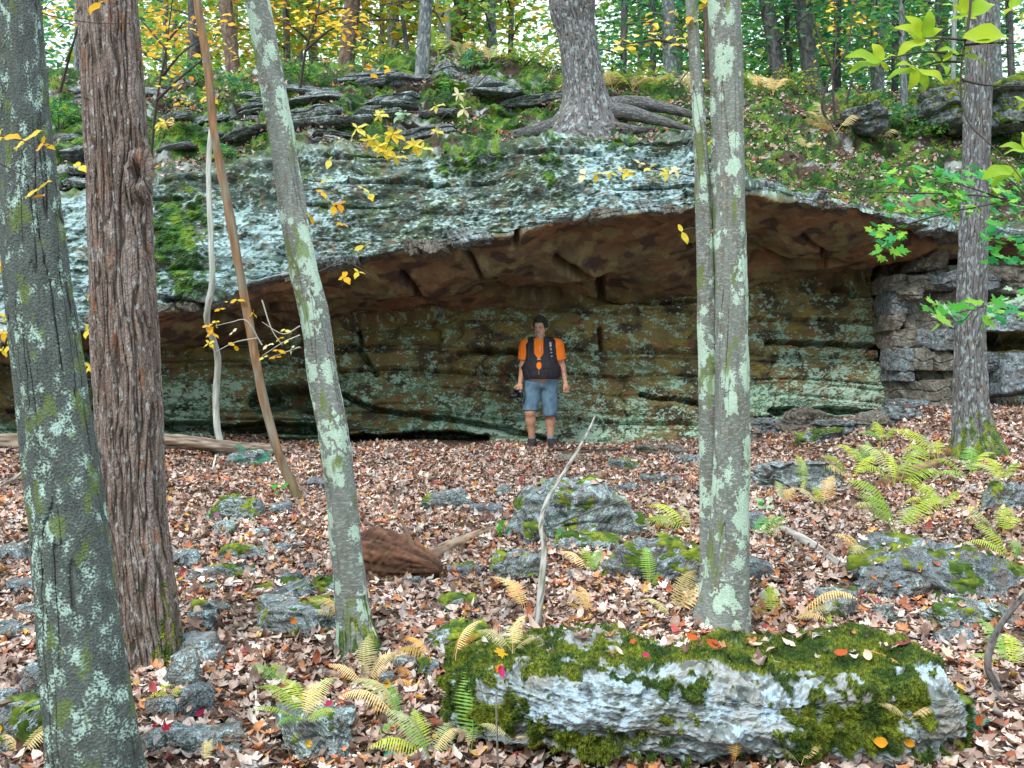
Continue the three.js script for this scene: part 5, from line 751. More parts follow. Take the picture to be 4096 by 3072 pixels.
fern('spreading pale green fern at the bottom edge, left of the front boulder', 430, 768, [[160, 60, 30, 'pale'], [120, 55, 35, 'lime'], [200, 62, 14, 'lime'], [60, 45, 30, 'pale'], [20, 40, 20, 'cream'], [180, 50, 40, 'green']]);
fern('bright yellow-green fern clump between the wide rock and speckled boulder', 302, 726, [[165, 56, 28, 'lime'], [130, 50, 38, 'lime'], [40, 48, 30, 'pale'], [195, 50, 12, 'lime'], [0, 36, 18, 'lime'], [80, 40, 45, 'cream'], [230, 30, 0, 'green']]);
fern('small green fern sprig above the bright yellow-green clump', 288, 690, [[170, 42, 20, 'green'], [150, 30, 35, 'lime']]);
fern('cream-white fern frond rising beside the mossy foot of the leaning tree', 366, 690, [[85, 48, 62, 'cream'], [20, 40, 30, 'cream'], [180, 40, 24, 'cream']]);
fern('white and green withering fern below the leaning tree', 400, 728, [[170, 62, 34, 'cream'], [150, 66, 22, 'pale'], [190, 60, 12, 'cream'], [120, 40, 40, 'green'], [250, 40, -10, 'green']]);
fern('curled golden dead fern arching between the leaning tree and moss-capped stone', 432, 664, [[168, 50, 38, 'gold', 1], [200, 60, 20, 'gold', 1]]);
fern('second golden dead fern arching next to the moss-capped stone', 455, 662, [[25, 50, 40, 'gold', 1], [15, 44, 50, 'cream'], [60, 40, 50, 'gold', 1]]);
fern('trailing brown dead fern hanging below the cream-white frond', 420, 694, [[160, 52, 40, 'rust', 1], [190, 40, 24, 'gold', 1]]);
fern('yellow-white fern sprig at the foot of the pale leaning stick', 512, 656, [[160, 40, 22, 'cream'], [90, 34, 30, 'pale'], [40, 36, 44, 'cream'], [20, 30, 20, 'straw']]);
fern('cream fern left of the pale leaning stick, in brown leaves', 524, 618, [[150, 52, 34, 'cream'], [130, 40, 46, 'straw']]);
fern('small dark green fern on the pitted mossy rock', 515, 584, [[50, 34, 30, 'teal'], [20, 30, 10, 'leaf']]);
fern('two-toned fern between the big boulder and the bedded slab', 590, 580, [[150, 40, 26, 'cream'], [110, 34, 40, 'lime'], [60, 30, 30, 'green']]);
fern('upright green fern in front of the bedded slab', 650, 592, [[105, 42, 62, 'green'], [60, 24, 30, 'lime']]);
fern('yellow fern drooping over a small mossy stone, right of the leaning stick', 590, 622, [[150, 34, 46, 'straw'], [120, 32, 40, 'straw'], [180, 30, 24, 'gold']]);
fern('cream fern arching in front of the twin-stemmed tree', 672, 622, [[15, 66, 30, 'cream'], [160, 36, 20, 'pale'], [30, 50, 42, 'straw'], [120, 30, 10, 'cream']]);
fern('brown dry frond reaching right of the twin-stemmed trunk', 722, 594, [[5, 40, 12, 'gold', 1], [20, 30, 26, 'rust', 1]]);
fern('rusty broken fern right of the twin-stemmed foot', 770, 622, [[110, 40, 40, 'rust', 1], [40, 36, 30, 'rust', 1], [160, 34, 30, 'gold', 1], [70, 36, 50, 'lime']]);
fern('pale yellow fern tumbling over the top of the front boulder', 792, 626, [[-32, 62, 12, 'straw'], [-10, 44, 20, 'cream'], [-50, 40, 10, 'straw']]);
fern('dead golden frond hanging down the mossy end of the front boulder', 868, 654, [[-62, 76, -26, 'gold', 1], [-75, 66, -40, 'rust', 1]]);
fern('cream frond tip curling at the lower mossy end of the boulder', 908, 722, [[170, 30, 20, 'cream'], [20, 30, 10, 'cream']], {});
fern('dark teal fern right of the mossy boulder end', 968, 742, [[70, 40, 45, 'teal'], [110, 34, 40, 'teal'], [20, 34, 20, 'teal'], [150, 30, 26, 'leaf']]);
fern('rusty fern sprig at the bottom edge below the boulder face', 732, 768, [[90, 40, 60, 'gold'], [60, 30, 40, 'rust', 1]], { d: 3.45 });
fern('cream frond crossing the lower left edge of the front boulder', 512, 742, [[170, 40, 14, 'cream'], [10, 18, -10, 'straw']], { d: 3.6 });
fern('cream fern bits at the bottom edge below the mossy boulder end', 800, 768, [[20, 36, 20, 'cream'], [160, 30, 10, 'cream']], { d: 3.5 });
fern('green fern at the picture edge right of the front boulder', 1010, 676, [[110, 60, 40, 'green'], [70, 50, 30, 'lime'], [160, 40, 10, 'lime'], [20, 40, 10, 'pale']]);
const slope = 'ferns on the right-hand slope';
for (const [l, px, py, f] of [
  ['highest light green fern on the slope, near the foot of the wall', 884, 446, [[100, 30, 40, 'lime'], [40, 26, 30, 'lime'], [170, 26, 20, 'green']]],
  ['fern clump just behind the pale flat slab', 862, 470, [[150, 30, 30, 'lime'], [60, 34, 40, 'green'], [20, 36, 20, 'lime'], [110, 26, 40, 'green']]],
  ['pale fern arching over the end of the pale flat slab', 850, 482, [[170, 34, 26, 'lime'], [200, 40, 14, 'pale'], [30, 40, 26, 'lime']]],
  ['large yellow-green fern in the middle of the slope', 895, 490, [[30, 60, 30, 'lime'], [150, 50, 34, 'pale'], [90, 46, 40, 'lime'], [10, 50, 12, 'lime'], [190, 46, 18, 'lime']]],
  ['very bright lime fern lowest in the upper clump', 940, 516, [[160, 44, 26, 'lime'], [30, 36, 30, 'lime'], [110, 40, 36, 'lime'], [190, 40, 12, 'lime']]],
  ['wide arching fern above the long branch', 896, 536, [[165, 66, 34, 'lime'], [15, 60, 30, 'lime'], [140, 50, 40, 'green'], [40, 44, 24, 'pale'], [190, 50, 16, 'pale']]],
  ['yellowed fern frond drooping towards the long branch', 862, 560, [[200, 40, 30, 'straw'], [240, 44, 10, 'cream'], [150, 30, 40, 'straw']]],
  ['fern at the left foot of the grey flaky mossy tree', 936, 462, [[150, 44, 26, 'lime'], [120, 36, 40, 'pale'], [200, 40, 10, 'lime'], [60, 30, 30, 'lime']]],
  ['brown curled fern on the mossy foot of the flaky tree', 958, 462, [[150, 30, 40, 'rust', 1], [30, 40, 46, 'gold', 1]]],
  ['green fern in front of the mossy flaky tree', 968, 482, [[20, 44, 30, 'lime'], [160, 40, 20, 'lime'], [60, 36, 40, 'green'], [200, 36, 6, 'green']]],
  ['light fern near the picture edge above the mossy dark rock', 1002, 488, [[30, 36, 30, 'lime'], [140, 34, 30, 'pale'], [90, 30, 40, 'lime']]],
  ['pale fern near the picture edge above the thick slab', 1000, 540, [[150, 46, 30, 'pale'], [60, 40, 40, 'lime'], [20, 36, 20, 'lime'], [190, 40, 10, 'cream']]],
  ['green fern at the picture edge touching the thick slab', 1012, 566, [[140, 50, 40, 'lime'], [170, 46, 20, 'lime'], [60, 30, 40, 'green']]],
  ['narrow upright fern beside the pale flat slab', 802, 498, [[115, 38, 60, 'lime'], [60, 20, 40, 'pale']]],
  ['tiny pale fern left of the pale flat slab', 782, 506, [[100, 26, 50, 'pale'], [40, 24, 30, 'straw']]],
  ['yellowish fern below the pale flat slab', 822, 510, [[40, 34, 40, 'straw'], [150, 34, 26, 'cream'], [100, 26, 40, 'lime']]],
  ['small fern right beside the twin-stemmed trunk', 752, 542, [[40, 36, 24, 'leaf'], [20, 40, 10, 'green'], [120, 26, 30, 'leaf']]],
  ['light fern left of the twin-stemmed trunk, above the bedded slab', 690, 536, [[150, 50, 24, 'lime'], [170, 46, 10, 'lime'], [120, 30, 36, 'pale']]],
]) fern(l, px, py, f, { group: slope });
fern('green fern sprig on the mossy corner rock by the dark trunk', 16, 722, [[10, 34, 10, 'green'], [30, 26, 30, 'lime']]);
fern('cream dead fern lying in the bottom corner before the dark trunk', 20, 764, [[30, 46, 24, 'cream'], [160, 30, 20, 'cream'], [70, 40, 30, 'straw']]);
fern('yellow-green single frond right of the dark trunk, above the blue stone', 144, 712, [[20, 40, 14, 'lime'], [35, 32, 30, 'lime']]);
fern('teal fern growing in front of the fallen log', 252, 466, [[150, 28, 20, 'teal'], [40, 26, 24, 'teal'], [20, 24, 8, 'teal'], [100, 22, 40, 'leaf'], [220, 22, 0, 'teal'], [300, 22, 0, 'leaf']]);
fern('cream fern below the wide lichened rock edge, by the leaning tree', 340, 622, [[165, 34, 24, 'cream'], [190, 30, 6, 'cream'], [150, 26, 30, 'straw']]);
fern('cream fern sprig at the bottom edge below the flat pale slab', 205, 768, [[80, 30, 50, 'cream'], [110, 30, 40, 'cream']], { d: 3.45 });
// ferns on the ledge and the upper floor
const ledgeAt = (px, py) => { let best = null, e = 1e9; for (let i = 0; i < cliffTop.length; i += 3) { const s = cliffTop[i], x = 512 + s[0] / -s[2] * FOCAL - px, y = 384 - (s[1] - EYE) / -s[2] * FOCAL - py, k = x * x + y * y; if (k < e) { e = k; best = s; } } return V(best[0], best[1], best[2]); };
function ledgeFern(label, px, py, fr) { const p = ledgeAt(px, py); return fern(label, 512 + p.x / -p.z * FOCAL, 384 - (p.y - EYE) / -p.z * FOCAL, fr, { d: -p.z, group: 'ferns on top of the ledge' }); }
ledgeFern('white withered fern on the mossy slope above the overhang', 822, 128, [[150, 30, 40, 'cream'], [110, 34, 50, 'cream'], [60, 26, 40, 'cream'], [180, 24, 20, 'cream']]);
ledgeFern('long white fern frond trailing down the mossy slope', 836, 134, [[170, 34, 30, 'cream'], [10, 36, 14, 'cream'], [200, 30, 10, 'straw']]);
ledgeFern('pale fern on the slope behind the drooping hickory leaves', 880, 146, [[160, 30, 20, 'cream'], [20, 30, 20, 'cream'], [90, 22, 40, 'pale']]);
ledgeFern('small yellow fern low on the mossy slope, above the overhang edge', 806, 152, [[100, 26, 40, 'straw'], [60, 20, 30, 'cream']]);
ledgeFern('bright fern standing on the crest behind the grey crest tree', 438, 60, [[60, 38, 60, 'lime'], [110, 40, 60, 'lime'], [20, 30, 40, 'pale']]);
ledgeFern('straw-coloured fern on the crest, right of the grey crest tree', 460, 62, [[60, 36, 50, 'straw'], [110, 34, 50, 'pale'], [160, 30, 40, 'straw'], [20, 30, 30, 'lime']]);
ledgeFern('yellow fern on the crest before the white sky gap', 488, 66, [[60, 34, 50, 'pale'], [120, 34, 50, 'straw'], [20, 30, 30, 'pale']]);
ledgeFern('lime fern on the crest left of the stout rooted tree', 528, 74, [[60, 36, 50, 'lime'], [120, 36, 50, 'lime'], [170, 30, 30, 'pale']]);
[[612, 92, 'nearest the stout rooted tree'], [632, 92, 'second from the stout rooted tree'], [652, 94, 'in the middle of the straw fern row'], [670, 95, 'left of the twin stems, fourth in the row'], [690, 94, 'hidden partly by the thinner stem'], [756, 92, 'just right of the twin-stemmed tree'], [772, 96, 'below the first leaning trunk']].forEach(([px, py, w], k) => ledgeFern('straw-yellow fern on the upper floor edge, ' + w, px, py, [[60, 32, 40, 'straw'], [120, 34, 44, k % 2 ? 'pale' : 'cream'], [20, 34, 20, 'straw'], [165, 34, 20, 'lime'], [90, 30, 50, 'straw']]));
// ---------------------------------------------------------------- dead wood
const woodMat = new THREE.MeshStandardMaterial({ vertexColors: true, roughness: 0.95, side: THREE.DoubleSide });
// a log or stick with long grain: picture points [px, py, width px, depth]
function wood(name, label, spec, tone, o = {}) {
  const pts = spec.map(([px, py, w, d]) => d ? P(px, py, d) : groundAt(px, py).add(V(0, w / 2 / FOCAL * onGround(px, py) * (o.lift ?? 0.6), 0))), N = o.n ?? 70, S = o.seg ?? 20, c = new THREE.CatmullRomCurve3(pts, false, 'centripetal'), t = thing(name, label, o.cat ?? 'log', pts[0].clone(), o.group), g = new Geo(), T = V(), A = V(), B = V(), p = V(), n = spec.length - 1;
  for (let j = 0; j <= N; j++) {
    const u = j / N; c.getPoint(u, p); c.getTangent(u, T); A.crossVectors(T, V(0, 1, 0.2)).normalize(); B.crossVectors(A, T); const k = Math.min(n - 1, Math.floor(u * n)), f = u * n - k, r = lerp(spec[k][1 + 1], spec[k + 1][2], f) / 2 / FOCAL * -p.z, end = j === 0 || j === N ? 0.8 : 1;
    for (let i = 0; i < S; i++) { const a = i / S * 6.2832, gr = n3(Math.cos(a) * 3.4, Math.sin(a) * 3.4, u * (o.grain ?? 3)), fi = n3(Math.cos(a) * 9, Math.sin(a) * 9, u * 20), rr = r * end * (1 + 0.16 * gr + 0.06 * fi), x = Math.cos(a) * rr, y = Math.sin(a) * rr, b = 0.9 + 0.8 * gr + 0.5 * fi, q = [tone[0] * b, tone[1] * b, tone[2] * b]; if (o.alt) mix(q, ...o.alt, ss(0.1, 0.5, n3(Math.cos(a) * 2 + 7, Math.sin(a) * 2, u * 5))); g.v(p.x + A.x * x + B.x * y - t.position.x, p.y + A.y * x + B.y * y - t.position.y, p.z + A.z * x + B.z * y - t.position.z, q); }
  }
  for (let j = 0; j < N; j++) for (let i = 0; i < S; i++) { const a = j * S + i, b = j * S + (i + 1) % S; g.q(a, b, b + S, a + S); }
  for (const [row, q] of [[0, pts[0]], [N * S, pts[n]]]) { const m = g.v(q.x - t.position.x, q.y - t.position.y, q.z - t.position.z, [0.07, 0.045, 0.03]); for (let i = 0; i < S; i++) g.t(row + i, row + (i + 1) % S, m); }
  part(o.part ?? 'wood', g.done(), woodMat, t); return t;
}
wood('fallen_log', 'long weathered grey-brown log lying at the foot of the ledge, behind the near trunks', [[-40, 441, 16, 11], [20, 443, 17, 11], [75, 444, 16, 11.1], [160, 441, 14, 11.2], [200, 444, 13, 11.3], [240, 448, 12, 11.4], [268, 449, 10, 11.5], [288, 450, 7, 11.5]], [0.26, 0.21, 0.165], { grain: 9, n: 200, seg: 28, alt: [0.16, 0.1, 0.06] });
wood('dead_branch', 'rotten brown log slanting up behind the hollow stump towards the big boulder', [[366, 582, 17], [400, 571, 17], [440, 556, 14], [475, 541, 12], [511, 527, 9]], [0.26, 0.17, 0.11], { alt: [0.34, 0.29, 0.23], grain: 6 });
{ // rotten stump: a thick, splintered end of reddish wood
  const t = wood('tree_stump', 'reddish-brown rotten stump lying right of the leaning lichened tree', [[364, 545, 34, 6.3], [370, 550, 46, 6.25], [386, 555, 48, 6.2], [404, 560, 40, 6.15], [420, 564, 32, 6.1], [434, 567, 20, 6.05], [441, 569, 9, 6.02]], [0.12, 0.055, 0.032], { grain: 1.6, seg: 56, n: 90, alt: [0.07, 0.035, 0.02], cat: 'stump', part: 'shell' }), C = t.position;
  const sp = new Geo(); bar(sp, smoothPts([P(414, 552, 6.1), P(408, 535, 6.1), P(402, 522, 6.12), P(398, 512, 6.15)].map((p) => p.sub(C)), 8), [9, 8, 7, 6, 5, 4, 3, 2, 1].map((r) => r * 0.0025), 7); part('splinter', sp.done(), std(0.2, 0.13, 0.085), t);
}
wood('long_branch', 'long grey branch snaking down the right-hand slope past the thick slab', [[782, 534, 8], [812, 552, 9], [845, 574, 8], [868, 586, 7], [911, 593, 8], [945, 601, 7], [975, 610, 7], [998, 624, 6], [1012, 634, 5]], [0.36, 0.34, 0.31], { seg: 10, lift: 1.4, cat: 'branch', alt: [0.14, 0.11, 0.09] });
wood('dead_branch', 'dark bent branch standing at the picture edge right of the front boulder', [[1000, 690, 7, 4.1], [988, 668, 7, 4.1], [993, 640, 7, 4.12], [1010, 612, 6, 4.15], [1030, 590, 6, 4.2]], [0.12, 0.11, 0.11], { seg: 9, cat: 'branch' });
wood('fallen_branch', 'short grey branch lying in leaves left of the leaning stick', [[480, 625, 7], [500, 615, 7], [516, 606, 5]], [0.28, 0.24, 0.2], { seg: 9, lift: 1.2, cat: 'branch' });
wood('fallen_branch', 'brown log half buried behind the ferns, left of the flaky tree', [[870, 492, 10], [905, 482, 12], [945, 466, 12]], [0.24, 0.14, 0.08], { seg: 12, cat: 'branch', lift: 0.8 });
wood('fallen_branch', 'pale straight stick on the litter beside the pale crooked sapling', [[209, 481, 2.4, 10.2], [213, 468, 2.4, 10.3], [216, 455, 2.2, 10.4]], [0.55, 0.53, 0.48], { seg: 6, cat: 'stick' });
const sticks = 'thin sticks lying on the leaves';
for (const [l, s, tone] of [
  ['thin pale stick alongside the rotten slanting log', [[425, 585, 2.5], [455, 565, 2.5], [490, 540, 2.2], [515, 516, 2]], 0.3], ['thin grey stick crossing the rotten slanting log', [[430, 588, 2], [470, 553, 2.2], [500, 533, 2]], 0.34], ['twig fan leaning on the rotten slanting log', [[406, 592, 2], [430, 570, 2], [480, 548, 1.6]], 0.28],
  ['long dark twig across the leaves in front of the round-topped blue stone', [[150, 735, 2], [180, 712, 2.4], [215, 700, 2], [260, 690, 1.6]], 0.1], ['straight dark twig near the bright yellow-green fern', [[200, 703, 2], [250, 706, 2.2], [300, 700, 1.6]], 0.09], ['slanting twig at the bottom edge by the speckled boulder', [[255, 768, 3], [262, 750, 2.4], [268, 735, 2]], 0.08],
  ['thin stick across the front of the big boulder', [[545, 530, 1.6, 6.9], [580, 515, 1.6, 6.9], [625, 500, 1.4, 7]], 0.1], ['dark stick running right from the big boulder', [[590, 556, 2.4], [640, 552, 2.4], [690, 556, 2]], 0.12], ['bare stick at the picture edge behind the dark trunk', [[-4, 488, 3, 8.5], [15, 478, 3, 8.5], [30, 466, 2.6, 8.6]], 0.3], ['dark twig on the leaves behind the dark trunk', [[0, 506, 2.4], [20, 503, 2.2], [36, 502, 2]], 0.12],
  ['thin branch below the hiker, right of the leaning stick tip', [[575, 455, 1.8], [610, 451, 1.6], [650, 452, 1.4]], 0.14], ['thin upright twig before the front boulder, by the tall fern', [[498, 768, 2.4, 3.5], [497, 735, 2.2, 3.5], [496, 700, 1.8, 3.5], [497, 690, 2.6, 3.5]], 0.2], ['forked twig at the wall foot near the dark crack', [[858, 424, 2, 12], [872, 432, 2, 12], [868, 416, 1.6, 12]], 0.3], ['dark twig beside the mossy foot of the leaning tree', [[385, 645, 2], [420, 640, 2], [440, 632, 1.6]], 0.1], ['bent twig in front of the moss-capped low stone', [[438, 655, 2], [452, 645, 2], [470, 652, 1.6]], 0.3],
]) wood('stick', l, s, [tone, tone * 0.92, tone * 0.8], { seg: 6, n: 24, lift: 2.5, cat: 'stick', group: sticks });
// ---------------------------------------------------------------- leafy branches hanging in front of the ledge
const leafShapes = { hickory: ovalLeaf(0.42, 0.18, -0.25, 8, 2), oval: ovalLeaf(0.52, 0.2, -0.3, 5, 1), maple: outlineLeaf(MAPLE, 0.15, -0.2, 1) };
const sprigMats = { lime: leafy(0.42, 0.56, 0.03, { transmission: 0.5 }), limeTwo: leafy(0.3, 0.5, 0.03, { transmission: 0.5 }), yellow: leafy(0.78, 0.62, 0.06, { transmission: 0.45 }), lemon: leafy(0.8, 0.72, 0.16, { transmission: 0.45 }), gold: leafy(0.78, 0.46, 0.02, { transmission: 0.45 }), amber: leafy(0.6, 0.27, 0.02, { transmission: 0.4 }), green: leafy(0.09, 0.42, 0.05, { transmission: 0.45 }), emerald: leafy(0.04, 0.34, 0.1, { transmission: 0.45 }), grass: leafy(0.28, 0.58, 0.06, { transmission: 0.45 }), mint: leafy(0.4, 0.6, 0.4, { transmission: 0.4 }), cream: leafy(0.8, 0.74, 0.45, { transmission: 0.4 }) };
function spray(name, label, twigs, o = {}) {
  const p0 = P(...twigs[0].slice(0, 1)[0].slice(0, 3)), t = thing(name, label, o.cat ?? 'branch', p0, o.group);
  for (const tw of twigs) { const pts = smoothPts(tw.map((q) => P(q[0], q[1], q[2]).sub(p0)), Math.max(10, tw.length * 5)), g = new Geo(), r0 = (o.w ?? 2.2) / 2 / FOCAL * tw[0][2]; bar(g, pts, pts.map((_, i) => r0 * (1 - 0.7 * i / pts.length)), 6, 0.15); part('twig', g.done(), o.mat ?? twigMat, t); }
  return { t, p0 };
}
const LX = V(), LY = V(), LZ = V(), LM = new THREE.Matrix4();
function leafOn(s, px, py, px2, py2, d, mat, shape, R, wide = 1, dz = 0) {
  const a = P(px, py, d), b = P(px2, py2, d + dz), len = a.distanceTo(b), m = part('leaf', leafShapes[shape], sprigMats[mat], s.t);
  LZ.copy(a).sub(b).normalize(); LY.set((R() - 0.5) * 0.9, 0.55 + 0.5 * R(), 0.75 + (R() - 0.5) * 0.5).normalize(); LX.crossVectors(LY, LZ).normalize(); LY.crossVectors(LZ, LX); LM.makeBasis(LX, LY, LZ); m.quaternion.setFromRotationMatrix(LM); m.position.copy(a).sub(s.p0); m.scale.set(len * wide, len, len);
}
{
  const R = mulberry(71);
  let s = spray('hickory_branch', 'arching dark stem with large drooping yellow-green leaves in the upper right corner', [[[972, -25, 3.8], [969, 20, 3.8], [962, 60, 3.8], [961, 95, 3.8], [968, 122, 3.78], [985, 140, 3.76], [1005, 158, 3.74], [1030, 190, 3.7]], [[966, 40, 3.8], [940, 38, 3.75], [925, 38, 3.7]], [[964, 55, 3.8], [920, 52, 3.75], [882, 61, 3.7]], [[962, 62, 3.8], [940, 62, 3.8], [918, 68, 3.8]], [[965, 45, 3.8], [990, 43, 3.8], [1030, 44, 3.8]], [[962, 80, 3.8], [985, 85, 3.85], [1030, 86, 3.9]]], { w: 3 });
  for (const [x, y, tips] of [[882, 61, [[847, 53], [848, 70], [873, 42], [896, 54], [888, 72]]], [926, 38, [[896, 24], [897, 54], [931, 9], [943, 27], [921, 52], [950, 40], [908, 14]]], [965, 15, [[945, 1], [996, 0], [948, 21], [980, 20], [962, -12]]], [964, 38, [[1012, 33], [1000, 41], [985, 30]]], [917, 68, [[886, 77], [946, 81], [928, 91], [898, 62], [910, 90]]], [942, 62, [[920, 66], [948, 74], [956, 50], [926, 50]]], [960, 54, [[988, 63], [940, 48], [975, 48]]], [1012, 8, [[1020, -6], [1004, 14], [1024, 20]]], [1028, 150, [[1000, 144], [1004, 152], [1024, 130]]], [1014, 168, [[983, 176], [990, 186], [1020, 184]]], [1026, 100, [[1010, 96], [1018, 112]]]])
    for (const [tx, ty] of tips) leafOn(s, x + (R() - 0.5) * 2, y + (R() - 0.5) * 2, tx, ty, 3.75 + R() * 0.08, R() < 0.6 ? 'lime' : 'limeTwo', 'hickory', R, 1.15, (R() - 0.5) * 0.1);
  // green maple sprays at the right
  const mapleSpray = (label, twigs, areas, mats, d, size) => { const s = spray('maple_branch', label, twigs, { w: 1.8 }); for (const [x0, x1, y0, y1, n] of areas) for (let k = 0; k < n; k++) { const x = lerp(x0, x1, R()), y = lerp(y0, y1, R()), a = R() * 6.28, l = size * (0.6 + 0.7 * R()); leafOn(s, x, y, x + Math.cos(a) * l, y + Math.sin(a) * l * 0.55 + 1, d + (R() - 0.5) * 0.5, mats[Math.floor(R() * mats.length)], 'maple', R, 1.0, (R() - 0.5) * 0.15); } return s; };
  mapleSpray('long thin twig with green maple leaves crossing before the right-hand tree', [[[1040, 203, 5], [970, 195, 5], [911, 193, 5.1], [850, 191, 5.2], [816, 189, 5.3], [790, 182, 5.4], [775, 173, 5.4]], [[1000, 198, 5], [950, 182, 5], [900, 176, 5]], [[1010, 200, 5], [960, 210, 5], [900, 214, 5]], [[1030, 202, 5], [1010, 180, 5], [985, 172, 5]]], [[885, 1024, 168, 200, 80], [890, 1020, 198, 216, 50]], ['green', 'emerald', 'grass', 'green'], 5, 10.5);
  mapleSpray('drooping green maple sprig hanging below the overhang edge', [[[950, 212, 5], [915, 222, 5], [890, 232, 5], [872, 242, 5]], [[890, 232, 5], [884, 250, 5]]], [[866, 905, 222, 246, 18], [876, 898, 240, 258, 12]], ['emerald', 'green', 'grass'], 5, 12);
  mapleSpray('green maple leaves at the picture edge beyond the right-hand trunk', [[[1040, 236, 5], [1010, 238, 5], [985, 246, 5]]], [[984, 1030, 220, 268, 34]], ['green', 'emerald', 'green'], 5.1, 12);
  mapleSpray('low green maple sprig in front of the right-hand trunk, at the stone stack', [[[1040, 292, 5], [1000, 302, 5], [960, 312, 5], [925, 316, 5]], [[975, 308, 5], [960, 325, 5]]], [[922, 1005, 300, 326, 34], [985, 1030, 288, 318, 22]], ['mint', 'green', 'grass', 'emerald'], 5, 13);
  // yellow leaf rosettes before the ledge
  const rosettes = (label, twigs, list, d, o = {}) => { const s = spray('yellow_branch', label, twigs, { w: 1.6, mat: o.twig ?? twigMat }); for (const [x, y, n, l, m] of list) { const a0 = R() * 6; for (let k = 0; k < n; k++) { const a = a0 + k * 6.283 / n + (R() - 0.5) * 0.7, q = l * (0.75 + 0.5 * R()); leafOn(s, x, y, x + Math.cos(a) * q, y + Math.sin(a) * q * 0.85 + 1.5, d + (R() - 0.5) * 0.1, m, 'oval', R, 1, (R() - 0.5) * 0.12); } } return s; };
  rosettes('hanging sprig of bright yellow leaf rosettes before the mossy ledge', [[[500, 60, 9.3], [466, 96, 9.2], [440, 120, 9], [424, 140, 9]], [[440, 118, 9], [420, 112, 9], [398, 122, 9], [372, 136, 9]], [[398, 122, 9], [386, 150, 9]], [[420, 112, 9], [402, 112, 9], [378, 114, 9], [356, 122, 9]]], [[371, 140, 6, 12, 'yellow'], [393, 134, 6, 12, 'yellow'], [384, 151, 7, 12, 'yellow'], [394, 157, 4, 11, 'yellow'], [378, 146, 5, 11, 'lemon'], [414, 145, 6, 12, 'yellow'], [422, 148, 4, 12, 'lemon'], [380, 115, 6, 9, 'lemon'], [402, 114, 6, 10, 'mint'], [357, 128, 4, 11, 'lemon'], [436, 131, 5, 7, 'lemon'], [436, 106, 4, 8, 'lemon'], [458, 94, 5, 9, 'cream'], [464, 109, 4, 9, 'cream']], 9);
  rosettes('flat spray of narrow yellow leaves before the pale face, left of the twin stems', [[[705, 178, 5.4], [670, 172, 5.4], [640, 168, 5.4], [610, 170, 5.4], [580, 175, 5.4]], [[660, 171, 5.4], [640, 162, 5.4], [618, 165, 5.4]]], [[668, 172, 6, 10, 'lemon'], [676, 170, 4, 9, 'cream'], [650, 168, 3, 8, 'lemon'], [628, 172, 5, 9, 'yellow'], [640, 163, 3, 7, 'cream'], [610, 173, 4, 8, 'lemon'], [596, 174, 3, 8, 'yellow'], [584, 174, 3, 8, 'cream'], [618, 166, 2, 7, 'cream']], 5.4);
  rosettes('thin bare twigs with small golden leaves around the two saplings', [[[262, 345, 8.8], [245, 320, 8.7], [232, 322, 8.7], [215, 326, 8.7]], [[258, 338, 8.8], [236, 342, 8.7], [215, 352, 8.7]], [[262, 300, 8.8], [272, 330, 8.8], [282, 345, 8.8]], [[300, 335, 8.8], [284, 342, 8.8], [268, 352, 8.8], [262, 356, 8.8]], [[300, 347, 8.8], [286, 352, 8.8], [272, 357, 8.8]], [[300, 326, 8.8], [284, 334, 8.8], [262, 322, 8.8]]], [[208, 326, 3, 8, 'gold'], [212, 333, 3, 8, 'gold'], [209, 343, 4, 8, 'yellow'], [216, 322, 3, 6, 'yellow'], [220, 309, 2, 6, 'gold'], [237, 300, 2, 8, 'gold'], [253, 313, 3, 6, 'gold'], [233, 332, 2, 6, 'cream'], [234, 346, 2, 7, 'gold'], [228, 302, 1, 5, 'yellow'], [285, 330, 2, 6, 'lemon'], [288, 340, 2, 6, 'lemon'], [278, 350, 2, 7, 'gold'], [268, 345, 2, 6, 'cream'], [292, 348, 2, 6, 'cream'], [264, 357, 2, 6, 'lemon'], [276, 357, 2, 7, 'amber'], [280, 338, 2, 5, 'gold']], 8.8, { twig: paleTwig });
  rosettes('few scattered golden leaves on a hair-thin twig right of the leaning trunk', [[[300, 190, 5.1], [330, 190, 5.2], [345, 205, 5.2], [342, 225, 5.2]], [[318, 272, 5], [345, 262, 5], [372, 276, 5]]], [[322, 192, 2, 9, 'gold'], [340, 204, 3, 8, 'amber'], [334, 206, 2, 7, 'gold'], [343, 224, 2, 8, 'gold'], [326, 180, 2, 8, 'yellow'], [345, 277, 3, 8, 'gold'], [358, 272, 3, 8, 'yellow'], [310, 216, 2, 8, 'gold'], [330, 160, 2, 8, 'lemon'], [363, 188, 2, 7, 'lemon'], [370, 194, 2, 7, 'yellow'], [364, 246, 2, 9, 'yellow']], 5.1);
  rosettes('small yellow leaves beside the twin stems, on short twigs', [[[705, 230, 5.3], [692, 228, 5.3], [678, 232, 5.3]], [[700, 60, 5.3], [685, 75, 5.3], [672, 95, 5.3]], [[700, 20, 5.3], [688, 26, 5.3]]], [[682, 232, 2, 12, 'yellow'], [706, 226, 3, 9, 'gold'], [690, 16, 3, 9, 'gold'], [693, 22, 3, 8, 'yellow'], [685, 38, 3, 9, 'lemon'], [681, 44, 2, 9, 'yellow'], [710, 142, 2, 8, 'yellow'], [705, 4, 3, 10, 'yellow']], 5.3);
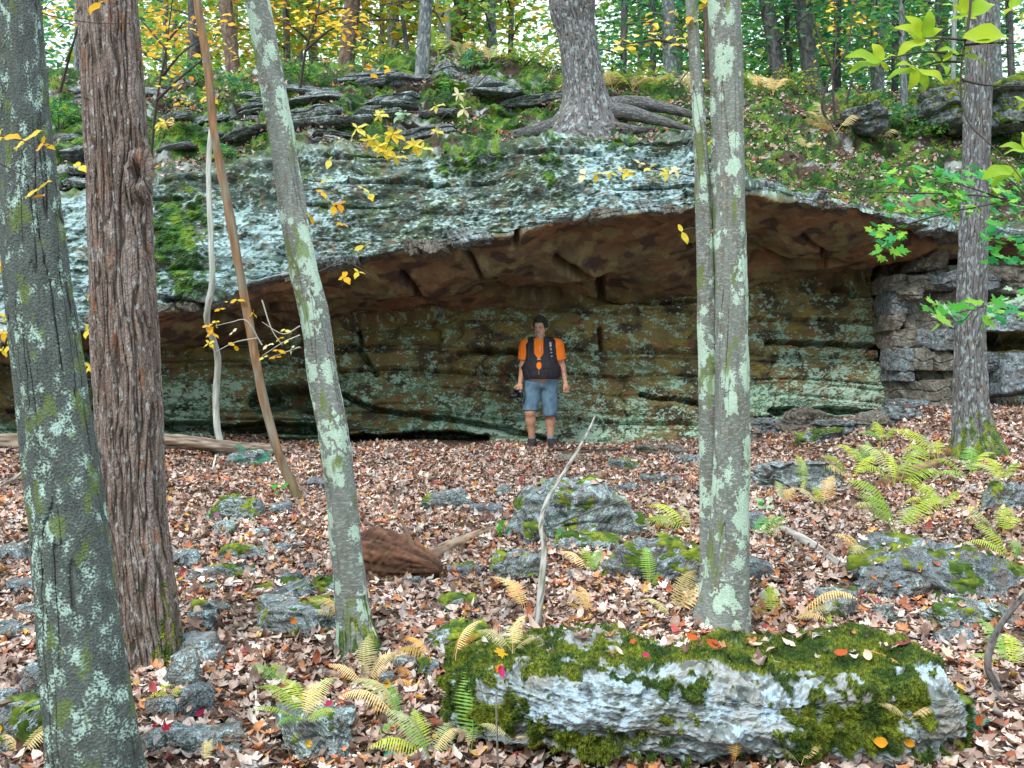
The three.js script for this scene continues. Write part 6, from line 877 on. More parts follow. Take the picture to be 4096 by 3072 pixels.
  rosettes('yellow leaves caught in front of the dark nearest trunk', [[[-10, 134, 3.2], [20, 140, 3.2], [48, 146, 3.2], [60, 128, 3.2]], [[-10, 158, 3.2], [22, 174, 3.2], [50, 180, 3.2], [70, 172, 3.2]]], [[28, 139, 2, 16, 'yellow'], [44, 144, 3, 12, 'gold'], [4, 137, 2, 14, 'gold'], [38, 190, 2, 15, 'yellow'], [35, 198, 1, 10, 'amber'], [-2, 138, 2, 12, 'lemon'], [80, 166, 2, 9, 'yellow']], 3.2);
  rosettes('single big amber leaf and twig crossing the shaggy trunk top', [[[0, -6, 3.9], [45, 14, 3.9], [85, 22, 3.9], [136, 24, 3.9]], [[100, -10, 3.9], [104, 4, 3.9]]], [[114, -2, 1, 24, 'amber'], [100, 2, 2, 16, 'gold'], [6, 8, 2, 12, 'mint']], 3.9);
  rosettes('yellow maple leaf dangling between shaggy trunk and orange-brown sapling', [[[166, 100, 6.4], [166, 116, 6.4], [165, 124, 6.4]]], [[165, 122, 5, 10, 'lemon'], [160, 126, 3, 9, 'yellow']], 6.4);
  rosettes('yellow leaves at the picture edge behind the dark trunk', [[[-10, 262, 7], [10, 268, 7], [24, 290, 7]], [[-10, 320, 7], [14, 326, 7], [30, 330, 7]]], [[4, 266, 4, 9, 'gold'], [8, 270, 3, 8, 'yellow'], [6, 316, 4, 9, 'yellow'], [14, 326, 4, 9, 'gold'], [4, 332, 4, 9, 'gold'], [10, 345, 3, 8, 'yellow'], [2, 350, 3, 8, 'yellow'], [88, 330, 3, 9, 'yellow'], [90, 366, 4, 8, 'yellow'], [90, 296, 3, 7, 'gold']], 7);
  // golden understory in the upper left: saplings of the ledge with flat sprays of leaves
  const golden = (label, twigs, areas, d, mats, size = 8) => { const s = spray('golden_sapling', label, twigs, { w: 3.2, cat: 'sapling' }); for (const [x0, x1, y0, y1, n] of areas) for (let k = 0; k < n; k++) { const x = lerp(x0, x1, R()), y = lerp(y0, y1, R()), a = (R() - 0.5) * 2.4 + (R() < 0.5 ? 3.14 : 0), l = size * (0.6 + 0.7 * R()); leafOn(s, x, y, x + Math.cos(a) * l, y + Math.sin(a) * l * 0.6 + 1, d + (R() - 0.5) * 1.2, mats[Math.floor(R() * mats.length)], 'oval', R, 1, (R() - 0.5) * 0.2); } };
  golden('slim sapling with golden leaves between shaggy trunk and orange-brown sapling', [[[150, 166, 11.3], [157, 100, 11], [166, 50, 10.8], [174, -15, 10.6]], [[160, 80, 11], [180, 55, 10.8], [206, 35, 10.8]], [[157, 100, 11], [180, 78, 10.8], [212, 52, 10.6]], [[166, 50, 10.8], [150, 30, 10.8], [136, 15, 10.8]], [[168, 40, 10.8], [186, 20, 10.8]]], [[140, 190, 4, 62, 46], [160, 215, 68, 104, 26], [195, 240, 12, 60, 30], [146, 175, 10, 40, 14]], 10.8, ['gold', 'gold', 'amber', 'yellow']);
  golden('golden-leaved sapling right of the leaning lichened tree top', [[[300, 88, 12.2], [306, 50, 12], [318, 10, 11.8], [322, -15, 11.8]], [[306, 50, 12], [330, 30, 11.8], [352, 22, 11.6]], [[308, 40, 12], [290, 25, 11.8], [276, 18, 11.8]], [[315, 15, 11.8], [340, 8, 11.8], [365, 14, 11.6]]], [[272, 300, 0, 30, 18], [300, 350, 0, 30, 46], [318, 360, 18, 48, 30], [345, 368, 12, 48, 12], [352, 392, 56, 78, 8]], 11.8, ['gold', 'gold', 'amber', 'yellow']);
  golden('leafy twigs with golden leaves in the gap beside the dark nearest trunk', [[[60, 92, 11], [70, 55, 10.8], [82, 10, 10.6], [86, -15, 10.6]], [[66, 62, 10.8], [78, 30, 10.7]]], [[42, 88, 0, 26, 24], [150, 160, 0, 10, 3]], 10.8, ['gold', 'yellow', 'amber']);
  golden('dark multi-stemmed shrub with few gold leaves right of the leaning trunks', [[[830, 126, 13.9], [822, 105, 13.8], [834, 70, 13.7], [846, 52, 13.6], [852, 20, 13.6], [856, -10, 13.6]], [[842, 124, 13.9], [848, 96, 13.8], [856, 70, 13.7], [870, 40, 13.6]], [[840, 124, 13.9], [856, 104, 13.8], [872, 84, 13.7], [886, 60, 13.7]], [[836, 124, 13.9], [833, 90, 13.8], [836, 40, 13.8], [834, -10, 13.8]], [[834, 70, 13.7], [820, 40, 13.7], [812, 10, 13.7]]], [[824, 880, 0, 40, 34], [815, 850, 40, 60, 10], [640, 690, 14, 46, 12]], 13.7, ['gold', 'yellow', 'amber'], 6);
  golden('yellow leaf spray against the white gap, right of the stout rooted tree', [[[690, 50, 8], [660, 40, 8], [640, 42, 8], [618, 45, 8]]], [[616, 640, 36, 50, 9], [640, 690, 8, 44, 12]], 8, ['yellow', 'gold', 'lemon'], 9);
}
// leafy shrubs and seedlings on the ledge top
{
  const R = mulberry(818);
  for (const [px, py, w, h, n, pal, l] of [[58, 130, 34, 30, 360, GREENS, 'green shrub on the ledge between the dark nearest trunk and shaggy trunk'], [200, 85, 40, 24, 260, GREENS, 'low green shrub on the ledge edge behind the golden sapling'], [238, 96, 30, 20, 160, TEALS, 'dark green seedling patch behind the orange-brown sapling'], [520, 66, 60, 18, 260, LIMES, 'yellow-green low shrub on the crest before the white gap'], [470, 72, 30, 16, 160, TEALS, 'dark leafy seedlings on the mossy crest right of the crest tree'], [550, 72, 26, 12, 140, LIMES, 'lime seedlings touching the stout rooted tree'], [742, 86, 26, 16, 200, LIMES, 'lime shrub beside the twin-stemmed tree on the upper floor'], [792, 92, 60, 22, 340, LIMES, 'bright shrub below the two leaning trunks'], [890, 128, 50, 20, 420, TEALS, 'dark green undergrowth between the dark boulders'], [930, 140, 60, 16, 420, GREENS, 'leafy green undergrowth on the slope right of the dark mossy boulder'], [1010, 140, 40, 26, 420, GREENS, 'leafy green undergrowth at the picture edge above the maple leaves'], [870, 112, 40, 18, 300, TEALS, 'dark shrub behind the dark mossy boulder'], [640, 84, 70, 10, 300, LIMES, 'yellow-green herbs along the upper floor edge left of the twin stems'], [380, 62, 50, 10, 200, LIMES, 'yellow-green herbs along the crest behind the brown leaning trunk'], [300, 78, 60, 10, 200, GREENS, 'green herbs along the crest behind the leaning lichened tree'], [225, 160, 26, 12, 120, TEALS, 'ivy-green seedlings on the ledge beside the pale crooked sapling top'], [450, 102, 40, 14, 120, GREENS, 'green seedlings in the mossy hollow above the yellow rosettes'], [530, 100, 50, 14, 150, GREENS, 'green seedlings among leaves left of the stout roots']]) {
    const at = ledgeAt(px, py), k = -at.z / FOCAL, t = thing('shrub', l, 'shrub', at), g = new Geo(); for (let q = 0; q < 6; q++) { const a = R() * 6.28; bar(g, [V(0, -0.05, 0), V(Math.cos(a) * w * k * 0.2, h * k * 0.4, Math.sin(a) * 0.1), V(Math.cos(a) * w * k * 0.45, h * k * 0.7, Math.sin(a) * 0.3)], [0.008, 0.006, 0.003], 5); } part('stem', g.done(), twigMat, t);
    part('foliage', leafCloud(n, (R) => V((R() + R() - 1) * w * k * 0.55, (0.1 + 0.9 * R()) * h * k * 0.9, (R() - 0.5) * 0.8), 0.075, pal, R, 0.6), leafMat, t);
  }
}
const edgeAtPx = (px) => { let k = 0; while (k < ST.length - 2 && ST[k + 1] < px) k++; return lerp(edgeY[k], edgeY[k + 1], (px - ST[k]) / (ST[k + 1] - ST[k])); };
// broken beds and rubble on the upper ledge, each a piece of the ledge
{
  const R = mulberry(515), shapes = Array.from({ length: 9 }, (_, k) => boxUV(rockShape(600 + k, 1, 0.26, 0.8, { beds: 2, step: 0.08, box: 0.86, rough: 0.6 }), 0.8, k));
  for (let k = 0; k < 34; k++) {
    const px = k < 22 ? 205 + R() * 340 : 60 + R() * 130, p = ledgeAt(px, lerp(edgeAtPx(px) + 6, px < 200 ? 165 : 138, R())), s = 0.22 + 0.55 * R() * R() + 0.1, m = part('slab', shapes[k % 9], [lichenStone, blueStone, lichenStone][k % 3], rockLedge);
    m.position.copy(p).add(V(0, 0.02, -0.1)); m.scale.set(s * 1.5, s * (0.7 + 0.6 * R()), s * 1.2); m.rotation.set((R() - 0.5) * 0.3, (R() - 0.5) * 0.8, 0.1 + (R() - 0.5) * 0.3);
  }
}
// the woods on this side of the clearing, outside the picture: they shade the ledge from low light
{
  const R = mulberry(4242), g = new Geo(), spots = []; for (let k = 0; k < 20; k++) { const a = lerp(-0.15, Math.PI + 0.15, k / 19), r = 12 + R() * 5; spots.push(V(Math.cos(a) * r, 0, Math.sin(a) * r * 0.8 + 1)); }
  for (const s of spots) bar(g, [V(s.x, ground(s.x, -s.z) - 0.3, s.z), V(s.x + 0.2, 5, s.z), V(s.x, 11, s.z)], [0.22, 0.17, 0.08], 8);
  const grp = new THREE.Group(); grp.name = 'surrounding_woods'; grp.userData.kind = 'stuff'; tag(grp, 'leafy woods round the near side of the clearing', 'woods'); scene.add(grp);
  part('trunks', g.done(), limbMat, grp, 'stuff'); part('foliage', leafCloud(15000, (R) => { const s = spots[Math.floor(R() * spots.length)], v = V(R() - 0.5, R() - 0.5, R() - 0.5); return v.length() > 0.5 ? null : V(s.x + v.x * 7, 5.2 + v.y * 9.5, s.z + v.z * 6); }, 0.5, GREENS, R), leafMat, grp, 'stuff');
}
// broken bed ends along the lip of the overhang
{
  const R = mulberry(616), shapes = Array.from({ length: 12 }, (_, k) => boxUV(rockShape(700 + k, 1, 0.22, 0.6, { beds: 1 + k % 3, step: 0.06, box: 0.88, rough: 0.7, sharp: 34 }), 0.7, k * 0.37)), o = [0, 0];
  for (let X = -7; X < 6.6;) {
    const w = 0.18 + 0.6 * R() * R(); rowAt(5, X + w / 2, o); const [y0, d0] = o; rowAt(5, X + w / 2 + 0.1, o); const sl = Math.atan2(o[0] - y0, 0.1);
    if (R() < 0.85) { const m = part('slab', shapes[Math.floor(R() * 12)], [lichenStone, brownStone, lichenStone][Math.floor(R() * 3)], rockLedge), th = 0.5 + 0.9 * R(); m.position.set(X + w / 2, y0 + 0.1 * R() - 0.015 + th * 0.02, -d0 - 0.2 + 0.08 * R()); m.scale.set(w * 1.15, th * 0.75, 0.9); m.rotation.set((R() - 0.5) * 0.15, (R() - 0.5) * 0.3, sl * 0.8 + (R() - 0.5) * 0.12); }
    X += w * (0.7 + 0.4 * R());
  }
}
// small stones and seedlings strewn through the clearing
{
  const R = mulberry(27), strewn = [], marks = [[96, 700, 'dark nearest trunk'], [150, 620, 'shaggy trunk'], [355, 610, 'leaning lichened tree'], [300, 505, 'orange-brown sapling foot'], [297, 618, 'wide lichened rock'], [233, 512, 'broad low boulder'], [305, 705, 'yellow-green fern clump'], [192, 712, 'round-topped blue stone'], [405, 556, 'rotten stump'], [445, 502, 'long narrow flat slab'], [572, 515, 'big lichened boulder'], [540, 590, 'pale leaning stick'], [515, 570, 'pitted mossy rock'], [724, 590, 'twin-stemmed trunk'], [804, 477, 'pale flat slab'], [945, 577, 'thick mossy slab'], [840, 606, 'mossy stone under the branch'], [900, 500, 'fern clump on the slope'], [540, 448, 'hiker boots'], [975, 450, 'flaky tree foot'], [15, 590, 'blue-grey stone at the picture edge'], [455, 640, 'moss-capped low stone']], seen = new Map(), order = ['', 'second ', 'third ', 'fourth ', 'fifth ', 'sixth ', 'seventh '];
  const strewnLabel = (px, py) => { const m = marks.reduce((a, b) => (Math.hypot(a[0] - px, a[1] - py) < Math.hypot(b[0] - px, b[1] - py) ? a : b)), side = (px < m[0] ? 'left of the ' : 'right of the ') + m[2], h = (py < m[1] ? 'just above and ' : 'just below and ') + side, n = seen.get(h) ?? 0; seen.set(h, n + 1); return (n ? order[n] + 'small stone ' : 'small stone ') + h; };
  for (let k = 0; k < 46; k++) { const left = k < 26, px = left ? R() * 330 + 5 : 380 + R() * 620, py = left ? 500 + R() * 230 : 470 + R() * 150, w = (8 + 16 * R() * R()) * (py / 600); strewn.push([px, py, k, w]); rock('small_stone', strewnLabel(px, py), [px - w, px + w, py - w * 0.55, py], { mat: k % 3 ? blueStone : lichenStone, moss: k % 5 ? 0 : 0.12, group: 'small stones strewn in the litter', seed: 900 + k % 12 }); }
  for (const [px, py, n, pal, l] of [[566, 548, 16, 'emerald', 'green seedling at the foot of the big lichened boulder'], [573, 530, 12, 'green', 'green seedling growing against the big lichened boulder'], [280, 502, 10, 'green', 'dark green seedling at the foot of the orange-brown sapling'], [940, 588, 8, 'emerald', 'bright green sprig in front of the thick mossy slab'], [765, 515, 10, 'mint', 'pale green seedling right of the twin-stemmed tree'], [835, 636, 8, 'grass', 'lime seedling behind the mossy front boulder'], [620, 648, 8, 'grass', 'lime seedling behind the broken block'], [505, 540, 10, 'green', 'green seedling left of the big lichened boulder'], [700, 562, 8, 'emerald', 'green seedling beside the twin-stemmed trunk foot'], [880, 560, 9, 'grass', 'lime sprig above the thick mossy slab']]) {
    const p0 = groundAt(px, py), t = thing('seedling', l, 'seedling', p0), s = { t, p0 }, d = -p0.z, k = d / FOCAL; const g = new Geo(); bar(g, [V(0, -0.02, 0), V(0.01, 6 * k, 0), V(0, 13 * k, 0.01)], [0.003, 0.0025, 0.0015], 5); part('stem', g.done(), twigMat, t);
    for (let q = 0; q < n; q++) { const a = R() * 6.28, l2 = 7 + 6 * R(), y = py - 4 - R() * 12; leafOn(s, px + Math.cos(a) * 3, y, px + Math.cos(a) * l2, y + Math.sin(a) * l2 * 0.4 - 1, d - 0.02 + (R() - 0.5) * 0.08, R() < 0.7 ? pal : 'green', q % 2 ? 'maple' : 'oval', R); }
  }
}
// ---------------------------------------------------------------- the hiker
// surface of a distance function on a grid (surface nets)
function skin(f, lo, hi, cell, colour) {
  const nx = Math.ceil((hi[0] - lo[0]) / cell) + 1, ny = Math.ceil((hi[1] - lo[1]) / cell) + 1, nz = Math.ceil((hi[2] - lo[2]) / cell) + 1, F = new Float32Array(nx * ny * nz), id = new Int32Array(nx * ny * nz).fill(-1), g = new Geo(), at = (i, j, k) => i + nx * (j + ny * k);
  for (let k = 0; k < nz; k++) for (let j = 0; j < ny; j++) for (let i = 0; i < nx; i++) F[at(i, j, k)] = f(lo[0] + i * cell, lo[1] + j * cell, lo[2] + k * cell);
  const E = [[0, 1], [0, 2], [0, 4], [1, 3], [1, 5], [2, 3], [2, 6], [3, 7], [4, 5], [4, 6], [5, 7], [6, 7]], v = new Float32Array(8);
  for (let k = 0; k + 1 < nz; k++) for (let j = 0; j + 1 < ny; j++) for (let i = 0; i + 1 < nx; i++) {
    let m = 0; for (let c = 0; c < 8; c++) { v[c] = F[at(i + (c & 1), j + (c >> 1 & 1), k + (c >> 2))]; if (v[c] < 0) m |= 1 << c; } if (!m || m === 255) continue;
    let x = 0, y = 0, z = 0, n = 0; for (const [a, b] of E) if ((v[a] < 0) !== (v[b] < 0)) { const t = v[a] / (v[a] - v[b]); x += (a & 1) + t * ((b & 1) - (a & 1)); y += (a >> 1 & 1) + t * ((b >> 1 & 1) - (a >> 1 & 1)); z += (a >> 2) + t * ((b >> 2) - (a >> 2)); n++; }
    const X = lo[0] + (i + x / n) * cell, Y = lo[1] + (j + y / n) * cell, Z = lo[2] + (k + z / n) * cell; id[at(i, j, k)] = g.v(X, Y, Z, colour ? colour(X, Y, Z) : null);
  }
  for (let k = 1; k + 1 < nz; k++) for (let j = 1; j + 1 < ny; j++) for (let i = 1; i + 1 < nx; i++) {
    const s = F[at(i, j, k)] < 0, q = (a, b, c, d, flip) => { if (a < 0 || b < 0 || c < 0 || d < 0) return; flip ? g.q(a, b, c, d) : g.q(d, c, b, a); };
    if (s !== F[at(i + 1, j, k)] < 0) q(id[at(i, j - 1, k - 1)], id[at(i, j, k - 1)], id[at(i, j, k)], id[at(i, j - 1, k)], s);
    if (s !== F[at(i, j + 1, k)] < 0) q(id[at(i - 1, j, k - 1)], id[at(i - 1, j, k)], id[at(i, j, k)], id[at(i, j, k - 1)], s);
    if (s !== F[at(i, j, k + 1)] < 0) q(id[at(i - 1, j - 1, k)], id[at(i, j - 1, k)], id[at(i, j, k)], id[at(i - 1, j, k)], s);
  }
  return g.done();
}
const smin = (a, b, k) => { const h = Math.max(k - Math.abs(a - b), 0) / k; return Math.min(a, b) - h * h * k * 0.25; };
const cone = (x, y, z, a, b) => { const bx = b[0] - a[0], by = b[1] - a[1], bz = b[2] - a[2], t = clamp(((x - a[0]) * bx + (y - a[1]) * by + (z - a[2]) * bz) / (bx * bx + by * by + bz * bz)); return Math.hypot(x - a[0] - bx * t, y - a[1] - by * t, z - a[2] - bz * t) - lerp(a[3], b[3], t); };
const ell = (x, y, z, c, r) => { const a = (x - c[0]) / r[0], b = (y - c[1]) / r[1], d = (z - c[2]) / r[2], k = Math.hypot(a, b, d); return (k - 1) * Math.min(r[0], r[1], r[2]); };
{
  // joints: x to the picture's right, y up, z to the camera; the fourth number is the radius
  const neck = [0, 1.45, 0.0, 0.062], chin = [-0.01, 1.53, 0.03, 0.058], sL = [-0.2, 1.39, -0.01, 0.066], eL = [-0.245, 1.115, 0.0, 0.047], wL = [-0.285, 0.885, 0.07, 0.031], sR = [0.215, 1.395, -0.01, 0.068], eR = [0.285, 1.11, -0.03, 0.048], wR = [0.335, 0.885, 0.03, 0.032];
  const hL = [-0.095, 0.93, 0, 0.105], kL = [-0.15, 0.5, 0.1, 0.063], cL = [-0.142, 0.38, 0.06, 0.06], aL = [-0.122, 0.11, 0.0, 0.04], hR = [0.1, 0.93, 0, 0.105], kR = [0.125, 0.5, 0.03, 0.063], cR = [0.13, 0.37, -0.02, 0.06], aR = [0.13, 0.1, -0.03, 0.04];
  const H = [-0.012, 1.635, 0.02], tilt = 0.1, turn = -0.38, ct = Math.cos(turn), st = Math.sin(turn), cp = Math.cos(tilt), sp = Math.sin(tilt);
  const toHead = (x, y, z) => { x -= H[0]; y -= H[1]; z -= H[2]; const X = x * ct - z * st, Z0 = x * st + z * ct, Y = y * cp + Z0 * sp, Z = -y * sp + Z0 * cp; return [X, Y, Z]; };
  const headF = (x, y, z) => { const [a, b, c] = toHead(x, y, z); let d = smin(ell(a, b, c, [0, 0.03, -0.012], [0.078, 0.105, 0.095]), ell(a, b, c, [0, -0.05, 0.022], [0.062, 0.085, 0.068]), 0.04);
    d = smin(d, cone(a, b, c, [0, 0.012, 0.085, 0.011], [0, -0.03, 0.107, 0.017]), 0.014); d = smin(d, cone(a, b, c, [-0.035, 0.022, 0.076, 0.012], [0.035, 0.022, 0.076, 0.012]), 0.012); for (const s of [-1, 1]) { d = smin(d, ell(a, b, c, [s * 0.08, -0.012, -0.012], [0.011, 0.03, 0.018]), 0.008); d = Math.max(d, -ell(a, b, c, [s * 0.031, 0.004, 0.09], [0.018, 0.011, 0.014])); d = smin(d, ell(a, b, c, [s * 0.031, 0.003, 0.073], [0.015, 0.012, 0.013]), 0.004); }
    d = smin(d, cone(a, b, c, [-0.022, -0.062, 0.078, 0.008], [0.022, -0.062, 0.078, 0.008]), 0.008); d = smin(d, ell(a, b, c, [0, -0.105, 0.06], [0.03, 0.024, 0.026]), 0.02); return d; };
  const torso = (x, y, z) => { let d = smin(ell(x, y, z, [0, 1.26, -0.01], [0.225, 0.22, 0.14]), ell(x, y, z, [0.0, 1.03, 0.035], [0.205, 0.2, 0.165]), 0.12); d = smin(d, Math.min(cone(x, y, z, [0, 1.425, -0.01, 0.07], [-0.165, 1.38, -0.01, 0.06]), cone(x, y, z, [0, 1.425, -0.01, 0.07], [0.175, 1.385, -0.01, 0.06])), 0.07); return smin(d, cone(x, y, z, neck, chin), 0.06); };
  const arm = (x, y, z, s, e, w) => smin(cone(x, y, z, s, e), cone(x, y, z, e, w), 0.03), leg = (x, y, z, h, k, c, a) => smin(smin(cone(x, y, z, h, k), cone(x, y, z, k, c), 0.05), cone(x, y, z, c, a), 0.05);
  // hands: palm and five bent fingers each
  const hand = (w, dir, side, grip) => { const D = V(...dir).normalize(), A = V(side, 0, 0.25).normalize(), N = V().crossVectors(D, A).normalize(), o = V(w[0], w[1], w[2]), pt = (l, a, n) => o.clone().addScaledVector(D, l).addScaledVector(A, a).addScaledVector(N, n), parts = [], bone = (p, q, r1, r2) => parts.push([[p.x, p.y, p.z, r1], [q.x, q.y, q.z, r2]]); bone(pt(0, 0, 0), pt(0.05, 0.0, 0), 0.028, 0.03); bone(pt(0.035, -0.018, 0), pt(0.08, -0.026, 0), 0.022, 0.018); bone(pt(0.035, 0.018, 0), pt(0.08, 0.026, 0), 0.022, 0.018); [[-0.03, 0.07], [-0.01, 0.08], [0.01, 0.076], [0.03, 0.06]].forEach(([a, l]) => { const c = grip, k0 = pt(0.085, a, 0), k1 = pt(0.085 + l * 0.5 * (1 - c * 0.4), a, l * 0.25 * (0.4 + c)), k2 = pt(0.085 + l * (0.85 - c * 0.7), a, l * (0.25 + 0.6 * c)); bone(k0, k1, 0.0105, 0.0095); bone(k1, k2, 0.0095, 0.008); }); const t0 = pt(0.03, -0.03, 0.008), t1 = pt(0.06, -0.055, 0.02), t2 = pt(0.088, -0.058, 0.032 + 0.02 * grip); bone(t0, t1, 0.013, 0.011); bone(t1, t2, 0.011, 0.009); return parts; };
  const handL = hand(wL, [-0.12, -0.95, 0.35], 1, 0.8), handR = hand(wR, [0.02, -1, 0.1], -1, 0.25), hf = (parts) => (x, y, z) => { let d = 9; parts.forEach(([a, b], i) => { const c = cone(x, y, z, a, b); d = i < 3 ? smin(d, c, 0.02) : smin(d, c, 0.006); }); return d; };
  const bodyF = (x, y, z) => { let d = torso(x, y, z); d = smin(d, arm(x, y, z, sL, eL, wL), 0.05); d = smin(d, arm(x, y, z, sR, eR, wR), 0.05); d = smin(d, leg(x, y, z, hL, kL, cL, aL), 0.07); d = smin(d, leg(x, y, z, hR, kR, cR, aR), 0.07); return d; };
  const SK = (x, y, z) => { const n = 1 + 0.16 * n3(x * 30, y * 30, z * 30); const tattoo = x > 0.25 && y < 1.07 && y > 0.93 ? ss(0.05, 0.35, n3(x * 50, y * 45, z * 50)) : 0, hair = y < 0.52 && y > 0.1 ? 0.12 * Math.abs(n3(x * 90, y * 60, z * 90)) : 0; const o = [0.52 * n, 0.27 * n, 0.18 * n]; mix(o, 0.12, 0.1, 0.1, 0.7 * tattoo + hair); return o; };
  const HC = (x, y, z) => { const [a, b, c] = toHead(x, y, z), o = [0.6, 0.35, 0.26], n = n3(a * 160, b * 160, c * 160); const k = 1 + 0.1 * n3(a * 40, b * 40, c * 40); o[0] *= k; o[1] *= k; o[2] *= k; if (c > 0.02) { mix(o, 0.46, 0.17, 0.12, 0.5 * ss(0.03, 0.0, Math.hypot(a, b + 0.035)) ); mix(o, 0.3, 0.29, 0.28, (0.65 + 0.3 * n) * ss(0.012, 0.004, Math.abs(b + 0.05) - 0.001) * ss(0.045, 0.03, Math.abs(a))); mix(o, 0.32, 0.31, 0.3, (0.7 + 0.3 * n) * ss(-0.072, -0.082, b) * ss(0.05, 0.03, Math.abs(a)) * ss(-0.135, -0.12, b)); mix(o, 0.35, 0.12, 0.1, ss(0.008, 0.004, Math.abs(b + 0.064)) * ss(0.026, 0.02, Math.abs(a))); for (const s of [-1, 1]) { const e = Math.hypot((a - s * 0.031) / 0.013, (b - 0.003) / 0.006); mix(o, 0.6, 0.57, 0.54, ss(1, 0.8, e)); mix(o, 0.03, 0.02, 0.015, ss(0.5, 0.35, Math.hypot((a - s * 0.031) / 0.011, (b - 0.003) / 0.011))); mix(o, 0.04, 0.03, 0.025, ss(1, 0.7, Math.hypot((a - s * 0.034) / 0.02, (b - 0.024) / 0.005))); } } return o; };
  const at = V((541 - 512) / FOCAL * 12.95, 0, -12.95); at.y = ground(at.x, 12.95) - 0.005;
  const man = thing('person', 'person in orange shirt, black vest and blue shorts walking below the overhang, camera in hand', 'person', at);
  const body = mergeGeometries([skin(bodyF, [-0.45, 0.02, -0.26], [0.48, 1.56, 0.3], 0.011, SK), skin(headF, [-0.14, 1.46, -0.13], [0.12, 1.8, 0.17], 0.0042, HC), skin(hf(handL), [-0.42, 0.68, -0.03], [-0.18, 0.95, 0.22], 0.0045, SK), skin(hf(handR), [0.2, 0.66, -0.1], [0.46, 0.95, 0.18], 0.0045, SK)]);
  part('body', body, new THREE.MeshStandardMaterial({ vertexColors: true, roughness: 0.6, side: THREE.DoubleSide }), man);
  const wr = (x, y, z, a, f) => a * n3(x * f, y * f * 0.6, z * f);
  // orange shirt with short sleeves
  const shirtF = (x, y, z) => { let d = torso(x, y, z); d = smin(d, cone(x, y, z, sL, eL) - 0.014, 0.06); d = smin(d, cone(x, y, z, sR, eR) - 0.014, 0.06); d -= 0.014 + wr(x, y, z, 0.004, 14); d = Math.max(d, 0.975 - y); const aL2 = (x - sL[0]) * -0.21 + (y - sL[1]) * -0.98, aR2 = (x - sR[0]) * 0.28 + (y - sR[1]) * -0.96; if (x < -0.12) d = Math.max(d, aL2 - 0.2); if (x > 0.12) d = Math.max(d, aR2 - 0.21); d = Math.max(d, y - 1.505 + 0.3 * Math.max(0, z)); return d; };
  part('shirt', skin(shirtF, [-0.36, 0.88, -0.24], [0.42, 1.52, 0.26], 0.01), std(0.9, 0.2, 0.012, { roughness: 0.85 }), man);
  // black vest, open in the front down to a clasp
  const vestF = (x, y, z) => { let d = torso(x, y, z) - 0.032 - wr(x, y, z, 0.006, 11); d = Math.max(d, 0.945 - y); const gap = y > 1.2 ? 0.052 * ss(1.2, 1.3, y) + 0.012 * ss(1.19, 1.21, y) : 0.034 * ss(1.195, 1.15, y) * ss(1.06, 1.1, y), cx = -0.035; if (z > 0) d = Math.max(d, gap - Math.abs(x - cx)); d = Math.max(d, y - 1.54); if (y > 1.4) d = Math.max(d, 0.083 - Math.hypot(x, z - 0.03)); for (const s of [-1, 1]) d = Math.max(d, -ell(x, y, z, [s * 0.275, 1.29, 0], [0.085, 0.19, 0.2])); return d; };
  const vest = part('vest', skin(vestF, [-0.3, 0.9, -0.24], [0.3, 1.52, 0.28], 0.009), std(0.012, 0.011, 0.018, { roughness: 0.75 }), man);
  const small = (name, mat, parent, list) => { const g = new Geo(); for (const [a, b, r] of list) bar(g, [V(...a), V(...b)], [r, r], 7); return part(name, g.done(), mat, parent); };
  const grey = std(0.35, 0.36, 0.42, { roughness: 0.5 }), black = std(0.012, 0.012, 0.016, { roughness: 0.5 });
  small('zipper', std(0.4, 0.38, 0.3, { roughness: 0.4, metalness: 0.5 }), vest, [[[-0.02, 1.29, 0.185], [-0.015, 1.38, 0.16], 0.006], [[-0.036, 1.06, 0.228], [-0.036, 1.0, 0.226], 0.006]]);
  small('clasp', grey, vest, [[[-0.06, 1.2, 0.2], [-0.01, 1.205, 0.2], 0.011]]);
  small('strap', grey, vest, [[[0.12, 1.43, 0.1], [0.125, 1.37, 0.15], 0.018], [[0.125, 1.35, 0.155], [0.13, 1.325, 0.165], 0.014], [[0.13, 1.3, 0.165], [0.135, 1.285, 0.17], 0.015], [[0.135, 1.255, 0.17], [0.14, 1.235, 0.172], 0.015]]);
  small('strap', black, vest, [[[-0.15, 1.45, 0.06], [-0.17, 1.36, 0.12], 0.02], [[-0.17, 1.36, 0.12], [-0.165, 1.2, 0.15], 0.016]]);
  // blue-grey shorts
  const shortsF = (x, y, z) => { let d = smin(ell(x, y, z, [0, 0.93, 0.015], [0.19, 0.13, 0.15]), smin(cone(x, y, z, [hL[0], hL[1], 0, 0.12], [kL[0], kL[1] - 0.02, kL[2], 0.094]), cone(x, y, z, [hR[0], hR[1], 0, 0.12], [kR[0], kR[1] - 0.02, kR[2], 0.094]), 0.025), 0.06) - wr(x, y, z, 0.009, 9) - 0.004; d = Math.max(d, y - 0.985); d = Math.max(d, (x < -0.005 ? 0.51 + 0.05 * z : 0.44) - y); return d; };
  const sc = (x, y, z) => { const k = 0.92 + 0.22 * n3(x * 14, y * 9, z * 14) + 0.14 * n3(x * 120, y * 120, z * 120); return [0.1 * k, 0.18 * k, 0.26 * k]; };
  part('shorts', skin(shortsF, [-0.28, 0.4, -0.2], [0.27, 1.02, 0.28], 0.0095, sc), new THREE.MeshStandardMaterial({ vertexColors: true, roughness: 0.9, side: THREE.DoubleSide }), man);
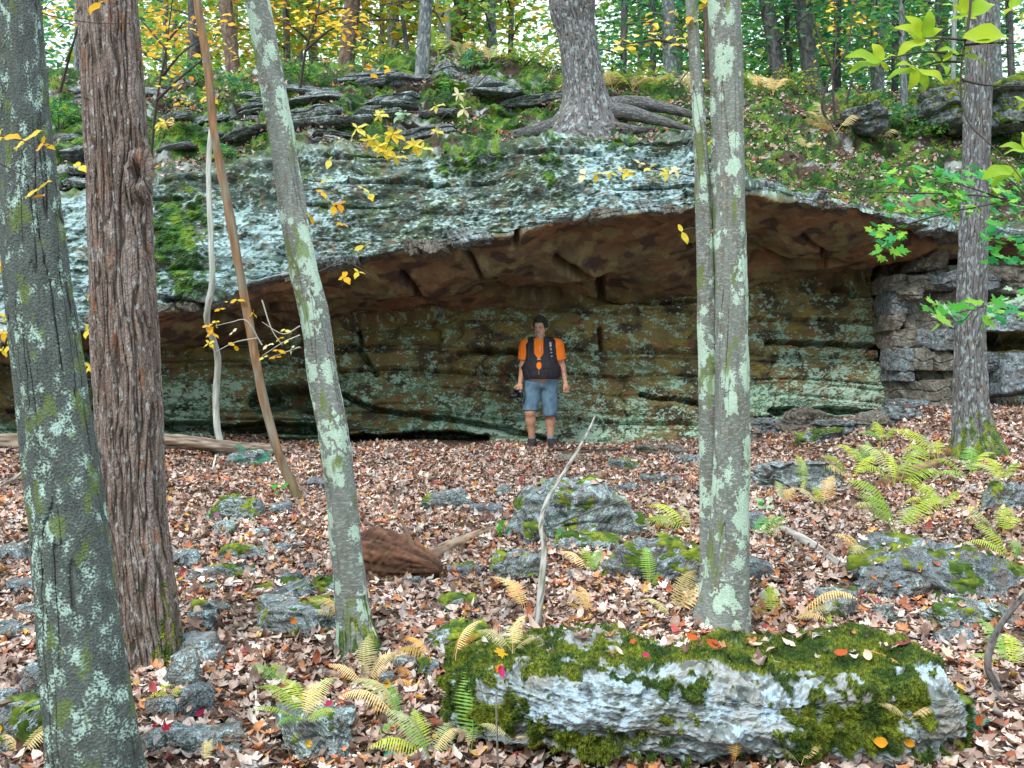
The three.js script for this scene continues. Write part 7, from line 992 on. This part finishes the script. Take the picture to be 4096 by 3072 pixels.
  // socks and boots
  for (const [a, yaw, sock] of [[aL, -0.15, [0.12, 0.22, 0.4]], [aR, 0.2, [0.2, 0.24, 0.3]]]) {
    part('sock', skin((x, y, z) => Math.max(cone(x, y, z, [a[0], 0.09, a[2], 0.046], [a[0], 0.19, a[2] - 0.0, 0.05]), y - 0.185), [a[0] - 0.08, 0.05, a[2] - 0.08], [a[0] + 0.08, 0.22, a[2] + 0.08], 0.008), std(...sock), man);
    const fz = Math.cos(yaw), fx = Math.sin(yaw); part('boot', skin((x, y, z) => Math.max(smin(smin(cone(x, y, z, [a[0], 0.07, a[2] - 0.04, 0.056], [a[0] + fx * 0.17, 0.045, a[2] + fz * 0.17, 0.05]), cone(x, y, z, [a[0], 0.06, a[2], 0.058], [a[0], 0.13, a[2] - 0.005, 0.054]), 0.04), cone(x, y, z, [a[0], 0.022, a[2] - 0.05, 0.052], [a[0] + fx * 0.18, 0.022, a[2] + fz * 0.18, 0.054]), 0.02), -y, y - 0.14), [a[0] - 0.16, -0.02, a[2] - 0.15], [a[0] + 0.16, 0.2, a[2] + 0.3], 0.009), std(0.03, 0.025, 0.03), man);
  }
  // hair and glasses
  part('hair', skin((x, y, z) => { const [a, b, c] = toHead(x, y, z), n = 0.008 * n3(a * 40, b * 25, c * 40); let d = ell(a, b, c, [0, 0.045, -0.018], [0.096, 0.12, 0.112]) + 1.6 * n; const line = lerp(-0.085, 0.072, ss(-0.03, 0.05, c)) - 0.1 * ss(0.05, 0.085, Math.abs(a)) * ss(0.075, 0.03, c); return Math.max(d, line - b); }, [-0.15, 1.5, -0.16], [0.13, 1.83, 0.16], 0.005), std(0.018, 0.014, 0.013, { roughness: 0.6 }), man);
  { const g = new Geo(), back = (a, b, c) => { const y = b * cp - c * sp, z0 = b * sp + c * cp, x = a * ct + z0 * st, z = -a * st + z0 * ct; return V(x + H[0], y + H[1], z + H[2]); }; for (const s of [-1, 1]) { bar(g, Array.from({ length: 17 }, (_, i) => { const t = i / 16 * 6.2832; return back(s * 0.033 + Math.cos(t) * 0.025, 0.0 + Math.sin(t) * 0.016, 0.103); }), Array(17).fill(0.0022), 5); bar(g, [back(s * 0.058, 0.005, 0.1), back(s * 0.08, 0.005, 0.04), back(s * 0.085, 0.002, -0.01)], [0.002, 0.002, 0.002], 5); } bar(g, [back(-0.009, 0.004, 0.106), back(0.009, 0.004, 0.106)], [0.002, 0.002], 5); part('glasses', g.done(), std(0.1, 0.09, 0.08, { roughness: 0.3, metalness: 0.6 }), man); }
  small('pocket', std(0.02, 0.02, 0.03), vest, [[[-0.15, 1.08, 0.19], [-0.07, 1.08, 0.225], 0.009], [[0.02, 1.09, 0.235], [0.15, 1.09, 0.19], 0.009], [[-0.14, 1.25, 0.155], [-0.09, 1.25, 0.172], 0.007]]);
  small('watch', black, man, [[[0.3, 0.93, 0.03], [0.362, 0.93, 0.04], 0.012]]);
  // the camera he carries
  man.scale.setScalar(1.03);
  const cam = thing('camera', 'black handheld camera with a long lens, held in the hand of the walking person', 'camera', at.clone().add(V(-0.315, 0.77, 0.14)));
  const box = new Geo(); { const w = 0.066, h = 0.045, dd = 0.03, r = []; for (const [x, y] of [[-w, -h], [w, -h], [w, h * 0.75], [w * 0.4, h * 0.85], [w * 0.28, h * 1.35], [-w * 0.28, h * 1.35], [-w * 0.4, h * 0.85], [-w, h * 0.75]]) r.push([box.v(x, y, dd), box.v(x * 1.0, y, -dd)]); for (let k = 0; k < 8; k++) { const n = (k + 1) % 8; box.q(r[k][0], r[n][0], r[n][1], r[k][1]); } const c0 = box.v(0, 0, dd + 0.004), c1 = box.v(0, 0, -dd); for (let k = 0; k < 8; k++) { const n = (k + 1) % 8; box.t(r[k][0], r[n][0], c0); box.t(r[n][1], r[k][1], c1); } }
  const cb = part('camera_body', box.done(), black, cam), lens = new THREE.LatheGeometry([[0.0, 0.1], [0.03, 0.1], [0.036, 0.105], [0.04, 0.085], [0.038, 0.06], [0.041, 0.055], [0.041, 0.03], [0.036, 0.0]].map(([x, y]) => new THREE.Vector2(x, y)), 20); lens.rotateX(Math.PI / 2); lens.translate(0, -0.005, 0.028); part('lens', lens, std(0.015, 0.015, 0.02, { roughness: 0.25 }), cam); const kn = new THREE.CylinderGeometry(0.012, 0.012, 0.014, 14); kn.translate(0.045, 0.042, 0); part('dial', kn, grey, cam);
  { const g = new Geo(); bar(g, smoothPts([V(0.06, 0.03, 0), V(0.09, -0.03, 0.02), V(0.07, -0.1, 0.03), V(0.01, -0.12, 0.02), V(-0.04, -0.06, 0.01), V(-0.066, 0.02, 0)], 20), Array(21).fill(0.006), 5); part('strap', g.done(), black, cam); }
  cam.rotation.set(0.5, -0.9, 0.15);
}
renderer.render(scene, camera);
